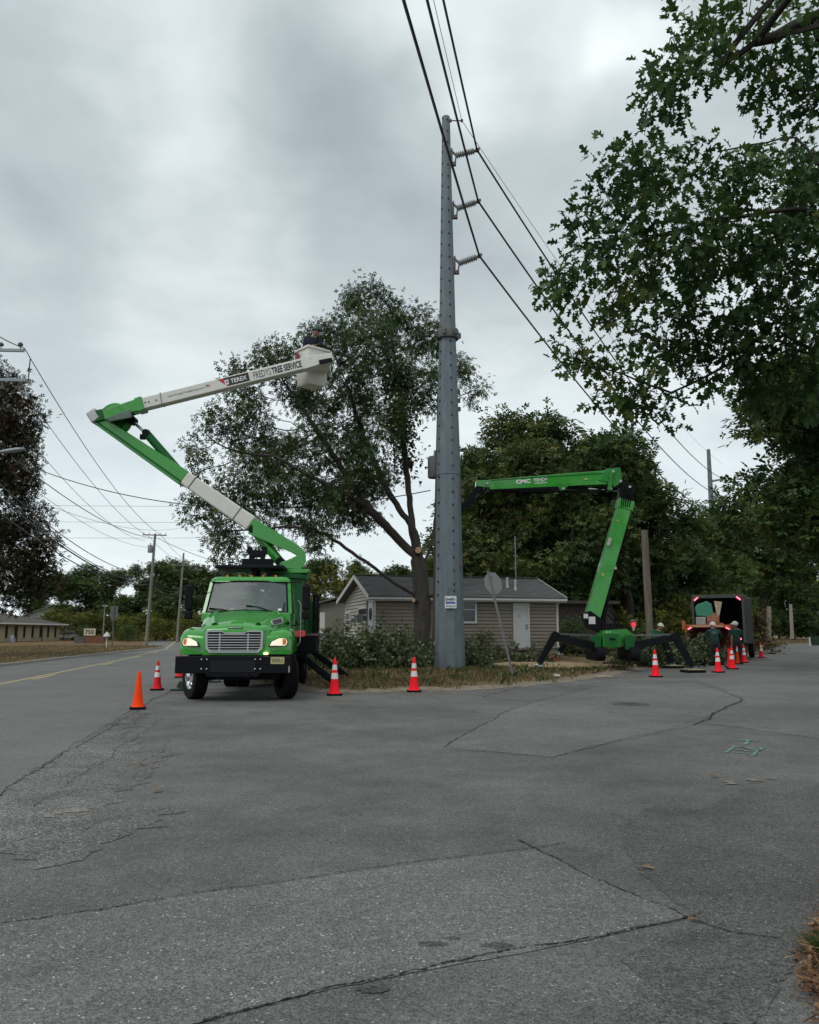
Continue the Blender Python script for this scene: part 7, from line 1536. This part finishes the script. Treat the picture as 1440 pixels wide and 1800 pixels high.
for a in ((K5, 'dark leafy tree overhanging the side street at the right edge', 1500, 33, 600, 1.0), (K5, 'tall tree rising behind the dark overhanging one at right', 1545, 50, 660, 3.0), (K5, 'tree hanging over the far side street lawn', 1350, 128, 880, 4.2), (K3, 'tree closing the view over the far lawn', 1345, 160, 960, 0.9), (K2, 'tree beyond the farther wooden post', 1425, 165, 930, 2.0), (K3, 'tree behind the rust coloured bush', 1275, 80, 880, 5.5)):
    plant(a[0], a[1], a[2], a[3], a[4], a[5], leaf=LWOOD, group='trees along the side street', wide=1.3, base_z=0.2)
LG = 'woods beyond the left street'
for i, (px, Y, ty, s_) in enumerate(((105, 172, 1000, K2), (150, 180, 985, K3), (195, 170, 992, K2), (235, 176, 985, K4), (275, 168, 978, K3), (310, 178, 974, K2), (345, 170, 985, K3), (385, 175, 990, K2), (425, 165, 996, K3), (60, 185, 1010, K3), (215, 160, 1040, K3), (290, 158, 1045, K3), (340, 156, 1040, K2), (165, 190, 1020, K4), (470, 150, 985, K2), (515, 140, 980, K3))):
    nm = ('leftmost', 'second', 'third', 'fourth', 'fifth', 'sixth', 'seventh', 'eighth', 'ninth')[i] + ' tree from the left along the far wood skyline' if i < 9 else {9: 'tree beside the warehouse roof', 10: 'low dark tree behind the number board', 11: 'low dark tree right of the leaning pole', 12: 'low dark tree behind the truck mirror', 13: 'deep background tree behind the lot light', 14: 'far tree left of the truck boom base', 15: 'far tree hidden behind the truck boom base'}[i]
    plant(s_, nm, px, Y, ty, i * 1.3, leaf=LWOOD, group=LG, wide=1.35, base_z=0.2)
for i, (px, Y, ty, lf, lb_) in enumerate(((588, 55, 1000, LYEL, 'yellow green bush over the shed roof'), (1333, 62, 1072, LRED, 'rust brown bush beside the chip truck'), (1015, 46, 1085, LWOOD, 'green bush behind the left outrigger'), (1100, 50, 1075, None, 'dark bush behind the lift body'), (1170, 52, 1070, None, 'dark bush behind the stooping worker'), (1205, 58, 1050, None, 'dark bush left of the chip truck'), (845, 37, 1108, LWOOD, 'low green bush against the house wall beside the pole'),
                                  (225, 130, 1098, LWOOD, 'clipped hedge bush behind the number board'), (150, 140, 1100, LWOOD, 'low hedge bush near the parked cars'), (330, 140, 1090, None, 'dark bush at the foot of the farther pole'), (275, 142, 1085, None, 'dark bush behind the leaning pole'), (1260, 62, 1045, None, 'dark bush over the chip truck roof'), (1130, 44, 1100, LWOOD, 'shaggy bush at the foot of the bare pole'))):
    plant(KB, lb_, px, Y, ty, i * 1.1, leaf=lf, cat='bush', group='bushes', wide=1.6 if i > 6 else 1.2, base_z=0.2 if px < 400 or px > 1300 else None)

for i in range(9):
    plant(KB, ORD[i] + ' thicket from the left at the foot of the far woods', 90 + i * 42, 150 + (i % 3) * 4, 1072 + (i * 7) % 12, i * 1.7, cat='bush', group='thickets under the far woods', wide=1.7, base_z=0.1)
# --- reddish maple at the left edge
mb0 = Vector((-28.5, 50, 0.2)); rng = np.random.default_rng(77); att = []
for px, py, rp, n in ((10, 700, 50, 70), (40, 730, 34, 40), (20, 790, 55, 70), (30, 850, 45, 50), (0, 760, 60, 60), (40, 930, 52, 70), (75, 950, 30, 40), (20, 990, 60, 80), (70, 1000, 36, 50), (40, 1040, 34, 40), (90, 1035, 18, 14), (-60, 800, 110, 160), (-80, 950, 100, 140), (-60, 680, 70, 80)):
    att.append(ball(rng, n, Q(px, py, 50), rp / F * 50, (1, 1.3, 1)))
tree('maple_tree', 'reddish maple crowding in at the left edge', [[mb0, mb0 + Vector((0, 0, 3)), mb0 + Vector((.3, 0, 7)), mb0 + Vector((1, 0, 12))]], np.vstack(att), 0.4, 0.55, 0.012, 0.35, LMAPLE, 78, 34, 0.30, 0.32, SPRIG, 0.03, BARKD, 0.35, 2.3)

# ---------------------------------------------------------------- cut brush
def brush(label, px0, px1, Y, hgt, depth, seed, n, ntw, leaf=LCUT, size=0.15):
    rg = np.random.default_rng(seed); a, b = spot(px0, 1112, Y).x, spot(px1, 1112, Y).x; c = (a + b) / 2
    t = thing('brush_pile', label, 'brush pile', (c, Y, lz(c, Y)), group='piles of cut branches')
    hw_ = (b - a) / 2; tw = MB(); pos = []; dv = []
    prof = lambda u: (1 - abs(u) ** 2.4) * (0.68 + 0.3 * math.sin(u * 7 + seed) + 0.2 * math.sin(u * 17 + seed * 2))
    for i in range(ntw):
        u = rg.uniform(-1, 1); v = rg.uniform(-1, 1); x, y = u * hw_, v * depth / 2; top = max(0.1, hgt * prof(u) * (1 - abs(v) ** 3))
        z = rg.random() ** 0.7 * top; zb = lz(c + x, Y + y) - lz(c, Y)
        d = Vector((rg.normal(0, 1), rg.normal(0, .6), rg.normal(0.55, .5))).normalized(); ln = rg.uniform(0.4, 1.15); p0 = Vector((x, y, zb + z)); p1 = p0 + d * ln
        pm = p0.lerp(p1, .5) + Vector(rg.normal(0, .06, 3)); tw.tube([p0, pm, p1], [0.012, 0.009, 0.004], 3)
        for k in range(n):
            f = rg.random(); pos.append(p0.lerp(p1, f) + Vector(rg.normal(0, .09, 3))); dv.append(Vector(rg.normal(0, .8, 3)) + d * .6 - Vector((0, 0, .25)))
    tw.build('twigs', BARK, t)
    N_ = len(pos); put('leaves', leafmesh('leaves', np.array(pos), np.array(dv), rg.uniform(.7, 1.3, N_) * size, np.clip(rg.normal(.45, .2, N_), 0, 1), KITE, rg, 0.3), leaf, t)
brush('long heap of cut leafy branches between the truck and the steel pole', 540, 735, 31.5, 1.4, 3.0, 5, 26, 400, size=0.16)
brush('taller cut branches leaning at the left end by the house gable', 575, 700, 34.5, 1.35, 2.4, 6, 26, 200, size=0.16)
brush('low green cuttings at the foot of the trimmed oak', 690, 760, 33.0, 0.8, 2.0, 7, 24, 110)
brush('leafy cuttings right of the steel pole before the house window', 812, 856, 33.0, 0.6, 1.8, 8, 18, 50)
brush('scattered low cuttings before the white front door', 860, 975, 36.0, 0.32, 1.2, 9, 14, 70)
brush('pile of cut branches being fed to the chipper', 1190, 1248, 40.6, 1.25, 2.0, 10, 30, 190, size=0.17)
brush('cut branches lying behind the lift', 1085, 1200, 38.0, 1.1, 2.5, 11, 22, 230)

# ---------------------------------------------------------------- grass, litter, pebbles
def blades(name, label, pts, zs, h, wd, mat, seed, lean=0.5):
    rg = np.random.default_rng(seed); n = len(pts); b = np.column_stack([pts, zs]); a = rg.uniform(0, 2 * math.pi, n); hh = h * rg.uniform(.4, 1.3, n)
    sx = np.column_stack([np.cos(a), np.sin(a), np.zeros(n)]) * (wd * rg.uniform(.6, 1.3, n))[:, None]
    ln = np.column_stack([rg.normal(0, lean, n), rg.normal(0, lean, n), np.ones(n)]) * hh[:, None]
    V = np.stack([b - sx, b + sx, b + ln * .55 + sx * .6, b + ln + rg.normal(0, .25, (n, 3)) * hh[:, None] * np.array([1, 1, .2])], 1).reshape(-1, 3)
    me = rawmesh(name, V, [np.arange(n)[:, None] * 4 + np.array([0, 1, 2, 3])[None]], np.repeat(np.clip(rg.normal(.5, .2, n), 0, 1), 4))
    return tag(put(name, me, mat), label, 'grass', kind='stuff')
LDRY = leafmat('dry_grass_blade', [(0.0, (0.06, 0.065, 0.024)), (1.0, (0.36, 0.27, 0.15)), (0.4, (0.15, 0.115, 0.055)), (0.7, (0.25, 0.185, 0.095))], 0.3, clump=0.8)
LGRN = leafmat('green_grass_blade', [(0.0, (0.02, 0.05, 0.012)), (1.0, (0.12, 0.13, 0.04)), (0.5, (0.04, 0.085, 0.02))], 0.3, clump=1.5)
rg = np.random.default_rng(91); g = np.column_stack([rg.uniform(-6.5, 14.5, 90000), rg.uniform(20.5, 36, 90000)]); g = g[inside(g, lot_poly)]; dd = seg_dist(g, lot_edge); g = g[(dd > 0.25 + rg.exponential(.25, len(g)))]
pat = np.sin(g[:, 0] * 1.7 + np.sin(g[:, 1] * 2.1) * 1.3) * np.sin(g[:, 1] * 1.3 + g[:, 0] * .6); saw = np.hypot((g[:, 0] - 6.0) / 3.3, (g[:, 1] - 35.0 - .35 * (g[:, 0] - 6)) / 2.2)
g = g[(pat + rg.normal(0, .5, len(g)) > -0.55) & (saw > .85)]
blades('verge_grass', 'short dry grass over the corner verge', g, lot_z(g) + 0.0, 0.13, 0.010, LDRY, 92, .6)
g2 = np.column_stack([rg.uniform(-2, 9, 9000), rg.uniform(22.5, 34, 9000)]); g2 = g2[inside(g2, lot_poly)]; pat = np.sin(g2[:, 0] * 2.3 + 1) * np.sin(g2[:, 1] * 1.9); g2 = g2[pat > .45]
blades('weed_tufts', 'greener weed tufts in the verge', g2, lot_z(g2), 0.22, 0.014, LGRN, 93, .5)
g = np.column_stack([rg.uniform(-40, -18, 60000), rg.uniform(36, 90, 60000)]); g = g[inside(g, left_poly)]; g = g[seg_dist(g, kerb_line) > .12][:26000]
blades('lawn_grass', 'dry lawn grass across the street', g, left_z(g) + 0.01, 0.10, 0.02, LDRY, 94, .5)
g = np.column_stack([rg.uniform(24, 70, 20000), rg.uniform(55, 130, 20000)]); g = g[inside(g, lot_poly)]; g = g[seg_dist(g, lot_edge) < 14]
blades('far_verge_grass', 'pale grass along the far side street', g, lot_z(g), 0.28, 0.03, LDRY, 95, .4)
# right foreground corner: needles, leaves, a green tuft
LIT = leafmat('leaf_litter', [(0.0, (0.06, 0.028, 0.015)), (1.0, (0.42, 0.30, 0.18)), (0.4, (0.16, 0.075, 0.035)), (0.7, (0.27, 0.15, 0.075))], 0.15, clump=6)
g = np.column_stack([rg.uniform(1.3, 4.2, 16000), rg.uniform(2.2, 7.0, 16000)]); g = g[inside(g, right_poly)]; n = len(g)
dv = np.column_stack([rg.normal(0, 1, n), rg.normal(0, 1, n), rg.normal(0.05, .12, n)])
NEED = (np.array([(-.03, 0, 0), (.03, 0, .01), (.02, 1, .02), (-.02, 1, 0)], float), [(0, 1, 2, 3)])
tag(put('pine_straw', leafmesh('pine_straw', np.column_stack([g, right_z(g) + rg.uniform(.012, .04, n)]), dv, rg.uniform(.04, .11, n), np.clip(rg.normal(.5, .25, n), 0, 1), NEED, rg, 2), LIT), 'brown needles and straw on the right corner verge', 'leaf litter', kind='stuff')
e_ = np.array([np.array(corner_edge[i][:2]) + (np.array(corner_edge[i + 1][:2]) - np.array(corner_edge[i][:2])) * rg.random() for i in rg.integers(3, 12, 500)]) + rg.normal(0, .025, (500, 2)) + np.array((.05, 0)); n = 500
dv = np.column_stack([rg.normal(0, 1, n), rg.normal(0, 1, n), rg.normal(0.1, .2, n)])
tag(put('fallen_leaves', leafmesh('fallen_leaves', np.column_stack([e_, np.full(n, .02)]), dv, rg.uniform(.02, .05, n), np.clip(rg.normal(.55, .2, n), 0, 1), OAK, rg, 2), LIT), 'small fallen leaves along the right corner edge', 'leaf litter', kind='stuff')
c = gnd(1432, 1675); g = np.column_stack([rg.normal(c.x + .08, .05, 450), rg.normal(c.y, .05, 450)]); blades('grass_tuft', 'green grass tuft in the right corner litter', g, right_z(g), 0.05, 0.003, LGRN, 96, .7)
# leaves lying on the asphalt
for i, (px, py, s_, lb_) in enumerate(((1125, 1524, 0.075, 'single curled tan leaf on the asphalt right of centre'), (1246, 1365, 0.09, 'small pale leaf near the sprayed mark'), (1207, 1617, 0.05, 'tiny pale leaf at the crack junction'), (242, 1345, 0.09, 'pale leaf on the rough asphalt left of centre'), (265, 1392, 0.09, 'pale leaf lower left on the rough asphalt'))):
    p = gnd(px, py, .012); r2 = np.random.default_rng(200 + i); me = leafmesh('fallen_leaf', np.array([[0, 0, 0.004]]), np.array([[1, .3 * i - .5, .12]]), np.array([s_ * 1.3]), np.array([.8]), OAK, r2, 4); o = put('fallen_leaf', me, LIT); o.location = (p.x, p.y, .012); tag(o, lb_, 'leaf', 'leaves on the asphalt')
STONE = M('pale_pebble', (0.22, 0.205, 0.18), 0.85, var=0.4, vs_=3)
n = 900; u = rg.random(n); y = 2.2 + 16 * u ** 2; x = rg.uniform(-.52, .52, n) * y; x2 = rg.uniform(-2, 7, 500); y2_ = np.interp(x2, [-2, .2, 2.8, 6.3, 9], [21.4, 21, 22, 26.5, 31]) + rg.normal(.1, .4, 500)
P = np.column_stack([np.r_[x, x2], np.r_[y, y2_]]); n = len(P); s_ = np.r_[rg.uniform(.0025, .007, 900), rg.uniform(.006, .026, 500)]
oc = np.array([(1, 0, 0), (0, 1, 0), (-1, 0, 0), (0, -1, 0), (0, 0, .8), (0, 0, -.5)], float); V = (np.column_stack([P, .009 + s_ * .3])[:, None] + oc[None] * s_[:, None, None] * rg.uniform(.6, 1.3, (n, 6, 1))).reshape(-1, 3)
fc = [np.arange(n)[:, None] * 6 + np.array(f)[None] for f in ((0, 1, 4), (1, 2, 4), (2, 3, 4), (3, 0, 4), (1, 0, 5), (2, 1, 5), (3, 2, 5), (0, 3, 5))]
tag(put('pebbles', rawmesh('pebbles', V, fc), STONE), 'loose pale pebbles scattered on the asphalt', 'gravel', kind='stuff')
